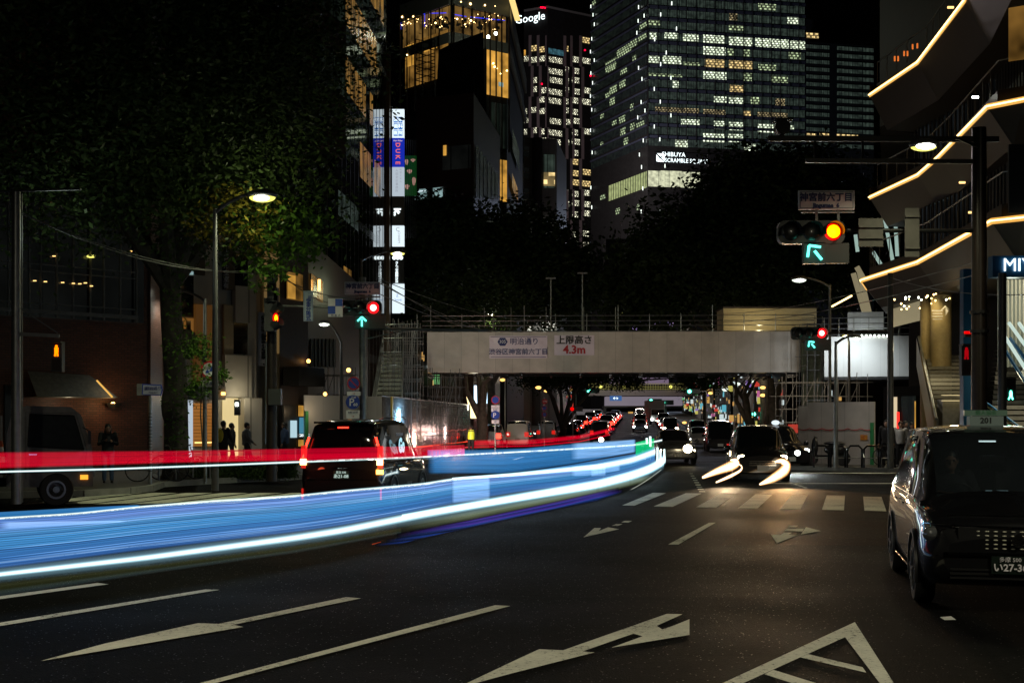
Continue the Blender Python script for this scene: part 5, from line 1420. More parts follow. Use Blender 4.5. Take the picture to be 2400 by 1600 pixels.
def deck(plan_, zl, hgt, lit=True, back=14, inset=2.4, rail=True, bars_to=None):
    "fascia leaning in below a light line, soffit, and a glazed storey set back above it"
    n = len(plan_)
    o = MB(); s_ = MB(); l_ = MB()
    def inn(i, q):
        a = Vector(plan_[max(i - 1, 0)]); b_ = Vector(plan_[min(i + 1, n - 1)])
        t = (b_ - a).normalized(); nn = Vector((-t.y, t.x))
        if nn.x < 0: nn = -nn
        return Vector(plan_[i]) + nn * q
    for i in range(n - 1):
        a0, a1 = inn(i, 0), inn(i + 1, 0); c0, c1 = inn(i, .9), inn(i + 1, .9)
        o.quad((c0.x, c0.y, zl - hgt), (c1.x, c1.y, zl - hgt), (a1.x, a1.y, zl - .04), (a0.x, a0.y, zl - .04))
        d0, d1 = inn(i, .35), inn(i + 1, .35)
        o.quad((a0.x, a0.y, zl - .04), (a1.x, a1.y, zl - .04), (d1.x, d1.y, zl + .02), (d0.x, d0.y, zl + .02))
        e0, e1 = inn(i, .35), inn(i + 1, .35)
        o.quad((e0.x, e0.y, zl + .02), (e1.x, e1.y, zl + .02), (e1.x, e1.y, zl + .55), (e0.x, e0.y, zl + .55))
        s_.quad((c0.x, c0.y, zl - hgt), (c0.x + back, c0.y + 4, zl - hgt), (c1.x + back, c1.y + 4, zl - hgt), (c1.x, c1.y, zl - hgt))
        s_.quad((e0.x, e0.y, zl + .5), (e1.x, e1.y, zl + .5), (e1.x + back, e1.y + 4, zl + .5), (e0.x + back, e0.y + 4, zl + .5))
    a0, c0 = inn(0, 0), inn(0, .9)
    o.face([(a0.x, a0.y, zl - .04), (a0.x, a0.y, zl + .5), (a0.x + back, a0.y + 6, zl + .5), (c0.x + back, c0.y + 6, zl - hgt), (c0.x, c0.y, zl - hgt)])
    f_o = o.build('fascia', M['fascia'], tb); s_.build('soffit', M['fascia'], tb)
    if lit:
        for i in range(n - 1):
            a0, a1 = inn(i, -.05), inn(i + 1, -.05)
            l = MB(); l.beam((a0.x, a0.y, zl), (a1.x, a1.y, zl), .05, .05); l.build('light_line', M['line_light'], tb)
            l = MB(); l.beam((a0.x + .05, a0.y, zl - .07), (a1.x + .05, a1.y, zl - .07), .04, .08); l.beam((a0.x + .05, a0.y, zl + .06), (a1.x + .05, a1.y, zl + .06), .04, .06); l.build('light_line_edge', M['line_glow'], tb)
    if bars_to:
        b = MB(); gz_ = MB()
        for i in range(n - 1):
            a0, a1 = inn(i, inset), inn(i + 1, inset); L_ = (a1 - a0).length
            gz_.quad((a0.x, a0.y, zl + .5), (a1.x, a1.y, zl + .5), (a1.x, a1.y, bars_to), (a0.x, a0.y, bars_to))
            for k in range(int(L_ / .45)):
                q = a0.lerp(a1, k * .45 / L_); b.box((q.x - .12, q.y - .1, (zl + .5 + bars_to) / 2), (.06, .16, bars_to - zl - .5))
        gz_.build('glazing', M['darkroom'], tb); b.build('mullion', M['mul'], tb)
        r_ = MB(); g0_ = [inn(i, .4) for i in range(n)]
        r_.path([(q.x, q.y, zl + 1.6) for q in g0_], .03, 6); r_.build('handrail', M['steel'], tb)
        r_ = MB()
        for i in range(n - 1):
            L_ = (g0_[i + 1] - g0_[i]).length
            for k in range(int(L_ / 1.2)):
                q = g0_[i].lerp(g0_[i + 1], k * 1.2 / L_); r_.tube((q.x, q.y, zl + .5), (q.x, q.y, zl + 1.6), .02, n=5)
        r_.build('baluster', M['grey'], tb)
M['darkroom'] = window_mat('unlit_shop', (0.45, 0.55, 0.6), 0.012, bars=1.8, bar_w=.05, var=.95, rough=.08)
M['mul'] = mat('dark_mullion', (.05, .042, .035), .4, .3)
deck(p1_, Z(223, 62.6), 1.7, bars_to=26)
deck(plan, Z(447, 60.8), 1.4, bars_to=Z(223, 62.6) - 1.7)
deck(plan3, Z(652, 57.7), 1.25, bars_to=Z(447, 60.8) - 1.4)
# upper mass and roof
o = MB(); o.prism([(X(2062, 66), 66), (X(2500, 48), 48), (44, 60), (44, 90), (X(2070, 90), 90)], 17, 34); o.build('upper_wall', M['fascia'], tb)
# warm windows up on the right
dkw = Wall(2340, 43, 2480, 42)
o = MB(); dkw.quad(o, 2368, 2470, 25, 150, .3); o.build('window', M['w_amber2'], tb)
for x, y in ((2097, 130), (2105, 130), (2119, 118), (2127, 118), (2139, 102), (2150, 100)):
    q = W(x, y + 8, 57); MB().box(q, (.06, .05, .22)).build('candle_light', em('orange_dim', (1., .22, .03), .8, False) if x == 2097 else bpy.data.materials['orange_dim'], tb)
for x, y in ((2286, 228), (2228, 18), (2255, 428), (2277, 498)): MB().box(W(x, y, 46), (.22, .05, .07)).build('shop_spot', M['bulb_white'] if y == 228 else bpy.data.materials['amber_lamp'], tb)
# footballer-like figure poster omitted to a plain unlit poster with a grey figure shape
o = MB(); o.bx(X(2362, 39), X(2412, 39), 38.9, 39, Z(500, 39), Z(340, 39)); po = o.build('poster', mat('dim_poster', (.02, .022, .025), .5), tb)
# short light line lower left
o = MB(); a, b_ = W(1950, 718, 68), W(1996, 693, 64); o.beam(a, b_, .06, .07); o.build('light_line', M['line_light'], tb)
# ground storey: lit pillars, ceiling, shop lamps
gs = MB(); gs.prism([(X(2130, 60), 60), (X(2500, 50), 50), (X(2500, 50) + 12, 80), (X(2140, 80), 80)], .16, Z(640, 58)); gs.build('inner_wall', M['fac_dark'], tb)
M['pillar'] = mat('sandstone_pillar', (0.38, 0.30, 0.16), .6, noise=.1)
for x0, x1, d in ((2157, 2182, 54), (2182, 2229, 53)):
    o = MB(); o.lathe([((x1 - x0) / 2 / F * d, .2), ((x1 - x0) / 2 / F * d, Z(672, d))], (X((x0 + x1) / 2, d), d, 0), n=24); o.build('pillar', M['pillar'], tb, smooth=True)
lamp('SPOT', W(2170, 682, 52.3), 75, (1, .78, .35), .1, (.1, .5, -1), 110, .8, parent=tb)
lamp('SPOT', W(2207, 680, 51.3), 110, (1, .78, .35), .1, (.05, .4, -1), 110, .8, parent=tb)
text('↑', .55, W(2215, 730, 51.8), M['signwhite'], tb)
o = MB()
for k in range(4): o.box(W(2197, 728 + k * 6.5, 52.05), (26 / F * 52 * (1 - .12 * (k % 2)), .02, .045))
o.build('pillar_notice', M['signwhite'], tb)
o = MB()
o.quad(W(2080, 770, 60), W(2160, 750, 55), W(2160, 700, 55), W(2080, 715, 60)); o.build('shop_interior', em('shop_cream', (1., .85, .5), .22, False), tb)
rr = random.Random(21)
for k in range(34):
    x = 2092 + rr.random() * 165; y = 700 + rr.random() * 30 - (x - 2090) * .12
    if k > 24: x = 2335 + rr.random() * 60; y = 660 + rr.random() * 55
    MB().ball(W(x, y, 50.5), .022 + .022 * rr.random(), 6, 4).build('ceiling_spot', M['bulb_w'] if k % 3 else M['bulb_white'], tb)
# blue fascia with white letters over the escalator
bf = MB(); bf.bx(X(2325, 36), X(2640, 36), 35.95, 36.3, Z(650, 36), Z(600, 36)); bf.build('sign_fascia', mat('blue_fascia', (.02, .14, .32), .4), tb)
text('MIYASHITA PARK', .52, W(2350, 622, 35.9) + Vector((0, 0, 0)), M['white_em'], tb, align='LEFT', bold=0)
bp = MB(); bp.bx(X(2258, 37), X(2278, 37), 37, 37.3, .15, Z(630, 37)); bp.build('blue_panel', mat('blue_panel', (.01, .10, .22), .4), tb)
# bright corrugated wall and escalator
cw = MB()
n = 60
for i in range(n):
    xa = X(2338, 40) + i * .06; xb = xa + .06
    o_ = .03 if i % 2 else 0
    cw.quad((xa, 40 - o_, Z(860, 40)), (xb, 40 - (.03 - o_), Z(860, 40)), (xb, 40 - (.03 - o_), Z(655, 40)), (xa, 40 - o_, Z(655, 40)))
cw.build('ribbed_wall', mat('ribbed_white', (.42, .43, .38), .5), tb)
lamp('POINT', W(2370, 700, 38.3), 24, (.85, 1, .85), .2, parent=tb)
esc = empty('escalator', W(2380, 1010, 36), 'glass-sided escalator with white lit handrails climbing at the right edge', 'escalator')
for k, (xa, ya, xb, yb) in enumerate(((2342, 768, 2420, 890), (2365, 757, 2440, 860), (2388, 757, 2470, 870))):
    a, b_ = W(xb, yb, 35.5 - k * .3), W(xa, ya, 37.5 - k * .3)
    o = MB(); o.tube(a, b_, .05, n=8); o.build('handrail', em('lit_handrail', (.8, 1, .9), .7, False) if k == 0 else bpy.data.materials['lit_handrail'], esc)
    o = MB(); o.quad(a + Vector((0, 0, -1.1)), b_ + Vector((0, 0, -1.1)), b_, a); o.build('glass_side', M['clear'], esc)
    o = MB(); o.tube(a + Vector((0, -.1, -.45)), b_ + Vector((0, -.1, -.45)), .05, n=6); o.build('trim', bpy.data.materials['blue_fascia'], esc)
# broad stairs
M['step'] = mat('stair_stone', (.26, .25, .22), .6, noise=.15)
s1 = empty('broad_stairs', (X(2240, 48), 48, .15), 'broad lit stairs with mesh-sided rail left of the thick pole', 'stairs')
def flight(e, pxl0, pxr0, py0, d0, pxl1, pxr1, py1, d1, n):
    o = MB()
    for i in range(n):
        t = i / (n - 1.0); t2 = (i + 1) / (n - 1.0)
        d = d0 + (d1 - d0) * t; dn = d0 + (d1 - d0) * t2
        xl, xr = X(pxl0 + (pxl1 - pxl0) * t, d), X(pxr0 + (pxr1 - pxr0) * t, d)
        z = Z(py0, d0) + (Z(py1, d1) - Z(py0, d0)) * t; zn = Z(py0, d0) + (Z(py1, d1) - Z(py0, d0)) * t2
        o.quad((xl, d, z - (zn - z) * .6 - .02), (xr, d, z - (zn - z) * .6 - .02), (xr, d, z), (xl, d, z)); o.quad((xl, d + .02, z - .5), (xr, d + .02, z - .5), (xr, d + .02, z - .11), (xl, d + .02, z - .11)) if i == 0 else None; o.quad((xl, d, z), (xr, d, z), (xr, dn, z), (xl, dn, z))
    return o.build('stair_flight', M['step'], e)
flight(s1, 2195, 2290, 980, 46, 2170, 2262, 832, 54, 16)
o = MB(); o.bx(X(2205, 45.8), X(2295, 45.8), 45.6, 46.2, .15, Z(935, 46)); 
o.build('stair_side', M['step'], s1)
lnr = MB()
for y in (925, 938): lnr.bx(X(2208, 45.4), X(2278, 45.4), 45.3, 45.5, Z(y + 1.4, 45.4), Z(y, 45.4))
lnr.build('lit_rail', em('lit_rail', (1, .8, .4), .8, False), s1)
ms = MB(); a, b_ = Vector(W(2188, 985, 44)), Vector(W(2148, 792, 54))
ms.quad(a + Vector((0, 0, -1.4)), b_ + Vector((0, 0, -1.2)), b_, a)
ms.build('mesh_side', mat('perforated_mesh', (.30, .27, .18), .4, .6, noise=.5, scale=30), s1)
o = MB(); o.tube(a + Vector((.1, 0, .05)), b_ + Vector((.1, 0, .05)), .05, n=8); o.build('handrail', M['steel'], s1)
o = MB(); a2, b2_ = W(2275, 975, 45), W(2262, 835, 54); o.tube(a2 + Vector((0, 0, 0)), b2_ + Vector((0, 0, .2)), .04, n=8); o.build('handrail', M['steel'], s1)
lamp('SPOT', W(2160, 790, 49.5), 260, (1, .85, .5), .15, (.3, -.1, -1), 130, .8, parent=s1)
lamp('POINT', W(2225, 815, 48), 60, (1, .85, .5), .2, parent=s1)
s2 = empty('broad_stairs', (X(2370, 38), 38, .15), 'second broad flight of steps behind the green pedestrian signal, right edge', 'stairs')
flight(s2, 2318, 2480, 1015, 38, 2340, 2480, 820, 46, 18)
o = MB(); o.tube(W(2312, 950, 37.5), W(2420, 1030, 36), .035, n=8); o.build('handrail', mat('warm_steel', (.5, .38, .15), .35, .6), s2)
o = MB(); o.tube(W(2312, 943, 37.5), W(2420, 1022, 36), .03, n=8); o.build('handrail', bpy.data.materials['blue_fascia'], s2)
lamp('POINT', W(2390, 880, 36.5), 60, (1, .9, .6), .25, parent=s2)
# distant escalator ribbon / white truss glimpsed between the boards, and shop behind hoarding
gx = empty('glazed_stair', (X(2010, 75), 75, 0), 'lit white zigzag stair glimpsed behind the sign backs', 'stairs')
o = MB()
for a, b_ in (((2000, 640), (2030, 745)), ((2015, 640), (2040, 745)), ((2008, 625), (2028, 660))): o.beam(W(*a, 74), W(*b_, 74), .12, .28)
o.build('stringer', em('lit_stringer', (1, .85, .5), .22, False), gx)
o = MB()
for a, b_ in (((2072, 505), (2092, 610)), ((2098, 510), (2103, 600)), ((2046, 590), (2068, 625)), ((2005, 550), (2010, 590))): o.beam(W(*a, 66), W(*b_, 66), .1, .16)
o.build('lit_truss', em('lit_truss', (.6, .85, .75), .5, False), gx)
sw = empty('small_shop', (X(2110, 58), 58, 0), 'narrow shopfront with one tall cream lit window at street level', 'shop')
w9 = Wall(2070, 56, 2170, 54)
o = MB(); w9.slabbox(o, 0, w9.L, .15, Z(905, 55), -3, 0); o.build('wall', M['fac_dark'], sw)
blk(2094, 2104, 930, 1010, em('cream_pane', (1, .8, .5), .7, False), 'window', .03, .08, w9, sw)
blk(2116, 2150, 928, 1000, 'w_dim2', 'window', .03, .08, w9, sw); blk(2148, 2151, 940, 1010, 'w_amber', 'window', .09, .12, w9, sw)
blk(2109, 2112, 965, 1005, 'red_em', 'red_lantern', .1, .2, w9, sw)

# ================================================================== low green site boxes etc. along right pavement: rails
def hoop_rail(e, x0, x1, y, w_, h=.75):
    o = MB(); pts = [(x0, y, .15), (x0, y, .15 + h - .12), (x0 + .12, y, .15 + h), (x1 - .12, y, .15 + h), (x1, y, .15 + h - .12), (x1, y, .15)]
    o.path(pts, .038, 8)
    return o
for k in range(5):
    d = 47.3 - .12 * k; xa = X(1908 + k * 39, d)
    e = empty('hoop_barrier', (xa, d, .15), ['leftmost', 'second', 'middle', 'fourth', 'rightmost'][k] + ' of five black hoop barriers on the right kerb', 'barrier', 'hoop barriers on the right kerb')
    hoop_rail(e, xa, xa + 34 / F * d, d, 0, .8).build('hoop', M['paint_black'], e, smooth=True)
    o = MB(); o.tube((xa, d, .5), (xa + 34 / F * d, d, .5), .02, n=6); o.build('cross_bar', M['steel'], e)
for k in range(9):
    x = 372 + k * 40; d = 36.5 + (x - 372) * .013
    xa = X(x, d); xb = X(x + 40, d + .5)
    e = empty('guard_rail', (xa, d, .15), 'section %s of the grey pavement guard rail, counted from the bicycle' % ['one', 'two', 'three', 'four', 'five', 'six', 'seven', 'eight', 'nine'][k], 'guard rail', 'guard rail sections on the left kerb')
    o = MB(); o.tube((xa, d, .15), (xa, d, 1.0), .03, n=8); o.build('post', M['steel'], e)
    o = MB(); o.tube((xa, d, .95), (xb, d + .5, .95), .022, n=6); o.tube((xa, d, .6), (xb, d + .5, .6), .018, n=6); o.build('rail', M['steel'], e)
# ================================================================== trees
def leaf_mat(name, c1, c2, rough=.5):
    m = bpy.data.materials.new(name); m.use_nodes = True
    g = NG(m); b = m.node_tree.nodes["Principled BSDF"]
    tc = g.n("ShaderNodeTexCoord"); ns = g.n("ShaderNodeTexNoise", inp={0: tc.outputs["Object"], "Scale": 2.5, "Detail": 3.0})
    mx = g.n("ShaderNodeMix", data_type='RGBA'); m.node_tree.links.new(ns.outputs[0], mx.inputs["Factor"])
    mx.inputs["A"].default_value = (*c1, 1); mx.inputs["B"].default_value = (*c2, 1)
    m.node_tree.links.new(mx.outputs["Result"], b.inputs["Base Color"]); b.inputs["Roughness"].default_value = rough; b.inputs['Specular IOR Level'].default_value = .08
    return m
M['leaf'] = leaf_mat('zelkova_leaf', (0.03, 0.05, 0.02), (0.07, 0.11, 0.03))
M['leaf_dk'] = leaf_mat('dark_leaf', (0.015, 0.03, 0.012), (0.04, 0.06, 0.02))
M['leaf_yl'] = leaf_mat('lamplit_yellow_leaf', (0.22, 0.15, 0.02), (0.10, 0.11, 0.02))  # yellow lamplight is put into this leaf colour
M['leaf_lit'] = leaf_mat('lamplit_leaf', (0.06, 0.14, 0.02), (0.10, 0.18, 0.03))  # lit copy of the leaf green, lamplight put into the colour
M['bark'] = mat('bark', (0.07, 0.06, 0.045), .85, noise=.35, scale=5, bump=.8)
def leaves(name, pts, size, m_, parent, seed=0, droop=.6, per=1, jitter=.35):
    "leaf-shaped faces (two triangles each) scattered round the given twig points"
    rs_ = np.random.RandomState(seed)
    P = np.repeat(np.array(pts, dtype=float), per, axis=0)
    n = len(P)
    P = P + rs_.normal(0, jitter, (n, 3))
    az = rs_.uniform(0, 2 * np.pi, n); el = rs_.uniform(-1.2, .5, n) * droop
    d = np.stack([np.cos(az) * np.cos(el), np.sin(az) * np.cos(el), np.sin(el)], 1)
    s_ = np.cross(d, rs_.normal(0, 1, (n, 3))); s_ /= np.linalg.norm(s_, axis=1)[:, None] + 1e-9
    L = size * rs_.uniform(.6, 1.4, n)[:, None]
    v = np.empty((n, 4, 3)); v[:, 0] = P; v[:, 1] = P + d * L * .5 + s_ * L * .22; v[:, 2] = P + d * L; v[:, 3] = P + d * L * .5 - s_ * L * .22
    off = np.zeros(3); p = parent
    while p is not None: off += np.array(p.location); p = p.parent
    v = v.reshape(-1, 3) - off
    me = bpy.data.meshes.new(name)
    me.vertices.add(n * 4); me.vertices.foreach_set("co", v.ravel())
    me.loops.add(n * 4); me.loops.foreach_set("vertex_index", np.arange(n * 4))
    me.polygons.add(n); me.polygons.foreach_set("loop_start", np.arange(0, n * 4, 4)); me.polygons.foreach_set("loop_total", np.full(n, 4))
    me.update(); me.materials.append(M[m_])
    o = bpy.data.objects.new(name, me); COL.objects.link(o); o.parent = parent
    return o
def crown_points(center, rad, n_clump, n_leaf, seed, clump=.9, zcut=None, shell=.55):
    rs_ = np.random.RandomState(seed); out = []
    c = np.array(center); r_ = np.array(rad)
    k = 0
    while k < n_clump:
        u = rs_.normal(0, 1, 3); u /= np.linalg.norm(u)
        q = c + u * r_ * (shell + (1.05 - shell) * rs_.uniform() ** .7) * (1 + .15 * math.sin(u[0] * 5 + seed) + .12 * math.sin(u[2] * 7 + u[1] * 4))
        if zcut is not None and q[2] < zcut + rs_.uniform(-.5, .8): continue
        k += 1
        sz = clump * rs_.uniform(.5, 1.4)
        m_ = rs_.normal(0, 1, (n_leaf, 3)) * np.array([sz, sz, sz * .45])
        out.append(q + m_)
    return np.concatenate(out)
def limbs(o, base, top, r0, tips, seed):
    rs_ = random.Random(seed)
    for t_ in tips:
        t_ = Vector(t_); m1 = top.lerp(t_, .35) + Vector((rs_.uniform(-.6, .6), rs_.uniform(-.6, .6), rs_.uniform(.2, 1.0)))
        m2 = top.lerp(t_, .7) + Vector((rs_.uniform(-.5, .5), rs_.uniform(-.5, .5), rs_.uniform(.2, .8)))
        o.path([top - Vector((0, 0, .5)), m1, m2, t_], [r0 * .6, r0 * .4, r0 * .22, r0 * .06], 7)
        for q in range(3):
            s_ = m1.lerp(t_, rs_.uniform(.1, .8)); e_ = s_ + Vector((rs_.uniform(-2, 2), rs_.uniform(-2, 2), rs_.uniform(0, 1.6)))
            o.path([s_, s_.lerp(e_, .5) + Vector((0, 0, .2)), e_], [r0 * .2, r0 * .12, r0 * .04], 5)

# near left giant with its crown over the pavement
t1 = empty('street_tree', (X(412, 37.5), 37.5, .15), 'huge dark street tree whose crown fills the upper left', 'tree', 'street trees')
b0 = Vector((X(412, 37.5), 37.5, .1)); top = Vector((X(398, 37), 37, 6.2))
o = MB(); o.path([b0, b0 + Vector((.02, 0, .5)), b0 + Vector((.0, 0, 3.0)), b0.lerp(top, .8), top], [.46, .36, .33, .30, .30], 14)
o.ball(b0 + Vector((.28, 0, 4.0)), .5, 12, 8, (.8, .7, .9)); o.ball(b0 + Vector((-.05, -.1, 2.2)), .36, 12, 8, (1, .8, 2))
tips = [(X(60, 33), 33, 10), (X(240, 30), 31, 12.5), (X(380, 34), 34, 13.5), (X(560, 36), 36, 12), (X(680, 38), 38, 10.4), (X(150, 36), 37, 9), (X(650, 40), 40, 9), (X(300, 40), 41, 11)]
limbs(o, b0, top, .42, tips, 4)
o.build('trunk', M['bark'], t1, smooth=True)
pts = [crown_points((X(60, 32), 32, 10.2), (5.5, 4.5, 3.6), 300, 22, 1, .75, 6.6), crown_points((X(270, 33), 33, 11.8), (5.5, 5, 4.4), 420, 22, 2, .75, 7.2),
       crown_points((X(400, 35), 35, 11.8), (4.2, 5, 4.2), 340, 22, 3, .75, 7.4), crown_points((X(600, 37), 37, 10.4), (2.1, 4.2, 3.6), 240, 22, 4, .5, 6.9), crown_points((X(420, 36), 36, 8.2), (3.4, 3, 1.6), 90, 20, 8, .6, 6.6)]
leaves('crown', np.concatenate(pts), .17, 'leaf', t1, 5, .8, 3, .22)
pts = crown_points((X(560, 35), 34.5, 7.4), (1.0, 1.0, .9), 18, 26, 12, .32)
leaves('lamplit_yellow_foliage', pts, .15, 'leaf_yl', t1, 6, .9, 2, .12)
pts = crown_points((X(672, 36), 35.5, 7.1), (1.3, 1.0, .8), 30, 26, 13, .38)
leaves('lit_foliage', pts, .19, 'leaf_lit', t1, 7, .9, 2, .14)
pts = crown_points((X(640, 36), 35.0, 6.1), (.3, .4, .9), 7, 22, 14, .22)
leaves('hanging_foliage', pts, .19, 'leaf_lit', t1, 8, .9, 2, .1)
# ivy on the trunk and on the sign post
iv = empty('ivy', (X(485, 34.6), 34.6, .2), 'ivy hanging round the round sign on its post', 'plant')
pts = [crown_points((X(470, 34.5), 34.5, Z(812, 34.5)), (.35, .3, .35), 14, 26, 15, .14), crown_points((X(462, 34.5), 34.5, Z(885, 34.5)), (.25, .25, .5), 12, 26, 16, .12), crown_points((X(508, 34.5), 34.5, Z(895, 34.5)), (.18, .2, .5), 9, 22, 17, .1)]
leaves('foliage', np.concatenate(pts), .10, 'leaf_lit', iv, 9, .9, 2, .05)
st_ = MB(); st_.path([(X(481, 34.6), 34.6, .2), (X(470, 34.6), 34.6, 2), (X(475, 34.6), 34.6, Z(800, 34.6))], .02, 5); st_.build('stem', M['bark'], iv)
iv2 = empty('ivy', (X(404, 37), 37, .2), 'thin ivy sprays climbing the left trunk', 'plant')
pts = np.array([[X(404 + rnd.gauss(8, 14), 36.6), 36.6, rnd.uniform(1, 6.5)] for _ in range(240)])
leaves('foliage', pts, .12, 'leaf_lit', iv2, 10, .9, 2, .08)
# clipped hedge behind the guard rail
hg = empty('hedge', (X(560, 38), 38, .15), 'low clipped hedge behind the pavement guard rail', 'hedge')
pts = np.array([[X(rnd.uniform(425, 690), 38.5), 38.6 + rnd.uniform(-.3, .3), .2 + abs(rnd.gauss(0, .22))] for _ in range(5200)])
pts[:, 2] = np.minimum(pts[:, 2], .68)
leaves('foliage', pts, .09, 'leaf', hg, 11, .9, 3, .05)
# trees behind the boarded bridge
def street_tree(lab, x, d, base_h, crowns, lsize, seed, m_='leaf_dk', tips=None, r0=.4, trunk_top=5.0, lean=0.0, lj=.3):
    e = empty('street_tree', (X(x, d), d, gz(d) + .15), lab, 'tree', 'street trees')
    b0 = Vector((X(x, d), d, gz(d) + .1)); top = b0 + Vector((lean, 0, trunk_top))
    o = MB(); o.path([b0, b0 + Vector((0, 0, .6)), b0.lerp(top, .55) + Vector((.1, 0, 0)), top], [r0 * 1.3, r0, r0 * .85, r0 * .8], 12)
    limbs(o, b0, top, r0, tips or [tuple(Vector(c[0]) + Vector((rnd.uniform(-.6, .6) * c[1][0], 0, 0))) for c in crowns for _ in (0, 1)], seed)
    o.build('trunk', M['bark'], e, smooth=True)
    P = [crown_points(c, r_, int(nc * 1.2), nl, seed + i, cl) for i, (c, r_, nc, nl, cl) in enumerate(crowns)] + [crown_points(c, [q * .8 for q in r_], nc // 2, nl, seed + 50 + i, cl * 1.1, shell=.1) for i, (c, r_, nc, nl, cl) in enumerate(crowns)]
    leaves('crown', np.concatenate(P), lsize, m_, e, seed, .8, 2, lj)
    return e
d = 98
street_tree('broad dark tree behind the middle of the bridge, below the restaurant floors', 1150, d, 0, [((X(1085, d), d, Z(640, d)), (4.0, 4, 4.6), 240, 16, .9), ((X(1200, d), d + 2, Z(600, d)), (4.4, 4, 4.2), 260, 16, .9), ((X(1300, d), d, Z(650, d)), (3.6, 4, 3.8), 220, 16, .9), ((X(1020, d), d, Z(560, d)), (2.4, 3, 3.0), 120, 16, .9)], .46, 31)
d = 90
street_tree('broad dark tree behind the right half of the bridge, below the bright tower', 1790, d, 0, [((X(1575, d), d, Z(625, d)), (3.4, 3.5, 4.2), 230, 16, .85), ((X(1745, d), d + 2, Z(515, d)), (3.7, 4, 4.4), 300, 16, .85), ((X(1850, d), d, Z(480, d)), (4.4, 4, 4.6), 300, 16, .85), ((X(1960, d), d, Z(560, d)), (3.0, 4, 4.6), 220, 16, .85), ((X(1760, d), d, Z(640, d)), (4.4, 4, 3.0), 220, 16, .85), ((X(1490, d), d + 2, Z(680, d)), (1.8, 3, 2.6), 90, 16, .8), ((X(1545, d), d, Z(720, d)), (1.7, 2, 2.2), 45, 16, .6)], .44, 41)
d = 84
street_tree('forked bare-limbed trunk left of the far traffic, under the bridge', 1128, d, 0, [((X(1128, d), d, 9.5), (3, 3, 2.2), 120, 14, .8)], .3, 51, tips=[(X(1060, d), d, 5.6), (X(1200, d), d, 6.2), (X(1120, d), d, 7), (X(1080, d), d, 6)], r0=.42, trunk_top=2.4)
d = 118
street_tree('many-limbed dark tree on the left pavement beyond the bridge, before the tail lamps', 1318, d, 0, [((X(1300, d), d, Z(872, d)), (3.6, 4, 1.4), 130, 14, .7), ((X(1400, d), d, Z(868, d)), (2.6, 3, 1.0), 60, 14, .7)], .3, 61, tips=[(X(1240, d), d, 6.8), (X(1290, d), d, 7), (X(1340, d), d, 7), (X(1390, d), d, 6.8), (X(1420, d), d, 6.2), (X(1270, d), d, 6.5)], r0=.34, trunk_top=1.6)
d = 82
street_tree('V-forked dark trunk on the right pavement before the coloured shop lights', 1757, d, 0, [((X(1757, d), d + 2, 9), (2.5, 2, 1.5), 60, 14, .7)], .3, 71, tips=[(X(1690, d), d, 4.7), (X(1800, d), d, 4.9), (X(1768, d), d, 5.2), (X(1700, d), d, 4.9)], r0=.34, trunk_top=2.0)
d = 80
street_tree('second dark trunk beside the V-forked one, by the black taxi', 1812, d, 0, [((X(1815, d), d + 2, 9), (2.5, 2, 1.5), 60, 14, .7)], .3, 81, tips=[(X(1795, d), d, 4.9), (X(1835, d), d, 4.9)], r0=.42, trunk_top=3.2)
d = 150
street_tree('leafy mass over the far footbridge, left end', 1650, d, 0, [((X(1640, d), d, Z(888, d)), (3, 3, 1.6), 100, 14, .8), ((X(1480, d), d + 4, Z(888, d)), (1.6, 2, .7), 40, 14, .5)], .34, 91, r0=.25)
# ================================================================== vehicles
M['tail'] = em('tail_lamp_lit', (1.0, 0.025, 0.012), 7.0)
M['tail_dim'] = em('tail_lamp_dim', (0.9, 0.02, 0.01), .7, False)
M['amber_sig'] = em('amber_indicator', (1.0, .45, .05), 9.0)
M['head_w'] = em('headlamp_warm', (1.0, .82, .5), 28.0)
M['head_c'] = em('headlamp_cool', (.92, 1.0, .95), 24.0)
M['head_off'] = mat('headlamp_glass', (.25, .26, .27), .06, .6, coat=1)
M['plate'] = mat('number_plate', (.35, .36, .34), .5)
M['plate_green'] = mat('green_plate', (.006, .014, .01), .4)
M['interior'] = mat('cabin_trim', (.008, .008, .009), .7)

def interp(st, n):
    "smooth stations along the car; st rows: y, zb, zbelt, zroof, w_low, w_belt, w_roof"
    A = np.array(st, dtype=float); out = []
    for i in range(len(A) - 1):
        p0 = A[max(i - 1, 0)]; p1 = A[i]; p2 = A[i + 1]; p3 = A[min(i + 2, len(A) - 1)]
        for k in range(n):
            t = k / n
            m1 = (p2 - p0) / 2; m2 = (p3 - p1) / 2
            h = (2 * t**3 - 3 * t**2 + 1) * p1 + (t**3 - 2 * t**2 + t) * m1 * .7 + (-2 * t**3 + 3 * t**2) * p2 + (t**3 - t**2) * m2 * .7
            out.append(h)
    out.append(A[-1]); return out

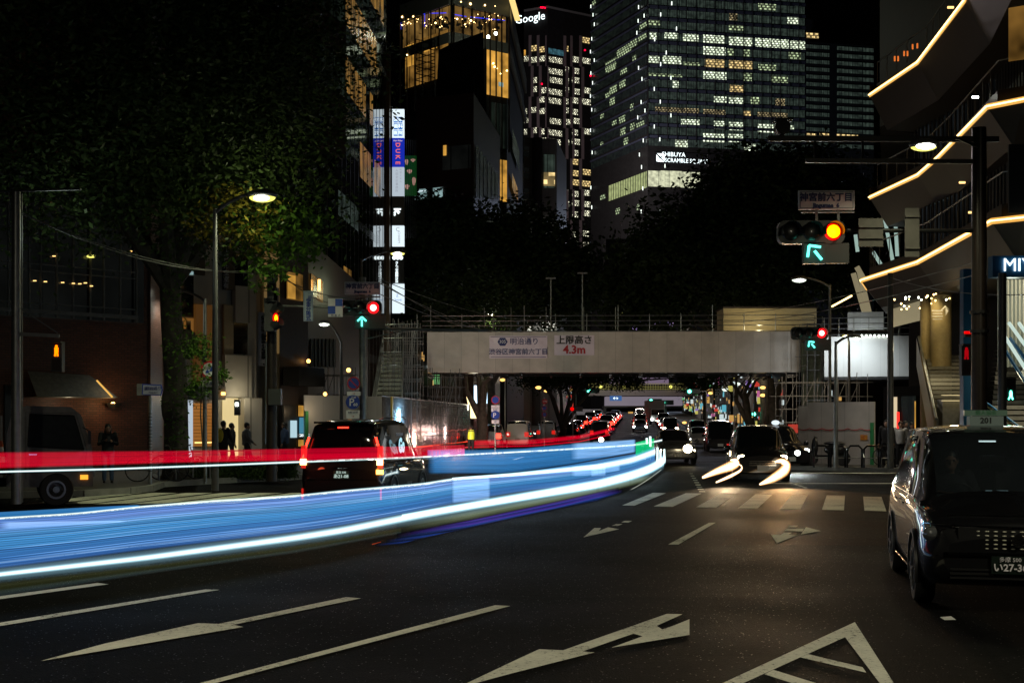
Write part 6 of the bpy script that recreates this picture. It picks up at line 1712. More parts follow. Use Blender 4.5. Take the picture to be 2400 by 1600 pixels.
def make_car(name, lab, cat, st, paint, side_panes, ws, rw, wheels, wr=.31, group=None, n=5, parts=None, tyre_w=.2, glassm='glass', rwm='darkglass'):
    """local axes: +Y is the nose, X to the car's right. side_panes: (y0,y1) glazed runs; ws / rw: y range of windscreen / rear screen"""
    e = empty(name, (0, 0, 0), lab, cat, group)
    S_ = interp(st, n)
    rings = []
    for (y, zb, zt, zr, wl, wb, wf) in S_:
        h = zr - zt
        pr = [(0, zb), (wl * .55, zb), (wl * .9, zb + .01), (wl * .985, zb + .10), (wl, zb + .22), (wl * 1.005, zb + (zt - zb) * .55), (wb * .995, zt - .10), (wb * .975, zt - .02), (wb * .955, zt + .03 if h > .1 else zt)]
        if h > .1:
            pr += [(wb * .95 + (wf - wb * .95) * .35, zt + h * .34), (wb * .95 + (wf - wb * .95) * .68, zt + h * .64), (wf, zr - h * .10 - .02), (wf * .965, zr - .035), (wf * .86, zr + .0), (wf * .6, zr + .022), (wf * .3, zr + .032), (0, zr + .036)]
        else:
            pr += [(wb * .93, zt + .004), (wb * .90, zt + .01), (wb * .86, zt + .015), (wb * .82, zt + .02), (wb * .7, zt + .03 + h * .3), (wb * .5, zt + .045 + h * .7), (wb * .25, zt + .055 + h * .9), (0, zt + .058 + h)]
        full = [(x, z) for x, z in pr] + [(-x, z) for x, z in reversed(pr[1:-1])]
        rings.append([Vector((x, y, z)) for x, z in full])
    K = len(rings[0]); half = 17
    groups = {'body': [], 'windscreen': [], 'rear_window': []}
    panes = [([], []) for _ in side_panes]
    for i in range(len(rings) - 1):
        ym = (S_[i][0] + S_[i + 1][0]) / 2
        for k in range(K):
            k2 = (k + 1) % K
            f_ = (i, k, k2)
            kk = k if k < half - 1 else K - 1 - k      # mirrored index of the strip
            tall = min(S_[i][3] - S_[i][2], S_[i + 1][3] - S_[i + 1][2]) > .03
            dest = 'body'
            if ws[0] <= ym <= ws[1] and kk >= 12: dest = 'windscreen'
            elif rw and rw[0] <= ym <= rw[1] and kk >= 12: dest = 'rear_window'
            elif 8 <= kk <= 10 and tall:
                for q, (a, b_) in enumerate(side_panes):
                    if a <= ym <= b_: dest = (q, 0 if k < half - 1 else 1)
            if isinstance(dest, tuple): panes[dest[0]][dest[1]].append(f_)
            else: groups[dest].append(f_)
    def mk(nm, fs, m_, parent):
        if not fs: return None
        mb = MB(); idx = {}
        for i, k, k2 in fs:
            q = []
            for (a, b_) in ((i, k), (i, k2), (i + 1, k2), (i + 1, k)):
                if (a, b_) not in idx: idx[(a, b_)] = len(mb.v); mb.v.append(tuple(rings[a][b_]))
                q.append(idx[(a, b_)])
            mb.f.append(tuple(q)); mb.uv.append([(0, 0)] * 4)
        if nm == 'body':
            for ri in (0, len(rings) - 1):
                q = []
                for b_ in range(K):
                    if (ri, b_) not in idx: idx[(ri, b_)] = len(mb.v); mb.v.append(tuple(rings[ri][b_]))
                    q.append(idx[(ri, b_)])
                mb.f.append(tuple(q if ri == 0 else reversed(q))); mb.uv.append([(0, 0)] * K)
        return mb.build(nm, m_, parent, smooth=True, local=True)
    mk('body', groups['body'], paint, e)
    mk('windscreen', groups['windscreen'], M[glassm], e)
    mk('rear_window', groups['rear_window'], M[rwm], e)
    for q, (l_, r_) in enumerate(panes):
        mk('side_window', l_, M['darkglass'], e); mk('side_window', r_, M['darkglass'], e)
    for wy in wheels:
        hw = np.interp(wy, [s[0] for s in S_], [s[4] for s in S_])
        for sx in (-1, 1):
            ar = MB(); pts = [(sx * (hw + .004), wy + (wr + .055) * math.cos(a), wr + (wr + .055) * math.sin(a)) for a in np.linspace(-.25, math.pi + .25, 15)]
            ar.path(pts, .028, 6); ar.build('wheel_arch', M['black'], e, smooth=True, local=True)
            w = MB(); w.lathe([(wr * .62, -tyre_w / 2), (wr * .93, -tyre_w / 2), (wr, -tyre_w * .35), (wr, tyre_w * .35), (wr * .93, tyre_w / 2), (wr * .62, tyre_w / 2)], M=Matrix.Translation((sx * (hw - tyre_w / 2 + .012), wy, wr)) @ Matrix.Rotation(R(90), 4, 'Y'), n=28)
            wo = w.build('wheel', M['rubber'], e, smooth=True, local=True)
            rm = MB(); Mx = Matrix.Translation((sx * (hw + .015), wy, wr)) @ Matrix.Rotation(R(90), 4, 'Y')
            rm.lathe([(wr * .62, -.012), (wr * .64, .006), (wr * .56, .006), (wr * .52, -.02)], M=Mx, n=28)
            rm.lathe([(wr * .14, -.02), (wr * .14, .015)], M=Mx, n=12)
            for a in range(7):
                an = a * 2 * math.pi / 7
                c0 = Mx @ Vector((wr * .12 * math.cos(an), wr * .12 * math.sin(an), 0)); c1 = Mx @ Vector((wr * .57 * math.cos(an), wr * .57 * math.sin(an), 0))
                rm.beam(c0, c1, .035, .02)
            rm.build('rim', M['rim'], wo, smooth=False, local=True)
    return e
def addp(e, nm, m_, fn, smooth=False):
    mb = MB(); fn(mb); return mb.build(nm, m_, e, smooth=smooth, local=True)
def mirror_pair(e, y, z, w, m_):
    for sx in (-1, 1):
        o = addp(e, 'wing_mirror', m_, lambda b: (b.ball((sx * (w + .13), y, z), .12, 14, 8, (.85, .5, .78)), b.tube((sx * (w - .03), y, z - .05), (sx * (w + .1), y, z - .03), .025, n=6)), True)
        addp(o, 'mirror_glass', M['chrome'], lambda b: b.box((sx * (w + .13), y - .065, z), (.15, .01, .13)))
def place(e, x, y, rz, z=None):
    e.location = (x, y, gz(y) if z is None else z); e.rotation_euler = (0, 0, rz)
def heading(dx, dy): return math.atan2(dy, dx) - math.pi / 2

# ---- hero: black tall taxi, right foreground, coming towards us
st = [(-2.18, .42, .72, .74, .70, .70, .58), (-2.12, .30, .98, 1.05, .80, .78, .60), (-2.02, .26, 1.02, 1.48, .835, .82, .60), (-1.85, .24, 1.03, 1.66, .845, .835, .63), (-1.2, .22, 1.03, 1.725, .85, .845, .655), (-.3, .22, 1.02, 1.745, .85, .845, .665), (.35, .22, 1.01, 1.72, .85, .845, .655),
      (.75, .22, 1.0, 1.60, .85, .84, .64), (1.15, .22, .985, 1.28, .85, .835, .64), (1.42, .22, .97, 1.06, .85, .825, .66), (1.75, .23, .93, .95, .845, .80, .70), (2.02, .25, .86, .87, .82, .76, .68), (2.15, .29, .78, .79, .76, .70, .62), (2.2, .36, .66, .67, .66, .62, .55)]
tx_ = make_car('taxi', 'black tall-roofed taxi with lit roof sign and studded grille, right foreground', 'taxi', st, M['paint_black'], [(-1.75, -1.0), (-.92, -.05), (.03, .85)], (.5, 1.4), (-2.1, -1.9), (-1.35, 1.38), .33, n=6, tyre_w=.19)
hd_ = heading(-.21, -.978)
addp(tx_, 'grille', M['black'], lambda b: b.box((0, 2.165, .70), (1.05, .06, .22)))
addp(tx_, 'grille_stud', mat('glint_stud', (.75, .72, .6), .3, .3), lambda b: [b.ball((x, 2.205 - .03 * (x / .5) ** 2, z), .010, 6, 4, (2.1, 1, .7)) for x in np.arange(-.50, .51, .077) for z in (.62, .66, .70, .74, .78)])  # pale colour stands in for lamp glints on chrome studs
addp(tx_, 'grille_bar', M['chrome'], lambda b: b.path([(x, 2.20 - .05 * (x / .6) ** 2, .822) for x in np.linspace(-.58, .58, 11)], .012, 6), True)
addp(tx_, 'bonnet_trim', M['chrome'], lambda b: b.path([(x, 2.06 - .10 * (x / .6) ** 2, .915) for x in np.linspace(-.6, .6, 11)], .006, 5), True)
addp(tx_, 'roof_trim', M['chrome'], lambda b: [b.path([(s_ * .60, y, 1.735 - .02 * abs(y + .4)) for y in np.linspace(-1.9, .6, 9)], .008, 5) for s_ in (-1, 1)] + [b.path([(x, .60 - .04 * (x / .6) ** 2, 1.69) for x in np.linspace(-.56, .56, 9)], .006, 5)], True)
addp(tx_, 'emblem', M['chrome'], lambda b: (b.lathe([(.055, 0), (.06, .02), (.05, .02), (.045, 0)], M=Matrix.Translation((0, 2.225, .70)) @ Matrix.Rotation(R(-90), 4, 'X'), n=20), b.box((0, 2.235, .70), (.09, .01, .012))))
addp(tx_, 'lower_grille', M['black'], lambda b: [b.box((0, 2.19, z), (1.2, .04, .018)) for z in (.34, .38, .42)])
for sx in (-1, 1):
    hl = addp(tx_, 'headlight', M['head_off'], lambda b: b.ball((sx * .67, 2.02, .735), .15, 18, 10, (1.1, .7, .62)), True)
    addp(hl, 'reflector', M['chrome'], lambda b: b.lathe([(.03, 0), (.055, .03), (.06, .03)], M=Matrix.Translation((sx * .65, 2.12, .735)) @ Matrix.Rotation(R(-90), 4, 'X'), n=18))
    addp(hl, 'eyelid_trim', M['chrome'], lambda b: b.path([(sx * (.53 + .30 * t), 2.155 - .16 * t * t, .83 + .01 * t) for t in np.linspace(0, 1, 7)], .007, 5), True)
    addp(tx_, 'fog_lamp', M['head_off'], lambda b: b.ball((sx * .66, 2.10, .40), .045, 12, 6, (1, .5, 1)), True)
    addp(tx_, 'bumper_crease', M['chrome'], lambda b: b.path([(sx * .50, 2.19, .53), (sx * .62, 2.15, .50), (sx * .78, 2.02, .47)], .008, 5), True)
addp(tx_, 'number_plate', M['plate_green'], lambda b: b.box((.07, 2.225, .47), (.33, .012, .165)))
text('多摩 500', .052, (.07, 2.24, .52), M['signwhite'], tx_, local=True, tilt=(R(90), 0, R(180)))
text('い27-36', .092, (.07, 2.24, .445), M['signwhite'], tx_, local=True, tilt=(R(90), 0, R(180)), bold=.002)
rs1 = addp(tx_, 'roof_sign', em('roof_sign_green_white', (.55, .68, .50), .08), lambda b: b.prism([(-.17, .12), (.17, .12), (.19, .2), (.17, .28), (-.17, .28), (-.19, .2)], 1.77, 1.87))
addp(rs1, 'upper_panel', em('roof_sign_green', (.35, .6, .35), .08, False), lambda b: b.box((0, .2, 1.905), (.44, .10, .06)))
text('201', .085, (0, .29, 1.82), M['blackink'], rs1, local=True, tilt=(R(90), 0, R(180)), bold=.003)
text('個人協会', .055, (0, .256, 1.905), mat('green_ink', (.01, .12, .03), .5), rs1, local=True, tilt=(R(90), 0, R(180)))
addp(tx_, 'wiper', M['black'], lambda b: (b.path([(-.5, 1.42, 1.05), (.1, 1.36, 1.12)], .01, 5), b.path([(.1, 1.42, 1.05), (.62, 1.36, 1.11)], .01, 5)))
for sx in (-1, 1):
    addp(tx_, 'door_handle', M['chrome'], lambda b: [b.beam((sx * .862, y, .93), (sx * .862, y + .17, .93), .02, .022) for y in (-.78, .12)])
    addp(tx_, 'window_trim', M['chrome'], lambda b: b.path([(sx * .815, y, 1.035) for y in np.linspace(-1.8, 1.0, 6)], .008, 5))
    addp(tx_, 'sill_trim', M['chrome'], lambda b: b.path([(sx * .855, y, .30) for y in np.linspace(-1.0, 1.0, 5)], .008, 5))
addp(tx_, 'seat', M['interior'], lambda b: [b.box((x, y, .95), (.46, .14, .62)) for x in (-.36, .36) for y in (.0, -1.1)] + [b.box((x, y, 1.32), (.24, .1, .17)) for x in (-.36, .36) for y in (.0, -1.1)])
addp(tx_, 'dashboard', M['interior'], lambda b: b.box((0, 1.05, .95), (1.45, .35, .14)))
addp(tx_, 'steering_wheel', M['black'], lambda b: b.path([(.36 + .18 * math.cos(a), .78 + .05 * math.sin(a), 1.0 + .17 * math.sin(a)) for a in np.linspace(0, 6.28, 18)], .014, 6))
addp(tx_, 'dash_screen', em('dash_screen', (.45, .7, .75), .35, False), lambda b: b.box((-.02, .86, 1.06), (.22, .02, .08)))
addp(tx_, 'rear_view_mirror', M['black'], lambda b: b.box((0, .68, 1.42), (.24, .03, .07)))
addp(tx_, 'interior_light', em('cabin_lamp', (.8, 1, 1), 2.2, False), lambda b: b.box((.0, .35, 1.60), (.16, .10, .015)))
ctx, cty = 4.72, 11.95
place(tx_, ctx - .978 * 0 + .21 * 2.2 * 1.0, cty + 2.2 * .978, hd_)

# ---- hero: black minivan, left, seen from behind, brake lamps lit
st = [(-2.35, .42, .80, .82, .76, .74, .60), (-2.31, .30, 1.02, 1.10, .83, .81, .62), (-2.24, .25, 1.04, 1.55, .85, .84, .62), (-2.10, .23, 1.05, 1.76, .86, .85, .66), (-1.4, .22, 1.05, 1.83, .865, .86, .69), (-.3, .21, 1.03, 1.85, .865, .86, .70), (.55, .21, 1.0, 1.80, .865, .86, .69),
      (1.0, .21, .98, 1.60, .865, .855, .66), (1.45, .21, .96, 1.25, .865, .85, .66), (1.72, .22, .94, 1.02, .86, .83, .68), (2.0, .23, .88, .92, .85, .80, .70), (2.22, .26, .80, .82, .80, .74, .66), (2.33, .33, .68, .69, .70, .66, .6)]
vn = make_car('minivan', 'black minivan seen from behind with red lit tail lamps and white side lettering', 'minivan', st, M['paint_black'], [(-2.05, -1.35), (-1.25, -.15), (-.05, .85), (.95, 1.3)], (.75, 1.7), (-2.32, -2.12), (-1.42, 1.42), .32, n=6)
for sx in (-1, 1):
    tl = addp(vn, 'tail_light', M['tail'], lambda b: b.path([(sx * .70, -2.27, 1.50), (sx * .765, -2.30, 1.30), (sx * .81, -2.33, 1.08)], .022, 8), True)
    addp(tl, 'tail_lens', M['tail_dim'], lambda b: b.box((sx * .80, -2.29, 1.10), (.10, .10, .46)))
    addp(tl, 'brake_lamp', em('brake_hot', (1.0, .38, .10), 16) if sx < 0 else bpy.data.materials['brake_hot'], lambda b: b.box((sx * .80, -2.35, 1.0), (.12, .03, .12)))
    if sx > 0: addp(tl, 'indicator', M['amber_sig'], lambda b: b.box((sx * .80, -2.35, .80), (.14, .03, .09)))
    addp(vn, 'reflector', M['tail_dim'], lambda b: b.box((sx * .82, -2.34, .35), (.03, .03, .22)))
addp(vn, 'high_brake_light', M['tail'], lambda b: b.box((0, -2.20, 1.70), (.22, .03, .025)))
addp(vn, 'spoiler', M['paint_black'], lambda b: b.box((0, -2.2, 1.80), (1.15, .30, .04)))
addp(vn, 'number_plate', mat('lit_plate', (.015, .05, .03), .5), lambda b: b.box((0, -2.36, .74), (.33, .015, .165)))
M['signplate'] = em('lit_numerals', (.7, .9, .8), .8, False)
text('足立 530', .055, (0, -2.38, .79), M['signplate'], vn, local=True); text('あ21-08', .095, (0, -2.38, .71), M['signplate'], vn, local=True)
addp(vn, 'chrome_strip', M['chrome'], lambda b: b.path([(x, -2.345 + .05 * (x / .6) ** 2, .88) for x in np.linspace(-.55, .55, 9)], .012, 6), True)
addp(vn, 'emblem', M['chrome'], lambda b: b.lathe([(.06, 0), (.065, .015), (.05, .015), (.045, 0)], M=Matrix.Translation((0, -2.33, 1.0)) @ Matrix.Rotation(R(90), 4, 'X'), n=20))
text('HYBRID', .05, (-.62, -2.36, .66), M['chrome'], vn, local=True)
addp(vn, 'rear_wiper', M['black'], lambda b: b.path([(0, -2.34, 1.12), (.35, -2.30, 1.16)], .012, 5))
addp(vn, 'bumper', M['paint_black'], lambda b: b.box((0, -2.34, .48), (1.5, .07, .16)))
mirror_pair(vn, 1.25, 1.08, .86, M['paint_black'])
M['sidetext'] = em('side_lettering', (.45, .85, 1.0), .9, False)
text('Go', .42, (.872, -.7, 1.30), M['sidetext'], vn, local=True, tilt=(R(90), 0, R(90)), bold=.02); text('ON DEMAND', .10, (.872, -.9, 1.55), M['signwhite'], vn, local=True, tilt=(R(90), 0, R(90)))
text('RIDE', .22, (.875, .1, .42), M['grey'], vn, local=True, tilt=(R(90), 0, R(90)))
addp(vn, 'roof_rail', M['chrome'], lambda b: b.path([(.66, -1.8, 1.85), (.68, -1.5, 1.90), (.70, .2, 1.92), (.68, .5, 1.87)], .014, 6))
addp(vn, 'side_trim', M['chrome'], lambda b: b.path([(.868, y, .98) for y in np.linspace(-1.9, 1.5, 6)], .009, 5))
addp(vn, 'door_handle', M['chrome'], lambda b: [b.beam((.872, y, .95), (.872, y + .18, .95), .02, .02) for y in (-.35, .15)])
hv = (.14, .99)
cx_, cy_ = X(800, 26), 26.0
place(vn, cx_ + hv[0] * 2.35, cy_ + hv[1] * 2.35, heading(*hv))
lamp('POINT', (X(700, 25.6), 25.3, 1.0), 5, (1, .1, .04), .1, name='brake_glow'); lamp('POINT', (X(884, 25.6), 25.5, .9), 9, (1, .3, .06), .1, name='brake_glow')

# ---- flatbed truck at the left edge
tk = empty('flatbed_truck', (0, 0, 0), 'pale flatbed works truck with traffic cones on its bed, left edge', 'truck')
cabp = [(1.05, .62), (1.05, 1.55), (1.18, 2.06), (1.45, 2.16), (2.35, 2.14), (2.55, 1.98), (2.78, 1.25), (2.82, .70), (2.80, .42), (1.05, .42)]
def cab(b):
    for sx in (-1, 1):
        P = [Vector((sx * (.84 if z < 1.3 else .84 - .10 * (z - 1.3)), y, z)) for y, z in cabp]
        b.face(P if sx < 0 else list(reversed(P)))
    n_ = len(cabp)
    for i in range(n_):
        j = (i + 1) % n_; (y0, z0), (y1, z1) = cabp[i], cabp[j]
        w0 = .84 if z0 < 1.3 else .84 - .10 * (z0 - 1.3); w1 = .84 if z1 < 1.3 else .84 - .10 * (z1 - 1.3)
        b.face([(w0, y0, z0), (w1, y1, z1), (-w1, y1, z1), (-w0, y0, z0)])
cb_ = addp(tk, 'cab', M['truckpaint'], cab)
for sx in (-1, 1):
    wf = lambda z: sx * ((.84 if z < 1.3 else .84 - .10 * (z - 1.3)) + .006)
    addp(cb_, 'side_window', M['glass'], lambda b: b.face([(wf(z), y, z) for y, z in ((1.48, 1.30), (2.62, 1.22), (2.42, 1.95), (1.52, 1.98))]))
    addp(cb_, 'door_seam', M['black'], lambda b: b.path([(wf(z) + sx * .002, y, z) for y, z in ((1.44, .6), (1.44, 2.02), (2.46, 2.0), (2.68, 1.2), (2.62, .8))], .006, 4))
    addp(cb_, 'window_frame', M['black'], lambda b: b.path([(wf(z) + sx * .004, y, z) for y, z in ((1.48, 1.30), (2.62, 1.22), (2.42, 1.95), (1.52, 1.98), (1.48, 1.30))], .016, 5))
    addp(cb_, 'door_handle', M['chrome'], lambda b: b.beam((sx * .85, 1.5, 1.12), (sx * .85, 1.66, 1.12), .03, .03))
    addp(cb_, 'wing_mirror', M['black'], lambda b: (b.box((sx * 1.02, 2.72, 1.48), (.14, .06, .28)), b.tube((sx * .8, 2.6, 1.7), (sx * 1.0, 2.72, 1.62), .012, n=5)))
    addp(cb_, 'headlight', M['head_off'], lambda b: b.box((sx * .66, 2.81, .72), (.24, .06, .18)))
    addp(cb_, 'indicator', em('amber_soft', (1., .35, .03), 1.6, False), lambda b: b.box((sx * .86, 2.62, .62), (.05, .16, .10)))
addp(cb_, 'windscreen', M['glass'], lambda b: b.face([(-.74, 2.805, 1.24), (.74, 2.805, 1.24), (.70, 2.58, 1.95), (-.70, 2.58, 1.95)]))
addp(tk, 'chassis', M['black'], lambda b: (b.bx(-.35, .35, -2.6, 2.4, .42, .60), b.bx(-.8, -.5, -.6, .3, .35, .65), b.bx(.5, .8, -.9, .2, .35, .65)))
addp(tk, 'bed', M['grey'], lambda b: (b.bx(-.86, .86, -2.7, .98, .62, .72), b.bx(-.86, -.83, -2.7, .98, .72, 1.02), b.bx(.83, .86, -2.7, .98, .72, 1.02), b.bx(-.86, .86, .93, .98, .72, 1.95)))
addp(tk, 'tarpaulin_box', mat('grey_green_tarp', (.15, .17, .13), .45, noise=.25), lambda b: b.bx(-.80, .80, -2.6, .30, .74, 2.35))
for wy in (-1.55, 2.05):
    for sx in (-1, 1):
        w = MB(); w.lathe([(.2, -.11), (.33, -.11), (.36, -.07), (.36, .07), (.33, .11), (.2, .11)], M=Matrix.Translation((sx * .76, wy, .36)) @ Matrix.Rotation(R(90), 4, 'Y'), n=24); wo = w.build('wheel', M['rubber'], tk, smooth=True, local=True)
        addp(wo, 'rim', M['rim'], lambda b: (b.lathe([(.2, 0), (.2, .02), (.16, .02), (.14, -.01)], M=Matrix.Translation((sx * .87, wy, .36)) @ Matrix.Rotation(R(90), 4, 'Y'), n=20), b.lathe([(.07, 0), (.07, .03)], M=Matrix.Translation((sx * .87, wy, .36)) @ Matrix.Rotation(R(90), 4, 'Y'), n=12)))
hk = (.93, .37)
fx, fy = X(212, 28.6), 28.6
place(tk, fx - hk[0] * 2.8, fy - hk[1] * 2.8, heading(*hk), 0)
# cones standing beside the box at the bed edge
M['cone'] = mat('cone_orange', (.55, .08, .02), .5)
def cone(lab, c, h=.7):
    e = empty('traffic_cone', c, lab, 'traffic cone', 'traffic cones on the truck bed')
    MB().lathe([(.16, .02), (.15, .05), (.028, h)], c, n=20).build('cone_body', M['cone'], e, smooth=True)
    for z0, z1 in ((.25, .37), (.47, .57)):
        r_ = lambda z: .15 + (.028 - .15) * (z - .05) / (h - .05) + .003
        MB().lathe([(r_(z0), z0), (r_(z1), z1)], c, n=20).build('white_band', M['signwhite'], e, smooth=True)
    MB().box(Vector(c) + Vector((0, 0, .012)), (.38, .38, .024)).build('base', M['cone'], e)
rotm = Matrix.Rotation(heading(*hk), 4, 'Z')
for k, (lx, ly) in enumerate(((.74, .52), (.72, .80))): pass
for k, (x_, lab) in enumerate(((15, 'striped traffic cone on the truck bed, nearer the picture edge'), (56, 'striped traffic cone on the truck bed, nearer the cab'))):
    q = tk.location + rotm @ Vector((.66, .60 - k * -.22, .72)) if False else None
    # on the bed's near lip: solve for the point along the truck seen at column x_
    best = min((abs(((tk.location + rotm @ Vector((.60, yy, .72))).x / (tk.location + rotm @ Vector((.60, yy, .72))).y * F + 1200) - x_), yy) for yy in np.arange(-2.6, .95, .02))
    cone(lab, tk.location + rotm @ Vector((1.06, best[1], .74 - .72 + .70)))
sh_ = MB()
for yy in (-2.6, .9): pass
addp(tk, 'side_shelf', M['grey'], lambda b: b.bx(.86, 1.28, -2.7, .98, .66, .72))

# ---- generic cars
def sedan(lab, paint, lit='tail', cat='car', headm='head_w', taxi=False, kind='sedan', group=None, low=False, glow=1.0):
    if kind == 'sedan':
        st = [(-2.2, .35, .78, .80, .70, .68, .55), (-2.1, .26, .92, .95, .80, .77, .55), (-1.7, .22, .93, 1.0, .84, .82, .56), (-1.1, .20, .92, 1.38, .85, .83, .56), (-.2, .20, .91, 1.46, .85, .83, .60), (.3, .20, .91, 1.42, .85, .83, .60), (1.0, .20, .89, 1.0, .85, .82, .60), (1.7, .22, .80, .84, .84, .79, .65), (2.1, .25, .70, .72, .78, .72, .62), (2.2, .33, .60, .61, .68, .64, .55)]
        sp_, ws_, rw_ = [(-1.35, -.4), (-.3, .55)], (.35, 1.0), (-1.65, -1.15)
    elif kind == 'van':
        st = [(-2.1, .35, .85, .9, .76, .75, .62), (-2.05, .25, 1.0, 1.7, .83, .82, .68), (-1.9, .22, 1.02, 1.86, .84, .83, .70), (-.3, .20, 1.0, 1.92, .84, .83, .72), (.9, .20, .98, 1.84, .84, .83, .70), (1.5, .20, .95, 1.30, .84, .82, .68), (1.85, .22, .9, .98, .83, .80, .7), (2.1, .28, .72, .74, .76, .72, .65)]
        sp_, ws_, rw_ = [(-1.8, -.7), (-.6, .3), (.4, 1.1)], (1.0, 1.7), (-2.06, -1.92)
    else:
        st = [(-2.05, .35, .85, .87, .74, .73, .60), (-2.0, .25, 1.0, 1.2, .82, .80, .62), (-1.8, .22, 1.02, 1.58, .84, .82, .62), (-.4, .20, 1.0, 1.68, .85, .84, .66), (.3, .20, .98, 1.62, .85, .84, .66), (.75, .20, .97, 1.40, .85, .83, .64), (1.15, .20, .95, 1.06, .85, .82, .62), (1.7, .22, .88, .93, .84, .80, .7), (2.05, .28, .72, .74, .74, .70, .62)]
        sp_, ws_, rw_ = [(-1.6, -.6), (-.5, .5)], (.42, 1.12), (-2.0, -1.78)
    c = make_car('car' if cat == 'car' else cat.replace(' ', '_'), lab, cat, st, paint, sp_, ws_, rw_, (-1.3, 1.35), .31, group=group, n=3, glassm='darkglass')
    zz = {'sedan': .74, 'van': .95, 'hatch': .92}[kind]; ye = {'sedan': -2.12, 'van': -2.06, 'hatch': -2.0}[kind]
    for sx in (-1, 1):
        addp(c, 'tail_light', M['tail'] if lit == 'tail' else M['tail_dim'], lambda b: b.box((sx * .66, ye - .02, zz), (.30 * glow, .10, (.18 if kind == 'sedan' else .34) * glow)))
        zh = {'sedan': .60, 'van': .76, 'hatch': .74}[kind]; yh = {'sedan': 2.08, 'van': 1.98, 'hatch': 1.93}[kind]
        addp(c, 'headlight', M[headm] if lit == 'head' else M['head_off'], lambda b: b.ball((sx * .62, yh, zh), .10 * glow, 12, 8, (1.35, .7, .75)), True)
    addp(c, 'number_plate', M['plate'], lambda b: (b.box((0, ye - .06, .62 if kind != 'sedan' else .55), (.33, .02, .16)), b.box((0, 2.19 if kind == 'sedan' else 2.1, .42), (.33, .02, .16))))
    addp(c, 'grille', M['chrome'], lambda b: [b.box((0, 2.15 if kind == 'sedan' else 2.06, z), (.8, .03, .015)) for z in (.5, .56, .62)])
    mirror_pair(c, .85, 1.0, .86, paint)
    if taxi: addp(c, 'roof_sign', M['white_sign'], lambda b: b.ball((0, .1, 1.60 if kind == 'sedan' else 1.80), .12, 12, 8, (1.4, .8, .8)), True)
    return c
fwd = (.10, .995); bck = (-.10, -.995)
# near oncoming
c = sedan('dark rounded minivan turning at the crosswalk with swooping headlamp streaks', M['paint_black'], 'head', kind='hatch', cat='minivan'); q = W(1790, 1130, 38.5); place(c, X(1788, 40), 41.0, heading(-.10, -.99))
c2 = sedan('black taxi with white globe roof lamp and starry headlamp by the right hoarding', M['paint_black'], 'head', cat='taxi', headm='head_c', kind='hatch', taxi=True); place(c2, X(1822, 50), 50.5, heading(.10, -.99))
c3 = sedan('black boxy van with blank screen waiting behind the turning minivan', M['paint_black'], 'off', kind='van', cat='van'); place(c3, X(1690, 80), 81, heading(*bck))
c4 = sedan('dark saloon with one blazing headlamp left of the turning minivan', M['paint_grey'], 'head', kind='sedan'); place(c4, X(1590, 55), 57, heading(-.02, -1))
c5 = sedan('silver saloon with cool headlamps beside the boxy black van', M['paint_silver'], 'head', headm='head_c'); place(c5, X(1648, 92), 94, heading(*bck))
c6 = sedan('small white van second in the oncoming queue', M['paint_white'], 'off', kind='van', cat='van'); place(c6, X(1637, 120), 121, heading(*bck))
# parked on the left beyond the bridge
c7 = sedan('red-lit hatchback parked by the left kerb beyond the silver fence', M['paint_grey'], 'tail', kind='hatch'); place(c7, X(1152, 84), 86.5, heading(*fwd))
c8 = sedan('tall white van parked by the left kerb beyond the red-lit hatchback', M['paint_white'], 'off', kind='van', cat='van'); place(c8, X(1219, 92), 94, heading(*fwd))
c9 = sedan('silver van parked by the left kerb, third from the fence', M['paint_silver'], 'off', kind='van', cat='van'); place(c9, X(1285, 112), 114, heading(*fwd))
c10 = sedan('black saloon standing ahead of the silver van', M['paint_black'], 'off'); place(c10, X(1340, 128), 130, heading(*fwd))
c11 = sedan('black van in the middle lane, half lost in the red glow', M['paint_black'], 'off', kind='van', cat='van'); place(c11, X(1410, 112), 114, heading(*fwd))
# the queues far up the street, copies of two masters
ordn = ['first', 'second', 'third', 'fourth', 'fifth', 'sixth', 'seventh', 'eighth', 'ninth', 'tenth', 'eleventh', 'twelfth']
mA = sedan('m', M['paint_grey'], 'tail', glow=1.35); mB_ = sedan('m', M['paint_silver'], 'head', headm='head_c', glow=1.6); mC = sedan('m', M['paint_black'], 'tail', kind='van', glow=1.2); mD = sedan('m', M['paint_black'], 'head', kind='van', glow=1.6)
def queue(ms, lane, d0, n_, step, h_, phr, grp, s0):
    for i in range(n_):
        y = d0 + i * step + (i * 37 % 5) * .5
        m_ = ms[i % len(ms)]
        c = m_ if not m_.get('used') else copy_tree(m_)
        if m_.get('used') is None: m_['used'] = 1
        x = kl(y) + lane
        place(c, x, y, heading(*h_))
        c['label'] = f"{'van' if m_ in (mC, mD) else 'car'} {ordn[i]} from the front of the {phr}"; c['category'] = 'van' if m_ in (mC, mD) else 'car'; c['group'] = grp
        if 'used' in c: del c['used']
        m_['used'] = 1
queue([mA, mC, mA], 5.2, 146, 9, 9.5, fwd, 'far red kerb lane', 'cars with lit tail lamps in the far queues', 0)
queue([mA, mA, mC], 8.4, 132, 11, 9.5, fwd, 'far red inner lane', 'cars with lit tail lamps in the far queues', 0)
queue([mB_, mD], 12.4, 150, 9, 12, bck, 'oncoming inner lane', 'cars with lit headlamps in the far queues', 0)
queue([mD, mB_, mB_], 15.6, 136, 8, 13, bck, 'oncoming kerb lane', 'cars with lit headlamps in the far queues', 0)
for m_ in (mA, mB_, mC, mD):
    if 'used' in m_: del m_['used']

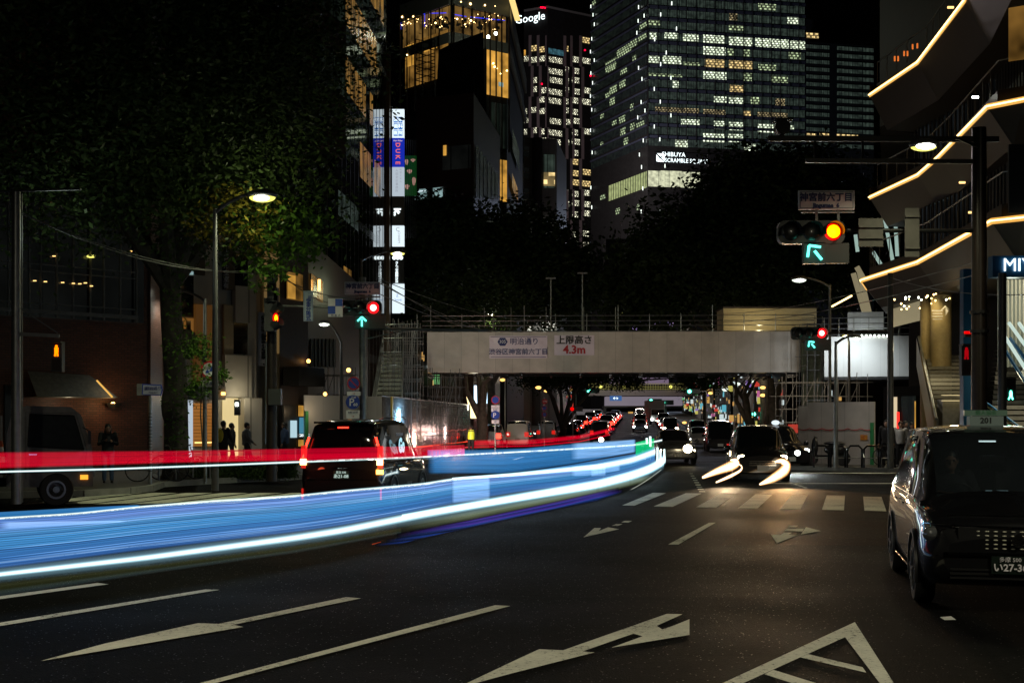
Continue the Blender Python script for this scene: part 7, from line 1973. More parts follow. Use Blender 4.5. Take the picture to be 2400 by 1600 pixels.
# ---- bicycles / scooter
def bicycle(lab, x, y, rz, col):
    e = empty('bicycle', (x, y, .15), lab, 'bicycle', 'parked bicycles', rz)
    for wy in (-.53, .53):
        wo = addp(e, 'wheel', M['rubber'], lambda b: b.path([(0, wy + .33 * math.cos(a), .34 + .33 * math.sin(a)) for a in np.linspace(0, 2 * math.pi, 25)], .018, 6, False))
        addp(wo, 'spoke', M['steel'], lambda b: [b.tube((0, wy, .34), (0, wy + .32 * math.cos(a), .34 + .32 * math.sin(a)), .003, n=3) for a in np.linspace(0, 2 * math.pi, 13)[:-1]])
    addp(e, 'frame', col, lambda b: (b.tube((0, -.53, .34), (0, -.1, .30), .014), b.tube((0, -.1, .30), (0, -.2, .80), .016), b.tube((0, -.1, .30), (0, .36, .74), .018), b.tube((0, -.17, .66), (0, .36, .80), .015), b.tube((0, -.53, .34), (0, -.17, .66), .011), b.tube((0, .53, .34), (0, .34, .95), .015)))
    addp(e, 'saddle', M['black'], lambda b: b.ball((0, -.22, .84), .1, 10, 6, (.8, 1.4, .4)))
    addp(e, 'handlebar', M['steel'], lambda b: b.path([(-.28, .22, 1.0), (-.2, .3, 1.02), (0, .34, .97), (.2, .3, 1.02), (.28, .22, 1.0)], .012, 6))
    addp(e, 'basket', M['grey'], lambda b: [b.tube((x0, .42, z), (x1, .68, z), .006, n=4) for x0, x1 in ((-.16, -.16), (.16, .16)) for z in (.72, .82, .94)] + [b.tube((-.16, yy, z), (.16, yy, z), .006, n=4) for yy in (.42, .68) for z in (.72, .82, .94)])
    addp(e, 'crank', M['steel'], lambda b: (b.lathe([(.09, -.01), (.09, .01)], M=Matrix.Translation((.04, -.1, .30)) @ Matrix.Rotation(R(90), 4, 'Y'), n=16), b.tube((.06, -.1, .30), (.06, .02, .2), .01)))
    return e
bicycle('bicycle leaning by the striped sign post, left pavement', X(366, 35.8), 35.9, R(-75), M['cloth_grey'])
bicycle('bicycle with basket beside the first on the left pavement', X(412, 36.9), 37.2, R(-60), M['redink'])
bicycle('bicycle behind the rightmost hoop barrier', X(2100, 49), 49.2, R(-85), M['cloth_grey'])
e = empty('scooter', (X(1938, 49), 49, .15), 'dark covered motor scooter parked behind the hoop barriers', 'scooter', rz=R(80))
for wy in (-.6, .6): addp(e, 'wheel', M['rubber'], lambda b: b.lathe([(.12, -.06), (.26, -.06), (.29, 0), (.26, .06), (.12, .06)], M=Matrix.Translation((0, wy, .29)) @ Matrix.Rotation(R(90), 4, 'Y'), n=20), True)
addp(e, 'body', M['paint_black'], lambda b: (b.ball((0, -.35, .62), .3, 14, 8, (.6, 1.6, .75)), b.ball((0, .45, .72), .22, 14, 8, (.8, .6, 1.7)), b.box((0, .1, .38), (.3, .6, .08))), True)
addp(e, 'seat', M['black'], lambda b: b.ball((0, -.3, .86), .25, 12, 6, (.6, 1.7, .3)), True)
addp(e, 'handlebar', M['black'], lambda b: b.path([(-.33, .38, 1.08), (0, .48, 1.12), (.33, .38, 1.08)], .018, 6))
# ================================================================== people
def limb(b, pts, rad): b.path(pts, rad, 10); [b.ball(p, r_, 10, 6) for p, r_ in zip(pts, rad)]
def person(lab, x, y, z0, face, h=1.68, top='cloth_black', legs='cloth_black', hair_long=False, arms='down', step=0.0, bag=None, seated=False, vest=None):
    "a standing or walking figure about h tall; face = heading angle in radians (0 looks along +Y)"
    e = empty('person', (x, y, z0), lab, 'person', 'people on the pavements', face)
    k = h / 1.70
    V = lambda a, b_, c: Vector((a * k, b_ * k, c * k))
    hipw, shw = .095, .185
    feet = [V(-.10, .18 * step, .06), V(.10, -.18 * step, .06)]
    knees = [V(-.10, .12 * step + .02, .48), V(.10, -.04 * step + .03, .48)]
    hips = [V(-hipw, 0, .90), V(hipw, 0, .90)]
    sh = [V(-shw, 0, 1.40), V(shw, 0, 1.40)]
    if arms == 'phone': el = [V(-.25, .05, 1.12), V(.25, .05, 1.12)]; ha = [V(-.10, .27, 1.20), V(.08, .28, 1.22)]
    elif arms == 'swing': el = [V(-.24, -.10, 1.13), V(.24, .06, 1.13)]; ha = [V(-.25, .02, .88), V(.25, .25, .95)]
    elif arms == 'wheel': el = [V(-.28, .12, 1.15), V(.28, .12, 1.15)]; ha = [V(-.17, .42, 1.12), V(.17, .42, 1.12)]
    else: el = [V(-.25, -.02, 1.12), V(.25, -.02, 1.12)]; ha = [V(-.26, .06, .86), V(.26, .06, .86)]
    body = MB()
    head = V(0, .03, 1.56)
    body.ball(head, .098 * k, 16, 12, (.82, .98, 1.22)); body.ball(head + V(0, .05, -.055), .062 * k, 10, 8, (.9, .8, .9))
    body.ball(head + V(0, .105, -.01), .018 * k, 8, 6, (.8, 1, 1.3)); body.ball(head + V(0, .085, -.055), .02 * k, 8, 6, (1.3, .6, .5))
    for s_ in (-1, 1): body.ball(head + V(s_ * .082, 0, 0), .022 * k, 8, 6, (.5, .8, 1.2))
    body.tube(V(0, 0, 1.36), V(0, .02, 1.50), .055 * k, .05 * k, 10)
    body.ball(V(0, 0, 1.22), .16 * k, 14, 10, (1.02, .62, 1.25)); body.ball(V(0, 0, .98), .15 * k, 14, 10, (1.0, .68, .95))
    for s_ in (0, 1):
        limb(body, [sh[s_], el[s_], ha[s_]], [.052 * k, .042 * k, .028 * k])
        if not seated:
            limb(body, [hips[s_], knees[s_], feet[s_]], [.082 * k, .055 * k, .040 * k])
            body.ball(feet[s_] + V(0, .07, -.02), .05 * k, 10, 6, (.85, 2.2, .7))
        dr = (ha[s_] - el[s_]).normalized(); sd = -1 if s_ == 0 else 1
        body.ball(ha[s_] + dr * .045 * k, .038 * k, 10, 6, (.7, .9, 1.1))
        side = Vector((0, 1, 0)) if arms in ('down', 'swing') else Vector((1, 0, 0))
        for f_ in range(4):
            b0 = ha[s_] + dr * .075 * k + side * (f_ - 1.5) * .018 * k
            ln_ = (.06, .072, .067, .052)[f_] * k
            curl = Vector((-sd * .012, .01, -.006)) * k if arms in ('down', 'swing') else Vector((-sd * .01, .0, .02)) * k
            body.path([b0, b0 + dr * ln_ * .5 + curl * .3, b0 + dr * ln_ + curl * 1.4], [.0095 * k, .0085 * k, .007 * k], 6)
        t0 = ha[s_] + dr * .03 * k; body.path([t0, t0 + side * .035 * k + dr * .02 * k, t0 + side * .045 * k + dr * .05 * k], [.011 * k, .01 * k, .008 * k], 6)
    bo = body.build('body', M['skin'], e, smooth=True, local=True)
    rm = bo.modifiers.new('skin_surface', 'REMESH'); rm.mode = 'VOXEL'; rm.voxel_size = .011; rm.use_smooth_shade = True
    for s_ in (-1, 1):
        addp(bo, 'eye', M['hair'], lambda b: b.ball(head + V(s_ * .033, .093, .012), .010 * k, 8, 6, (1.4, .5, .8)), True)
    def hairf(b):
        b.ball(head + V(0, -.022, .035), .108 * k, 16, 10, (.86, 1.0, 1.08))
        if hair_long: b.ball(head + V(0, -.065, -.10), .095 * k, 14, 10, (1.05, .6, 1.9)); [b.ball(head + V(s_ * .08, .0, -.12), .04 * k, 10, 8, (.6, .9, 3.2)) for s_ in (-1, 1)]
    addp(bo, 'hair', M['hair'], hairf, True)
    def tor(b):
        b.path([V(0, 0, .86), V(0, 0, 1.0), V(0, 0, 1.22), V(0, 0, 1.36), V(0, 0, 1.43)], [.165 * k, .165 * k, .178 * k, .165 * k, .07 * k], 16)
        for s_ in (0, 1): limb(b, [sh[s_], el[s_], ha[s_].lerp(el[s_], .08)], [.075 * k, .058 * k, .042 * k])
    jo = addp(bo, 'jacket', M[top], tor, True)
    jm = jo.modifiers.new('cloth_surface', 'REMESH'); jm.mode = 'VOXEL'; jm.voxel_size = .018; jm.use_smooth_shade = True
    if not seated:
        def tr(b):
            b.ball(V(0, 0, .92), .165 * k, 14, 10, (1.0, .75, .8))
            for s_ in (0, 1): limb(b, [hips[s_], knees[s_], feet[s_] + V(0, 0, .05)], [.098 * k, .072 * k, .058 * k])
        to = addp(bo, 'trousers', M[legs], tr, True)
        tm = to.modifiers.new('cloth_surface', 'REMESH'); tm.mode = 'VOXEL'; tm.voxel_size = .018; tm.use_smooth_shade = True
        addp(bo, 'shoe', M['black'], lambda b: [b.ball(f_ + V(0, .06, -.015), .055 * k, 12, 8, (.9, 2.3, .75)) for f_ in feet], True)
    if vest:
        addp(bo, 'hi_vis_vest', vest, lambda b: (b.path([V(0, 0, .88), V(0, 0, 1.22), V(0, 0, 1.40)], [.182 * k, .192 * k, .15 * k], 16)), True)
    if bag == 'backpack':
        be = empty('backpack', (x, y, z0), 'yellow backpack worn by the walker before the cream doorway', 'backpack', rz=face)
        addp(be, 'pack', M['yellow'], lambda b: b.ball(V(0, -.24, 1.20), .17, 14, 10, (.95, .6, 1.45)), True)
        addp(be, 'strap', M['black'], lambda b: [b.path([V(s_ * .1, -.18, 1.36), V(s_ * .11, .0, 1.46), V(s_ * .12, .17, 1.30), V(s_ * .13, .05, 1.02), V(s_ * .1, -.18, 1.0)], .014, 6) for s_ in (-1, 1)])
    if arms == 'phone':
        pe = empty('phone', (x, y, z0), 'small lit phone held by the long-haired woman', 'phone', rz=face)
        addp(pe, 'case', M['black'], lambda b: b.box(V(-.01, .40, 1.27), (.08, .012, .15)))
    return e
person('long-haired woman in black looking at a phone beside the truck cab', X(253, 35), 35, .15, R(200), 1.62, 'cloth_black', 'cloth_blue', True, 'phone')
person('walker with a yellow backpack before the cream doorway', X(523, 44), 44, .15, R(-20), 1.72, 'cloth_black', 'cloth_black', False, 'swing', 1.0, 'backpack')
person('pale-topped walker in front of the pale porch wall', X(578, 46), 46, .15, R(-80), 1.66, 'cloth_grey', 'cloth_black', False, 'swing', 1.0)
person('dark figure walking just right of the backpack wearer', X(542, 48), 48, .15, R(-60), 1.64, 'cloth_black', 'cloth_black', False, 'down', .8)
person('blue-shirted passer-by at the small shop window', X(668, 50), 50, .15, R(90), 1.66, 'cloth_blue', 'cloth_black', True, 'down', .5)
person('traffic guard in a yellow high-visibility vest at the end of the silver fence', X(1104, 70), 70, .0, R(10), 1.70, 'cloth_black', 'cloth_black', False, 'down', 0, vest=em('hi_vis', (.9, 1., .05), .22, False, (.6, .7, .05)))
person('black-clad figure left of the group on the right pavement', X(2078, 47), 47, .15, R(150), 1.76, 'cloth_black', 'cloth_black', False, 'down')
person('white-shirted man in the middle of the right pavement group', X(2110, 48), 48, .15, R(170), 1.70, 'cloth_white', 'cloth_black', False, 'down')
person('grey-topped person at the right of the pavement group', X(2136, 48.5), 48.5, .15, R(190), 1.66, 'cloth_grey', 'cloth_black', True, 'down')
person('dark-jacketed man half behind the white-shirted one', X(2121, 50), 50, .15, R(200), 1.72, 'cloth_black', 'cloth_black', False, 'down')
person('figure standing before the narrow lit shopfront', X(2088, 53), 53, .15, R(180), 1.68, 'cloth_black', 'cloth_black', True, 'down')
person('shopper standing under the far shop lights, left pavement', X(1234, 100), 100, .15, R(180), 1.70, 'cloth_black', 'cloth_black', False, 'down')
for k in range(5):
    person(['first', 'second', 'third', 'fourth', 'fifth'][k] + ' small figure from the left by the forked trunk, right pavement', X(1700 + k * 26, 84 + k * 2), 84 + k * 2, .15, R(180 + 40 * k), 1.6 + .05 * (k % 3), ['cloth_black', 'cloth_white', 'cloth_grey', 'cloth_black', 'cloth_white'][k], 'cloth_black', k % 2 == 0, 'down', .5)
# taxi driver, seated at the wheel
dr_ = tx_.location + Matrix.Rotation(tx_.rotation_euler.z, 4, 'Z') @ Vector((.36, .12, -.20))
pd_ = person('taxi driver in dark jacket looking sideways behind the windscreen', dr_.x, dr_.y, dr_.z, tx_.rotation_euler.z, 1.72, 'cloth_black', 'cloth_black', False, 'wheel', seated=True)
# ================================================================== light lines drawn along the kerbside lane
# Every ribbon stands upright over one curved course on the road; the course is the list of (column, distance).
WL = [(-160, 1364), (0, 1345), (344, 1306), (689, 1260), (800, 1243), (950, 1213), (1000, 1203), (1230, 1163), (1400, 1135), (1480, 1115), (1530, 1098), (1556, 1080)]
def course(px):
    y = np.interp(px, [a for a, _ in WL], [b for _, b in WL])
    return F * (EYE - .35) / (y - HOR)
TR = {}
def trail_mat(name, colors, strength, streak=.35, sv=55.0, edge=.12, su=.35, opacity=0.0, grain=0.0, uf=0.0):
    m = bpy.data.materials.new(name); m.use_nodes = True
    g = NG(m); t = m.node_tree
    for n_ in list(t.nodes):
        if n_.type != 'OUTPUT_MATERIAL': t.nodes.remove(n_)
    out = t.nodes["Material Output"]
    uv, u, v = g.uv()
    cr = g.n("ShaderNodeValToRGB", inp={0: v})
    els = cr.color_ramp.elements
    while len(els) > 1: els.remove(els[-1])
    for i, (p, c) in enumerate(colors):
        e_ = els[0] if i == 0 else els.new(p)
        e_.position = p; e_.color = (*c, 1)
    cx_ = g.n("ShaderNodeCombineXYZ", inp={0: g.math('MULTIPLY', u, su), 1: g.math('MULTIPLY', v, sv)})
    ns = g.n("ShaderNodeTexNoise", inp={0: cx_.outputs[0], "Scale": 1.0, "Detail": 3.0})
    k = g.n("ShaderNodeMapRange", inp={0: ns.outputs[0], 1: .3, 2: .7, 3: 1 - streak, 4: 1 + streak}).outputs[0]
    if edge > 0:
        ev = g.math('MULTIPLY', g.math('DIVIDE', v, edge, clamp=True), g.math('DIVIDE', g.math('SUBTRACT', 1.0, v), edge, clamp=True))
        k = g.math('MULTIPLY', k, ev)
    if uf:
        un = g.n("ShaderNodeSeparateXYZ", inp={0: g.n("ShaderNodeUVMap", uv_map='Norm').outputs[0]}).outputs[0]
        k = g.math('MULTIPLY', k, g.math('MULTIPLY', g.math('DIVIDE', un, uf, clamp=True), g.math('DIVIDE', g.math('SUBTRACT', 1.0, un), uf, clamp=True)))
    if grain:
        sn = g.math('SINE', g.math('MULTIPLY', v, grain)); k = g.math('MULTIPLY', k, g.math('ADD', .86, g.math('MULTIPLY', sn, .18)))
    e_ = g.n("ShaderNodeEmission", inp={0: cr.outputs[0], 1: g.math('MULTIPLY', k, strength)})
    tr = g.n("ShaderNodeBsdfTransparent", inp={0: (1 - opacity, 1 - opacity, 1 - opacity, 1)})
    ad = g.n("ShaderNodeAddShader", inp={0: e_.outputs[0], 1: tr.outputs[0]})
    t.links.new(ad.outputs[0], out.inputs[0])
    return m
def ribbon(lab, name, topl, botl, m_, cat='light streak', dfun=None, doff=0.0, n=130, parent=None, group='light streaks along the lane'):
    xs = np.linspace(max(topl[0][0], botl[0][0]), min(topl[-1][0], botl[-1][0]), n)
    mb = MB(); u = 0; prev = None
    T_ = np.interp(xs, [a for a, _ in topl], [b for _, b in topl]); B_ = np.interp(xs, [a for a, _ in botl], [b for _, b in botl])
    for w_ in range(8):   # soften the kinks of the traced lines
        T_[1:-1] = (T_[:-2] + 2 * T_[1:-1] + T_[2:]) / 4; B_[1:-1] = (B_[:-2] + 2 * B_[1:-1] + B_[2:]) / 4
    for i, x in enumerate(xs):
        d = (dfun or course)(x) + doff
        a, b_ = W(x, B_[i], d), W(x, T_[i], d)
        if prev is not None:
            du = (a - prev[0]).length
            mb.face([prev[0], a, b_, prev[1]], [(u, 0), (u + du, 0), (u + du, 1), (u, 1)]); u += du
        prev = (a, b_)
    o = mb.build(name, m_, parent)
    nl = o.data.uv_layers.new(name='Norm'); nl.data.foreach_set('uv', [c / max(u, 1e-6) for fu in mb.uv for q in fu for c in q])
    if parent is None: tag(o, lab, cat, group)
    return o
def line(lab, name, pts, w0, w1, m_, **k):
    n_ = len(pts)
    xs = [p[0] for p in pts]; x0, x1 = xs[0], xs[-1]
    ww = lambda x: w0 + (w1 - w0) * (x - x0) / (x1 - x0)
    return ribbon(lab, name, [(x, y - ww(x) / 2) for x, y in pts], [(x, y + ww(x) / 2) for x, y in pts], m_, **k)

m_red = trail_mat('red_light', [(0, (1, .0, .03)), (.5, (.95, 0, .03)), (1, (.8, .0, .03))], .50, .8, 48, .12, .07)
m_white = trail_mat('white_light', [(0, (.25, .75, 1)), (.3, (.8, 1, .95)), (.5, (1, 1, .97)), (.7, (.8, 1, .95)), (1, (.25, .7, 1))], 1.35, .05, 3, .45)
m_glow = trail_mat('white_glow', [(0, (.12, .25, .32)), (.5, (.35, .62, .75)), (1, (.2, .40, .62))], .55, .15, 12, .5)
m_blue = trail_mat('blue_light', [(0, (.03, .11, .36)), (.33, (.045, .20, .52)), (.37, (.03, .12, .34)), (.39, (.05, .24, .56)), (.60, (.06, .28, .62)), (.63, (.04, .17, .42)), (.66, (.08, .32, .66)), (.85, (.16, .30, .74)), (1, (.10, .26, .72))], 1.0, .5, 44, .05, .07, opacity=.32, grain=150)
m_blue2 = trail_mat('blue_upper', [(0, (.02, .16, .42)), (.5, (.035, .24, .60)), (1, (.06, .26, .60))], .85, .45, 34, .08, .14, opacity=.3, grain=120, uf=.02)
m_pale = trail_mat('pale_block', [(0, (.30, .55, .95)), (1, (.42, .66, .95))], .48, .55, 26, .10, .25, opacity=.1, uf=.07)
m_green = trail_mat('green_light', [(0, (0, .45, .16)), (1, (0, .60, .20))], 1.0, .2, 10, .05, opacity=.6)
m_grn_grey = trail_mat('grey_green_light', [(0, (.06, .08, .03)), (.5, (.16, .20, .12)), (1, (.35, .45, .32))], .7, .3, 20, .4, opacity=.3, uf=.15)
m_violet = trail_mat('violet_light', [(0, (.03, .10, .55)), (.3, (.02, .08, .45)), (.5, (.06, .03, .30)), (1, (.07, .02, .28))], .8, .45, 14, .48, .08, opacity=.4, uf=.22)
m_vb = trail_mat('vivid_blue_light', [(0, (.01, .06, .35)), (1, (.02, .10, .6))], .75, .4, 6, .48, .08, opacity=.3, uf=.22)
m_faint = trail_mat('faint_grey_light', [(0, (.03, .05, .055)), (.5, (.012, .014, .003)), (1, (.035, .04, .02))], 1.0, .5, 26, .3, .08)
m_dkred = trail_mat('far_red_light', [(0, (1, 0, .03)), (1, (.9, .0, .02))], .55, .6, 12, .3, .1)

ribbon('broad red band of light running from the left edge across the black minivan', 'red_light_band', [(-160, 1059), (0, 1058), (400, 1055), (800, 1048), (1089, 1041)], [(-160, 1102), (0, 1098), (200, 1092), (400, 1085), (800, 1079), (1089, 1069)], m_red)
line('thin white line of light just under the red band', 'white_light_line', [(-160, 1112), (0, 1105), (250, 1099), (500, 1090), (800, 1078), (1000, 1070), (1130, 1063), (1300, 1054), (1500, 1042), (1552, 1031)], 6, 6, m_white)
big = [(-160, 1224), (0, 1214), (172, 1204), (344, 1186), (430, 1180), (500, 1174), (689, 1163), (800, 1151), (1000, 1134), (1060, 1122), (1130, 1118), (1340, 1100), (1480, 1080), (1535, 1058)]
botb = [(-160, 1352), (0, 1332), (344, 1288), (689, 1248), (800, 1232), (950, 1203), (1100, 1172), (1230, 1150), (1340, 1138), (1430, 1120), (1500, 1100), (1535, 1080)]
ribbon('widest blue band of light with fine lines, lower left to the road bend', 'blue_light_band', big, botb, m_blue, n=140)
line('white line of light along the top of the widest blue band', 'white_light_line', [(x, y) for x, y in big], 7, 9, m_white)
ribbon('', 'a', [(0, 1195), (200, 1190), (400, 1180)], [(0, 1212), (200, 1201), (400, 1182)], m_blue) if False else None
ribbon('wedge of faint blue light above the band at the left edge', 'blue_light_wedge', [(-160, 1200), (0, 1199), (200, 1188), (330, 1182)], [(-160, 1222), (0, 1212), (200, 1200), (330, 1186)], m_blue2, doff=.05)
ribbon('blue light panel between the two thin white lines, right half', 'blue_light_sweep', [(1002, 1055), (1130, 1052), (1230, 1049), (1340, 1039), (1490, 1029)], [(1002, 1110), (1180, 1110), (1220, 1106), (1340, 1088), (1490, 1060)], m_blue2)
ribbon('lilac patch where blue light crosses the red band end', 'lilac_light_patch', [(1002, 1054), (1089, 1051)], [(1002, 1070), (1089, 1066)], trail_mat('lilac_light', [(0, (.5, .18, .6)), (1, (.6, .2, .6))], .45, .2, 8, .02), n=8, doff=-.05)
ribbon('lower blue filling between the panel and the widest band', 'blue_light_fill', [(1200, 1110), (1340, 1088), (1490, 1062), (1535, 1045)], [(1200, 1116), (1340, 1100), (1490, 1078), (1535, 1060)], m_blue2, doff=.05)
for lab, t_, b_ in (('upper pale rectangle of light near the bend', [(1337, 1037), (1420, 1033), (1490, 1028)], [(1337, 1078), (1420, 1072), (1490, 1060)]),
                  ('lower pale rectangle of light near the bend', [(1337, 1092), (1455, 1084)], [(1337, 1116), (1380, 1116), (1455, 1102)]),
                  ('pale slanted block of light in the widest band', [(1058, 1122), (1150, 1116)], [(1058, 1180), (1150, 1172)]),
                  ('small brightest pale block beside the lower rectangle', [(1384, 1090), (1420, 1086)], [(1384, 1117), (1420, 1114)]),
                  ('narrow pale smear above the widest band, left part', [(0, 1222), (300, 1219)], [(0, 1240), (300, 1222)])):
    ribbon(lab, 'pale_light_block', t_, b_, m_pale, n=12, doff=-.08)
ribbon('green patch of light at the head of the streaks', 'green_light_patch', [(1490, 1036), (1533, 1026)], [(1478, 1066), (1490, 1068), (1533, 1052)], m_green, n=14, doff=-.12)
line('thick white line of light sweeping to the bend, upper', 'white_light_line', [(1060, 1121), (1200, 1112), (1400, 1093), (1480, 1078), (1536, 1058)], 6, 22, m_white, doff=-.1)
line('thick brightest white line of light along the bottom of the blue band', 'white_light_line', WL, 12, 26, m_white, doff=-.1, n=140)
line('second overlay of the bottom white line from the middle to the bend', 'white_light_line', [(942, 1210), (1200, 1168), (1400, 1134), (1480, 1113), (1530, 1096), (1560, 1074)], 14, 26, m_white, doff=-.14)
line('soft pale blue glow hugging the brightest white line', 'pale_light_glow', WL, 44, 44, m_glow, doff=.1, n=140)
line('grey-green streak below the brightest white line', 'grey_green_streak', [(930, 1240), (1100, 1208), (1300, 1170), (1450, 1138), (1530, 1118)], 26, 18, m_grn_grey, doff=.12)
for k, (lab, pts, w0, w1, off) in enumerate((('violet streak low on the road, upper of the bundle', [(960, 1248), (1100, 1222), (1300, 1180), (1450, 1147)], 8, 12, 0), ('deep violet streak in the middle of the bundle', [(930, 1256), (1100, 1229), (1300, 1188), (1460, 1150)], 14, 12, 0),
        ('vivid blue streak near the bottom of the bundle', [(905, 1268), (1050, 1249), (1250, 1208), (1440, 1163)], 10, 5, 0), ('lowest blue streak of the bundle, longest', [(880, 1277), (1000, 1264), (1200, 1224), (1400, 1182)], 7, 3, 0))):
    line(lab, 'violet_light_streak', pts, w0, w1, m_violet if k < 2 else m_vb, doff=-.2 - .02 * k)
ribbon('faint grey-olive streak lowest at the left', 'faint_light_streak', [(-160, 1380), (0, 1360), (344, 1321), (689, 1277), (940, 1235)], [(-160, 1418), (0, 1398), (344, 1345), (689, 1296), (940, 1250)], m_faint, doff=.1)
m_thin = trail_mat('thin_light', [(0, (.8, .9, .7)), (1, (1, 1, .9))], .5, .2, 3, .4)
for k, (lab, pts) in enumerate((('first hair-thin curve of light at the bend', [(1455, 1160), (1510, 1130), (1550, 1100)]), ('second hair-thin curve of light at the bend', [(1480, 1163), (1530, 1135), (1570, 1110)]), ('third hair-thin curve of light at the bend, outermost', [(1500, 1170), (1560, 1140), (1586, 1118)]))):
    line(lab, 'thin_light_line', pts, 2.5, 2.5, m_thin, n=14, doff=-.3)
for k, (lab, pts) in enumerate((('small red dash of light on the dark road', [(872, 1275), (893, 1269)]), ('longer yellow-green dash of light on the dark road', [(842, 1329), (940, 1304)]), ('left yellow-green dash of light on the dark road', [(520, 1393), (610, 1370)]))):
    line(lab, 'light_dash', pts, 3, 1.5, trail_mat('dash_light_%d' % k, [(0, (1, .1, .02) if k == 0 else (.6, .6, .25)), (1, (1, .1, .02) if k == 0 else (.6, .6, .25))], .35, .2, 2, .3), n=6)
m_hair = trail_mat('hair_light', [(0, (.25, .5, .9)), (1, (.5, .75, 1))], .38, .5, 3, .45, uf=.2)
rh_ = random.Random(77)
ordl = 'first second third fourth fifth sixth seventh eighth ninth tenth eleventh twelfth thirteenth fourteenth fifteenth sixteenth'.split()
for k in range(16):
    x0 = rh_.choice((-160, 0, 150, 300, 500, 700)); x1 = min(1500, x0 + rh_.uniform(350, 900)); f_ = rh_.uniform(.08, .92)
    xs_ = np.linspace(x0, x1, 14)
    pts = [(x, np.interp(x, [a for a, _ in big], [b for _, b in big]) * (1 - f_) + np.interp(x, [a for a, _ in botb], [b for _, b in botb]) * f_) for x in xs_]
    w_ = rh_.uniform(2, 7)
    line('pale hairline %s of the blue band, %s of sixteen' % (('high in the upper part', 'in the upper quarter', 'in the middle', 'in the lower part', 'near the bottom')[min(4, int(f_ * 5))], ordl[k]), 'fine_light_line', pts, w_, w_ * .6, m_hair, n=50, doff=-.04)
# tips of white at the very end
for k, (x, y0, y1) in enumerate(((1516, 1026, 1040), (1524, 1022, 1046), (1541, 1048, 1094), (1548, 1058, 1092), (1557, 1052, 1084))):
    d = course(x) - .3
    o = MB(); o.beam(W(x, y0, d), W(x, y1, d), .06, .06); tag(o.build('light_tick', em('tick', (.8, 1, 1), 1.6) if k == 0 else bpy.data.materials['tick']), ['first', 'second', 'third', 'fourth', 'fifth'][k] + ' upright white tick of light at the right end of the streaks', 'light streak', 'light streaks along the lane')
# red streaks of the far lanes
far = lambda px: np.interp(px, [1090, 1400, 1500], [72, 100, 150])
ribbon('long red smear of tail light above the blue panel, under the bridge', 'red_light_smear', [(1110, 1030), (1250, 1028), (1360, 1018), (1440, 1000)], [(1110, 1046), (1250, 1042), (1360, 1030), (1440, 1008)], m_dkred, dfun=far)
line('thin red line of light just above the blue panel', 'red_light_line', [(1090, 1048), (1250, 1044), (1360, 1034), (1430, 1018)], 5, 4, m_dkred, dfun=far, doff=-2)
# headlamp swoops of the turning minivan (round in section)
m_sw = trail_mat('swoop_light', [(0, (1, .35, .06)), (.25, (1, .72, .38)), (.5, (1, .9, .7)), (.75, (1, .72, .38)), (1, (1, .35, .06))], 3.2, .12, 6, .35)
def swoop(lab, P, rad, d):
    "a soft ribbon of light following the headlamp's path"
    fine = []; rr_ = []
    pts = [W(x, y, d_) for (x, y), d_ in zip(P, d)]
    for i in range(len(pts) - 1):
        for k in range(8):
            t = k / 8; p0 = pts[max(i - 1, 0)]; p3 = pts[min(i + 2, len(pts) - 1)]
            fine.append(.5 * ((2 * pts[i]) + (pts[i + 1] - p0) * t + (2 * p0 - 5 * pts[i] + 4 * pts[i + 1] - p3) * t * t + (3 * pts[i] - p0 - 3 * pts[i + 1] + p3) * t ** 3)); rr_.append(rad[i] + (rad[i + 1] - rad[i]) * t)
    fine.append(pts[-1]); rr_.append(rad[-1])
    o = MB(); pr = None; u = 0
    for i, q in enumerate(fine):
        t = fine[min(i + 1, len(fine) - 1)] - fine[max(i - 1, 0)]
        nn = Vector((-t.z, 0, t.x)).normalized() * rr_[i] * 1.35
        a, b_ = q - nn, q + nn
        if pr: du = (q - pr[2]).length; o.face([pr[0], a, b_, pr[1]], [(u, 0), (u + du, 0), (u + du, 1), (u, 1)]); u += du
        pr = (a, b_, q)
    tag(o.build('headlamp_streak', m_sw), lab, 'light streak', 'headlamp streaks of the turning minivan')
swoop('broad headlamp streak at the left of the turning minivan', [(1646, 1119), (1680, 1104), (1712, 1092), (1726, 1085), (1724, 1078), (1712, 1078)], [.03, .08, .12, .10, .05, .02], [36, 36.6, 37.3, 37.8, 38.2, 38.5])
swoop('thin amber streak under the left headlamp streak', [(1678, 1130), (1710, 1116), (1735, 1102), (1738, 1092), (1730, 1087)], [.02, .04, .03, .02, .01], [35.6, 36, 36.5, 37, 37.3])
swoop('broad headlamp streak at the right of the turning minivan', [(1780, 1135), (1812, 1120), (1838, 1102), (1843, 1088), (1832, 1080), (1816, 1082)], [.02, .10, .13, .11, .07, .02], [36, 36.6, 37.3, 37.8, 38.2, 38.5])
q = W(1700, 1085, 36.5); lamp('SPOT', q, 520, (1, .72, .42), .15, (-.05, -1, -.07), 70, .8, name='headlight_beam')
q = W(1838, 1085, 36.0); lamp('SPOT', q, 800, (1, .58, .25), .15, (-.02, -1, -.075), 70, .8, name='headlight_beam')
q = W(1868, 1062, 46.5); lamp('SPOT', q, 500, (.9, 1, .95), .15, (-.10, -1, -.07), 60, .8, name='headlight_beam')
q = W(1612, 1052, 53); lamp('SPOT', q, 700, (1, .82, .5), .15, (-.02, -1, -.07), 60, .8, name='headlight_beam')
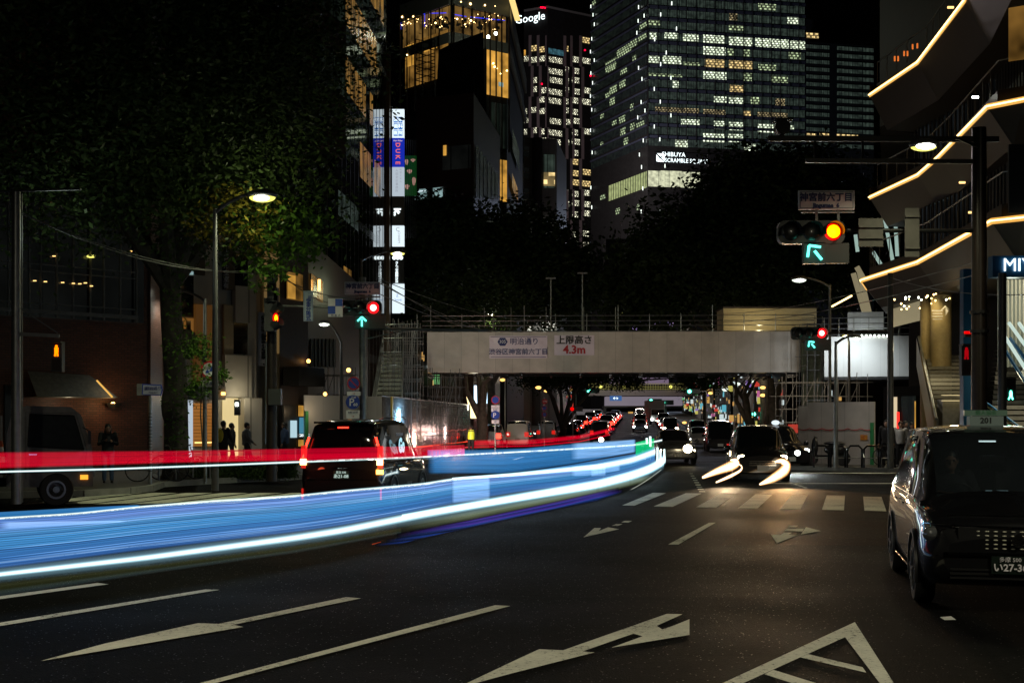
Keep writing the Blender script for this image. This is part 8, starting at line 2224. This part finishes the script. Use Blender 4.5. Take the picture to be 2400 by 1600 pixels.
# small hot cores that carry those beams
for x, y, d, s_, m_, lab in ((1869, 1061, 46.4, .09, 'head_c', 'bright star-like headlamp face of the black globe-topped taxi'), (1612, 1051, 53, .17, 'head_w', 'large blazing headlamp face of the dark saloon'), (1409, 1030, 62, .11, 'head_w', 'small amber lamp glaring above the pale rectangle of light')):
    o = MB(); o.ball(W(x, y, d), s_, 14, 10, (1.1, .6, 1)); tag(o.build('headlamp', M[m_], smooth=True), lab, 'headlamp')
# ================================================================== the far street beyond the bridge
rf = random.Random(99)
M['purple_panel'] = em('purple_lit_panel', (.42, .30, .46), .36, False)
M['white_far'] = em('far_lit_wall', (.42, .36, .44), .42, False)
def colour_em(nm, c, s_): return em(nm, c, s_, False)
PAL = [colour_em('shop_white', (.85, 1, 1), 0.66), colour_em('shop_amber', (1, .55, .15), 0.55), colour_em('shop_cyan', (.2, .8, 1), 0.50), colour_em('shop_pink', (1, .25, .6), 0.44), colour_em('shop_green', (.3, 1, .35), 0.44), colour_em('shop_red', (1, .08, .05), 0.50), colour_em('shop_violet', (.5, .3, 1), 0.44), colour_em('shop_yellow', (1, .9, .2), 0.50)]
PN = ['white', 'amber', 'cyan', 'pink', 'green', 'red', 'violet', 'yellow']
# far footbridges
d = 255
e = empty('far_footbridge', (X(1510, d), d, Z(925, d)), 'far footbridge with railings and small lamps over the traffic queue', 'footbridge')
MB().bx(X(1380, d), X(1655, d), d, d + 4, Z(927, d), Z(914, d)).build('deck', mat('grey_deck', (.3, .28, .28), .6), e)
o = MB()
for y in (899, 906, 911): o.tube(W(1380, y, d - .1), W(1655, y, d - .1), .07, n=5)
for k in range(48): x = 1380 + k * 5.8; o.tube(W(x, 914, d - .1), W(x, 898, d - .1), .05, n=5)
o.build('railing', colour_em('lit_railing', (.4, .36, .1), .35), e)
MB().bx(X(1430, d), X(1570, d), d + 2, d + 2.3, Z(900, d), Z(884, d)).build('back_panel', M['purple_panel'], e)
for x in (1408, 1463, 1572): MB().ball(W(x, 906, d - .6), .32, 10, 8).build('lamp', M['lens_y'], e)
d = 320
e = empty('rail_bridge', (X(1500, d), d, Z(952, d)), 'pale lilac lit bridge girder beyond the far footbridge', 'bridge')
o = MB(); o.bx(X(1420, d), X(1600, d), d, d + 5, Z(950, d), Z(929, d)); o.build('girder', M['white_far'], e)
o = MB(); o.bx(X(1415, d), X(1605, d), d - .2, d + 6, Z(955, d), Z(951, d)); 
for x in (1418, 1560, 1602): o.bx(X(x - 3, d), X(x + 3, d), d, d + 1, gz(d), Z(953, d))
o.build('pier', M['grey'], e)
o = MB(); o.bx(X(1420, d + 30), X(1600, d + 30), d + 30, d + 31, gz(d), Z(953, d + 30)); o.build('underside_wall', M['fac_dark'], e)
for k in range(14):
    MB().box(W(1430 + k * 12, 985 - rf.random() * 22, 318), (1.2, .1, .8)).build('lit_opening', PAL[(0, 1, 7)[k % 3]], e)
# shops both sides
def shop(lab, side, y0, y1, h, seed, n=14):
    rs_ = random.Random(seed)
    x0 = (kl((y0 + y1) / 2) - 4.5) if side < 0 else (kr((y0 + y1) / 2) + 4.5)
    e = empty('shop_building', (x0, y0, gz(y0)), lab, 'building', 'shop buildings up the far street')
    o = MB(); dx = .1 * (y1 - y0)
    P = [(x0 - dx / 2, y0), (x0 + dx / 2, y1), (x0 + side * 14 + dx / 2, y1), (x0 + side * 14 - dx / 2, y0)]
    o.prism(P, gz(y0), gz(y0) + h); o.build('wall', M['fac_grey'] if seed % 3 == 0 else M['fac_dark'], e)
    for k in range(n):
        t = rs_.random(); yy = y0 + (y1 - y0) * t; xx = x0 - dx / 2 + dx * t - side * .15
        z = gz(yy) + (.8 + rs_.random() * 2.0 if k < n * .5 else 3 + rs_.random() * (h - 5))
        w_, hh = rs_.uniform(.12, .7), rs_.uniform(.12, .6)
        if k % 4 == 3:   # projecting vertical sign
            MB().bx(xx - side * .5, xx, yy, yy + .25, z, z + hh * 1.8).build('shop_sign', PAL[rs_.randrange(8)], e)
        else:
            MB().box((xx, yy, z + hh / 2), (.08, w_, hh)).build('window', PAL[(0, 0, 1, 2, 7)[rs_.randrange(5)]], e)
        if k % 5 == 1:   # window on the end wall that faces us
            xe = x0 + side * rs_.uniform(1, 9); MB().box((xe, y0 - .08, z + hh / 2), (w_, .08, hh)).build('window', PAL[(0, 1, 2)[rs_.randrange(3)]], e)
    return e
hs = [9, 12, 8, 11, 13, 9]
for i, (a, b_) in enumerate(((96, 118), (122, 150), (154, 186), (190, 226), (230, 268), (275, 315))):
    shop(['first', 'second', 'third', 'fourth', 'fifth', 'sixth'][i] + ' dark shop building up the left side of the far street', -1, a, b_, hs[i], 100 + i, 44)
    shop(['first', 'second', 'third', 'fourth', 'fifth', 'sixth'][i] + ' dark shop building up the right side of the far street', 1, a, b_, hs[(i + 2) % 6], 200 + i, 46)
# the glaring white and amber screens behind the forked trunk
e = empty('shop_sign', W(1125, 925, 92), 'large blue-white glaring screen behind the forked trunk', 'sign')
o = MB(); o.bx(X(1111, 92), X(1142, 92), 92, 92.4, Z(945, 92), Z(903, 92)); o.build('screen', em('blue_white_screen', (.55, .8, 1), 2.6), e)
e = empty('shop_sign', W(1105, 960, 91), 'blazing cream shop panel low behind the forked trunk', 'sign')
o = MB(); P = [(1093, 928), (1106, 932), (1118, 980), (1103, 980)]
o.face([W(x, y, 91) for x, y in reversed(P)]); o.face([W(x, y, 91.3) for x, y in P]); o.build('screen', em('cream_screen', (1, .80, .38), 2.2), e)
lamp('POINT', W(1110, 950, 89), 60, (1, .9, .65), .4, name='sign_glow')
# far violet screen seen through the leaves, right of centre
e = empty('video_screen', W(1530, 700, 160), 'blue-violet video screen glimpsed through leaves above the bridge', 'screen')
vm = bpy.data.materials.new('video'); vm.use_nodes = True; g = NG(vm); bb_ = vm.node_tree.nodes["Principled BSDF"]
tcv = g.n("ShaderNodeTexCoord"); nv = g.n("ShaderNodeTexVoronoi", inp={0: tcv.outputs["Object"], "Scale": 1.2})
crv = g.n("ShaderNodeValToRGB", inp={0: g.n("ShaderNodeTexNoise", inp={0: tcv.outputs["Object"], "Scale": 1.4, "Detail": 5.0}).outputs[0]})
crv.color_ramp.elements[0].position = .35; crv.color_ramp.elements[0].color = (.02, .02, .35, 1); crv.color_ramp.elements[1].position = .65; crv.color_ramp.elements[1].color = (.8, .55, 1, 1)
vm.node_tree.links.new(crv.outputs[0], bb_.inputs["Emission Color"]); bb_.inputs["Emission Strength"].default_value = .9; vm.cycles.emission_sampling = 'NONE'
o = MB(); o.bx(X(1483, 160), X(1580, 160), 160, 160.5, Z(772, 160), Z(670, 160)); o.build('screen', vm, e)
# slim lit stair column between the trees
e = empty('stair_tower', (X(1458, 380), 380, 0), 'slim dark block with a column of dim yellow-green landing windows between the two big trees', 'building')
o = MB(); o.bx(X(1420, 382), X(1500, 382), 382, 395, 0, Z(560, 382)); o.build('wall', M['fac_dark'], e)
for k in range(8): o = MB(); o.bx(X(1453, 381.9), X(1463, 381.9), 381.5, 381.9, Z(602 + k * 20, 382), Z(590 + k * 20, 382)); o.build('window', em('stair_lit', (.5, .55, .15), .3, False) if k == 0 else bpy.data.materials['stair_lit'], e)
# far lamps, signals and posts
def far_lamp(lab, x, y, d, m_, s_=.16, y1=1000):
    e = empty('street_lamp', (X(x, d), d, gz(d)), lab, 'street lamp', 'small street lamps beyond the bridge')
    MB().ball(W(x, y, d), s_, 10, 8, (1.3, .8, .7)).build('lens', M[m_], e)
    o = MB(); o.path([(X(x + 6, d), d, gz(d)), (X(x + 6, d), d, Z(y - 3, d)), (X(x, d), d, Z(y - 4, d))], .05, 6); o.build('pole', M['steel'], e)
for i, (x, y, d, m_, w_) in enumerate(((1178, 890, 92, 'lens_o', 'left end, by the forked trunk'), (1262, 908, 110, 'lens_o', 'above the three small discs'), (1281, 916, 120, 'lens_o', 'just right of the brightest'), (1665, 921, 140, 'lens_o', 'left of the V-forked trunk'), (1700, 913, 110, 'lens_w', 'high, left of the V-forked trunk'), (1729, 899, 84, 'lens_w', 'within the fork of the trunk'), (1760, 893, 84, 'lens_w', 'right of the fork'), (1604, 990, 150, 'lens_o', 'over the oncoming queue'), (1498, 985, 230, 'lens_o', 'beside the far white truck'), (1788, 908, 84, 'lens_o', 'two amber faces by the right trunk'), (1788, 926, 84.5, 'lens_o', 'lower amber face by the right trunk'))):
    far_lamp('small far lamp, ' + w_, x, y, d, m_, .15 if d < 100 else .2)
def far_signal(lab, x, y, d, m_='cyan_star', arm=(0, 0)):
    e = empty('traffic_signal', W(x, y, d), lab, 'traffic signal', 'small signals up the far street')
    q = W(x, y, d); k = d / 120
    MB().box(q + Vector((.35 * k, .15, 0)), (1.3 * k, .2, .45 * k)).build('housing', M['housing'], e)
    MB().ball(q, .17 * k, 12, 8).build('lens', M[m_], e)
    o = MB(); xx = X(x + arm[0], d); o.path([q + Vector((0, .2, 0)), Vector((xx, d + .2, q.z)), Vector((xx, d + .2, gz(d)))], .06 * k, 6); o.build('pole', M['grey'], e)
for x, y, d, w_, ar in ((1380, 915, 130, 'left of the far footbridge', (-30, 0)), (1616, 917, 130, 'right of the far footbridge, largest', (40, 0)), (1526, 940, 230, 'left one under the far footbridge', (-4, 0)), (1554, 943, 230, 'right one under the far footbridge', (6, 0)), (1767, 970, 90, 'low, beside the V-forked trunk', (3, 0))):
    far_signal('green signal ' + w_, x, y, d, arm=ar)
far_signal('small red standing-man signal on the far left pavement', 1341, 958, 110, 'red_rim', (2, 0))
e = empty('direction_sign', W(1443, 933, 235), 'tiny blue overhead direction sign far up the street', 'street sign')
MB().box(W(1443, 933, 235), (2.2, .2, .9)).build('panel', colour_em('blue_board', (.05, .2, .6), .5), e); text('↔', .8, W(1443, 933, 234.7), M['white_em'], e)
# white far box truck
e = empty('box_truck', W(1540, 990, 190), 'pale box truck heading towards us in the far oncoming lane', 'truck'); e.location.z = gz(190)
xx, zz = X(1539, 190), gz(190)
MB().bx(xx - 1.2, xx + 1.2, 190, 196, zz + .9, zz + 3.6).build('cargo_box', mat('box_cream', (.5, .5, .42), .5), e)
MB().bx(xx - 1.05, xx + 1.05, 188.4, 189.9, zz + .5, zz + 2.4).build('cab', M['paint_white'], e)
MB().bx(xx - .95, xx + .95, 188.3, 188.39, zz + 1.4, zz + 2.2).build('windscreen', M['darkglass'], e)
for sx in (-1, 1):
    MB().ball((xx + sx * .85, 188.3, zz + .8), .14, 8, 6).build('headlight', M['head_c'], e)
    for yy in (189.5, 194): MB().lathe([(.42, -.12), (.42, .12)], (xx + sx * .95, yy, zz + .42), 'X', 16).build('wheel', M['rubber'], e)
lamp('POINT', W(1500, 960, 240), 1500, (1, .8, .75), 1.0, name='far_fill')  # added bare lights from here on, they brighten the far street walls
lamp('POINT', (X(1300, 105), 100, 6), 60, (.9, .95, 1), .6, name='far_fill')
for yq in (104, 135, 175, 215):
    lamp('POINT', (kl(yq) - .5, yq - 6, 6 + gz(yq)), 60, (1, .8, .55), .6, name='far_fill'); lamp('POINT', (kr(yq) + .5, yq - 6, 6 + gz(yq)), 200, (1, .85, .7), .6, name='far_fill')
lamp('POINT', (X(1740, 92), 88, 5), 130, (1, .85, .6), .6, name='far_fill')

# ================================================================== unseen street lamps added outside the frame to light the crossing
def off_lamp(lab, x, y, h, power, col, dirx=0):
    e = empty('street_lamp', (x, y, 0), lab, 'street lamp', 'street lamps along the avenue')
    s_ = -1 if x > 0 else 1
    MB().path([(x, y, 0), (x, y, h - .6), (x + s_ * .5, y, h), (x + s_ * 2.2, y, h + .15)], [.1, .08, .06, .04], 10).build('pole', M['pole'], e, smooth=True)
    MB().ball((x + s_ * 2.4, y, h + .05), .3, 14, 8, (1.15, .6, .38)).build('lens', M['lens_y'], e, smooth=True)
    lamp('SPOT', (x + s_ * 2.4, y, h - .15), power, col, .25, (0, .15, -1), 165, .8, parent=e)
off_lamp('tall added street lamp beside the camera, left pavement, out of the picture', -11, 6, 9, 1900, (1, .93, .68))
off_lamp('tall added street lamp beside the camera, right pavement, out of the picture', 12, 4, 9, 2500, (1, .93, .68))
off_lamp('tall added street lamp at the right pavement beyond the taxi, out of the picture', 21, 38, 9, 1800, (1, .88, .6))
off_lamp('tall added street lamp on the left pavement behind the truck, out of the picture', -22, 30, 9, 50, (1, .93, .7))
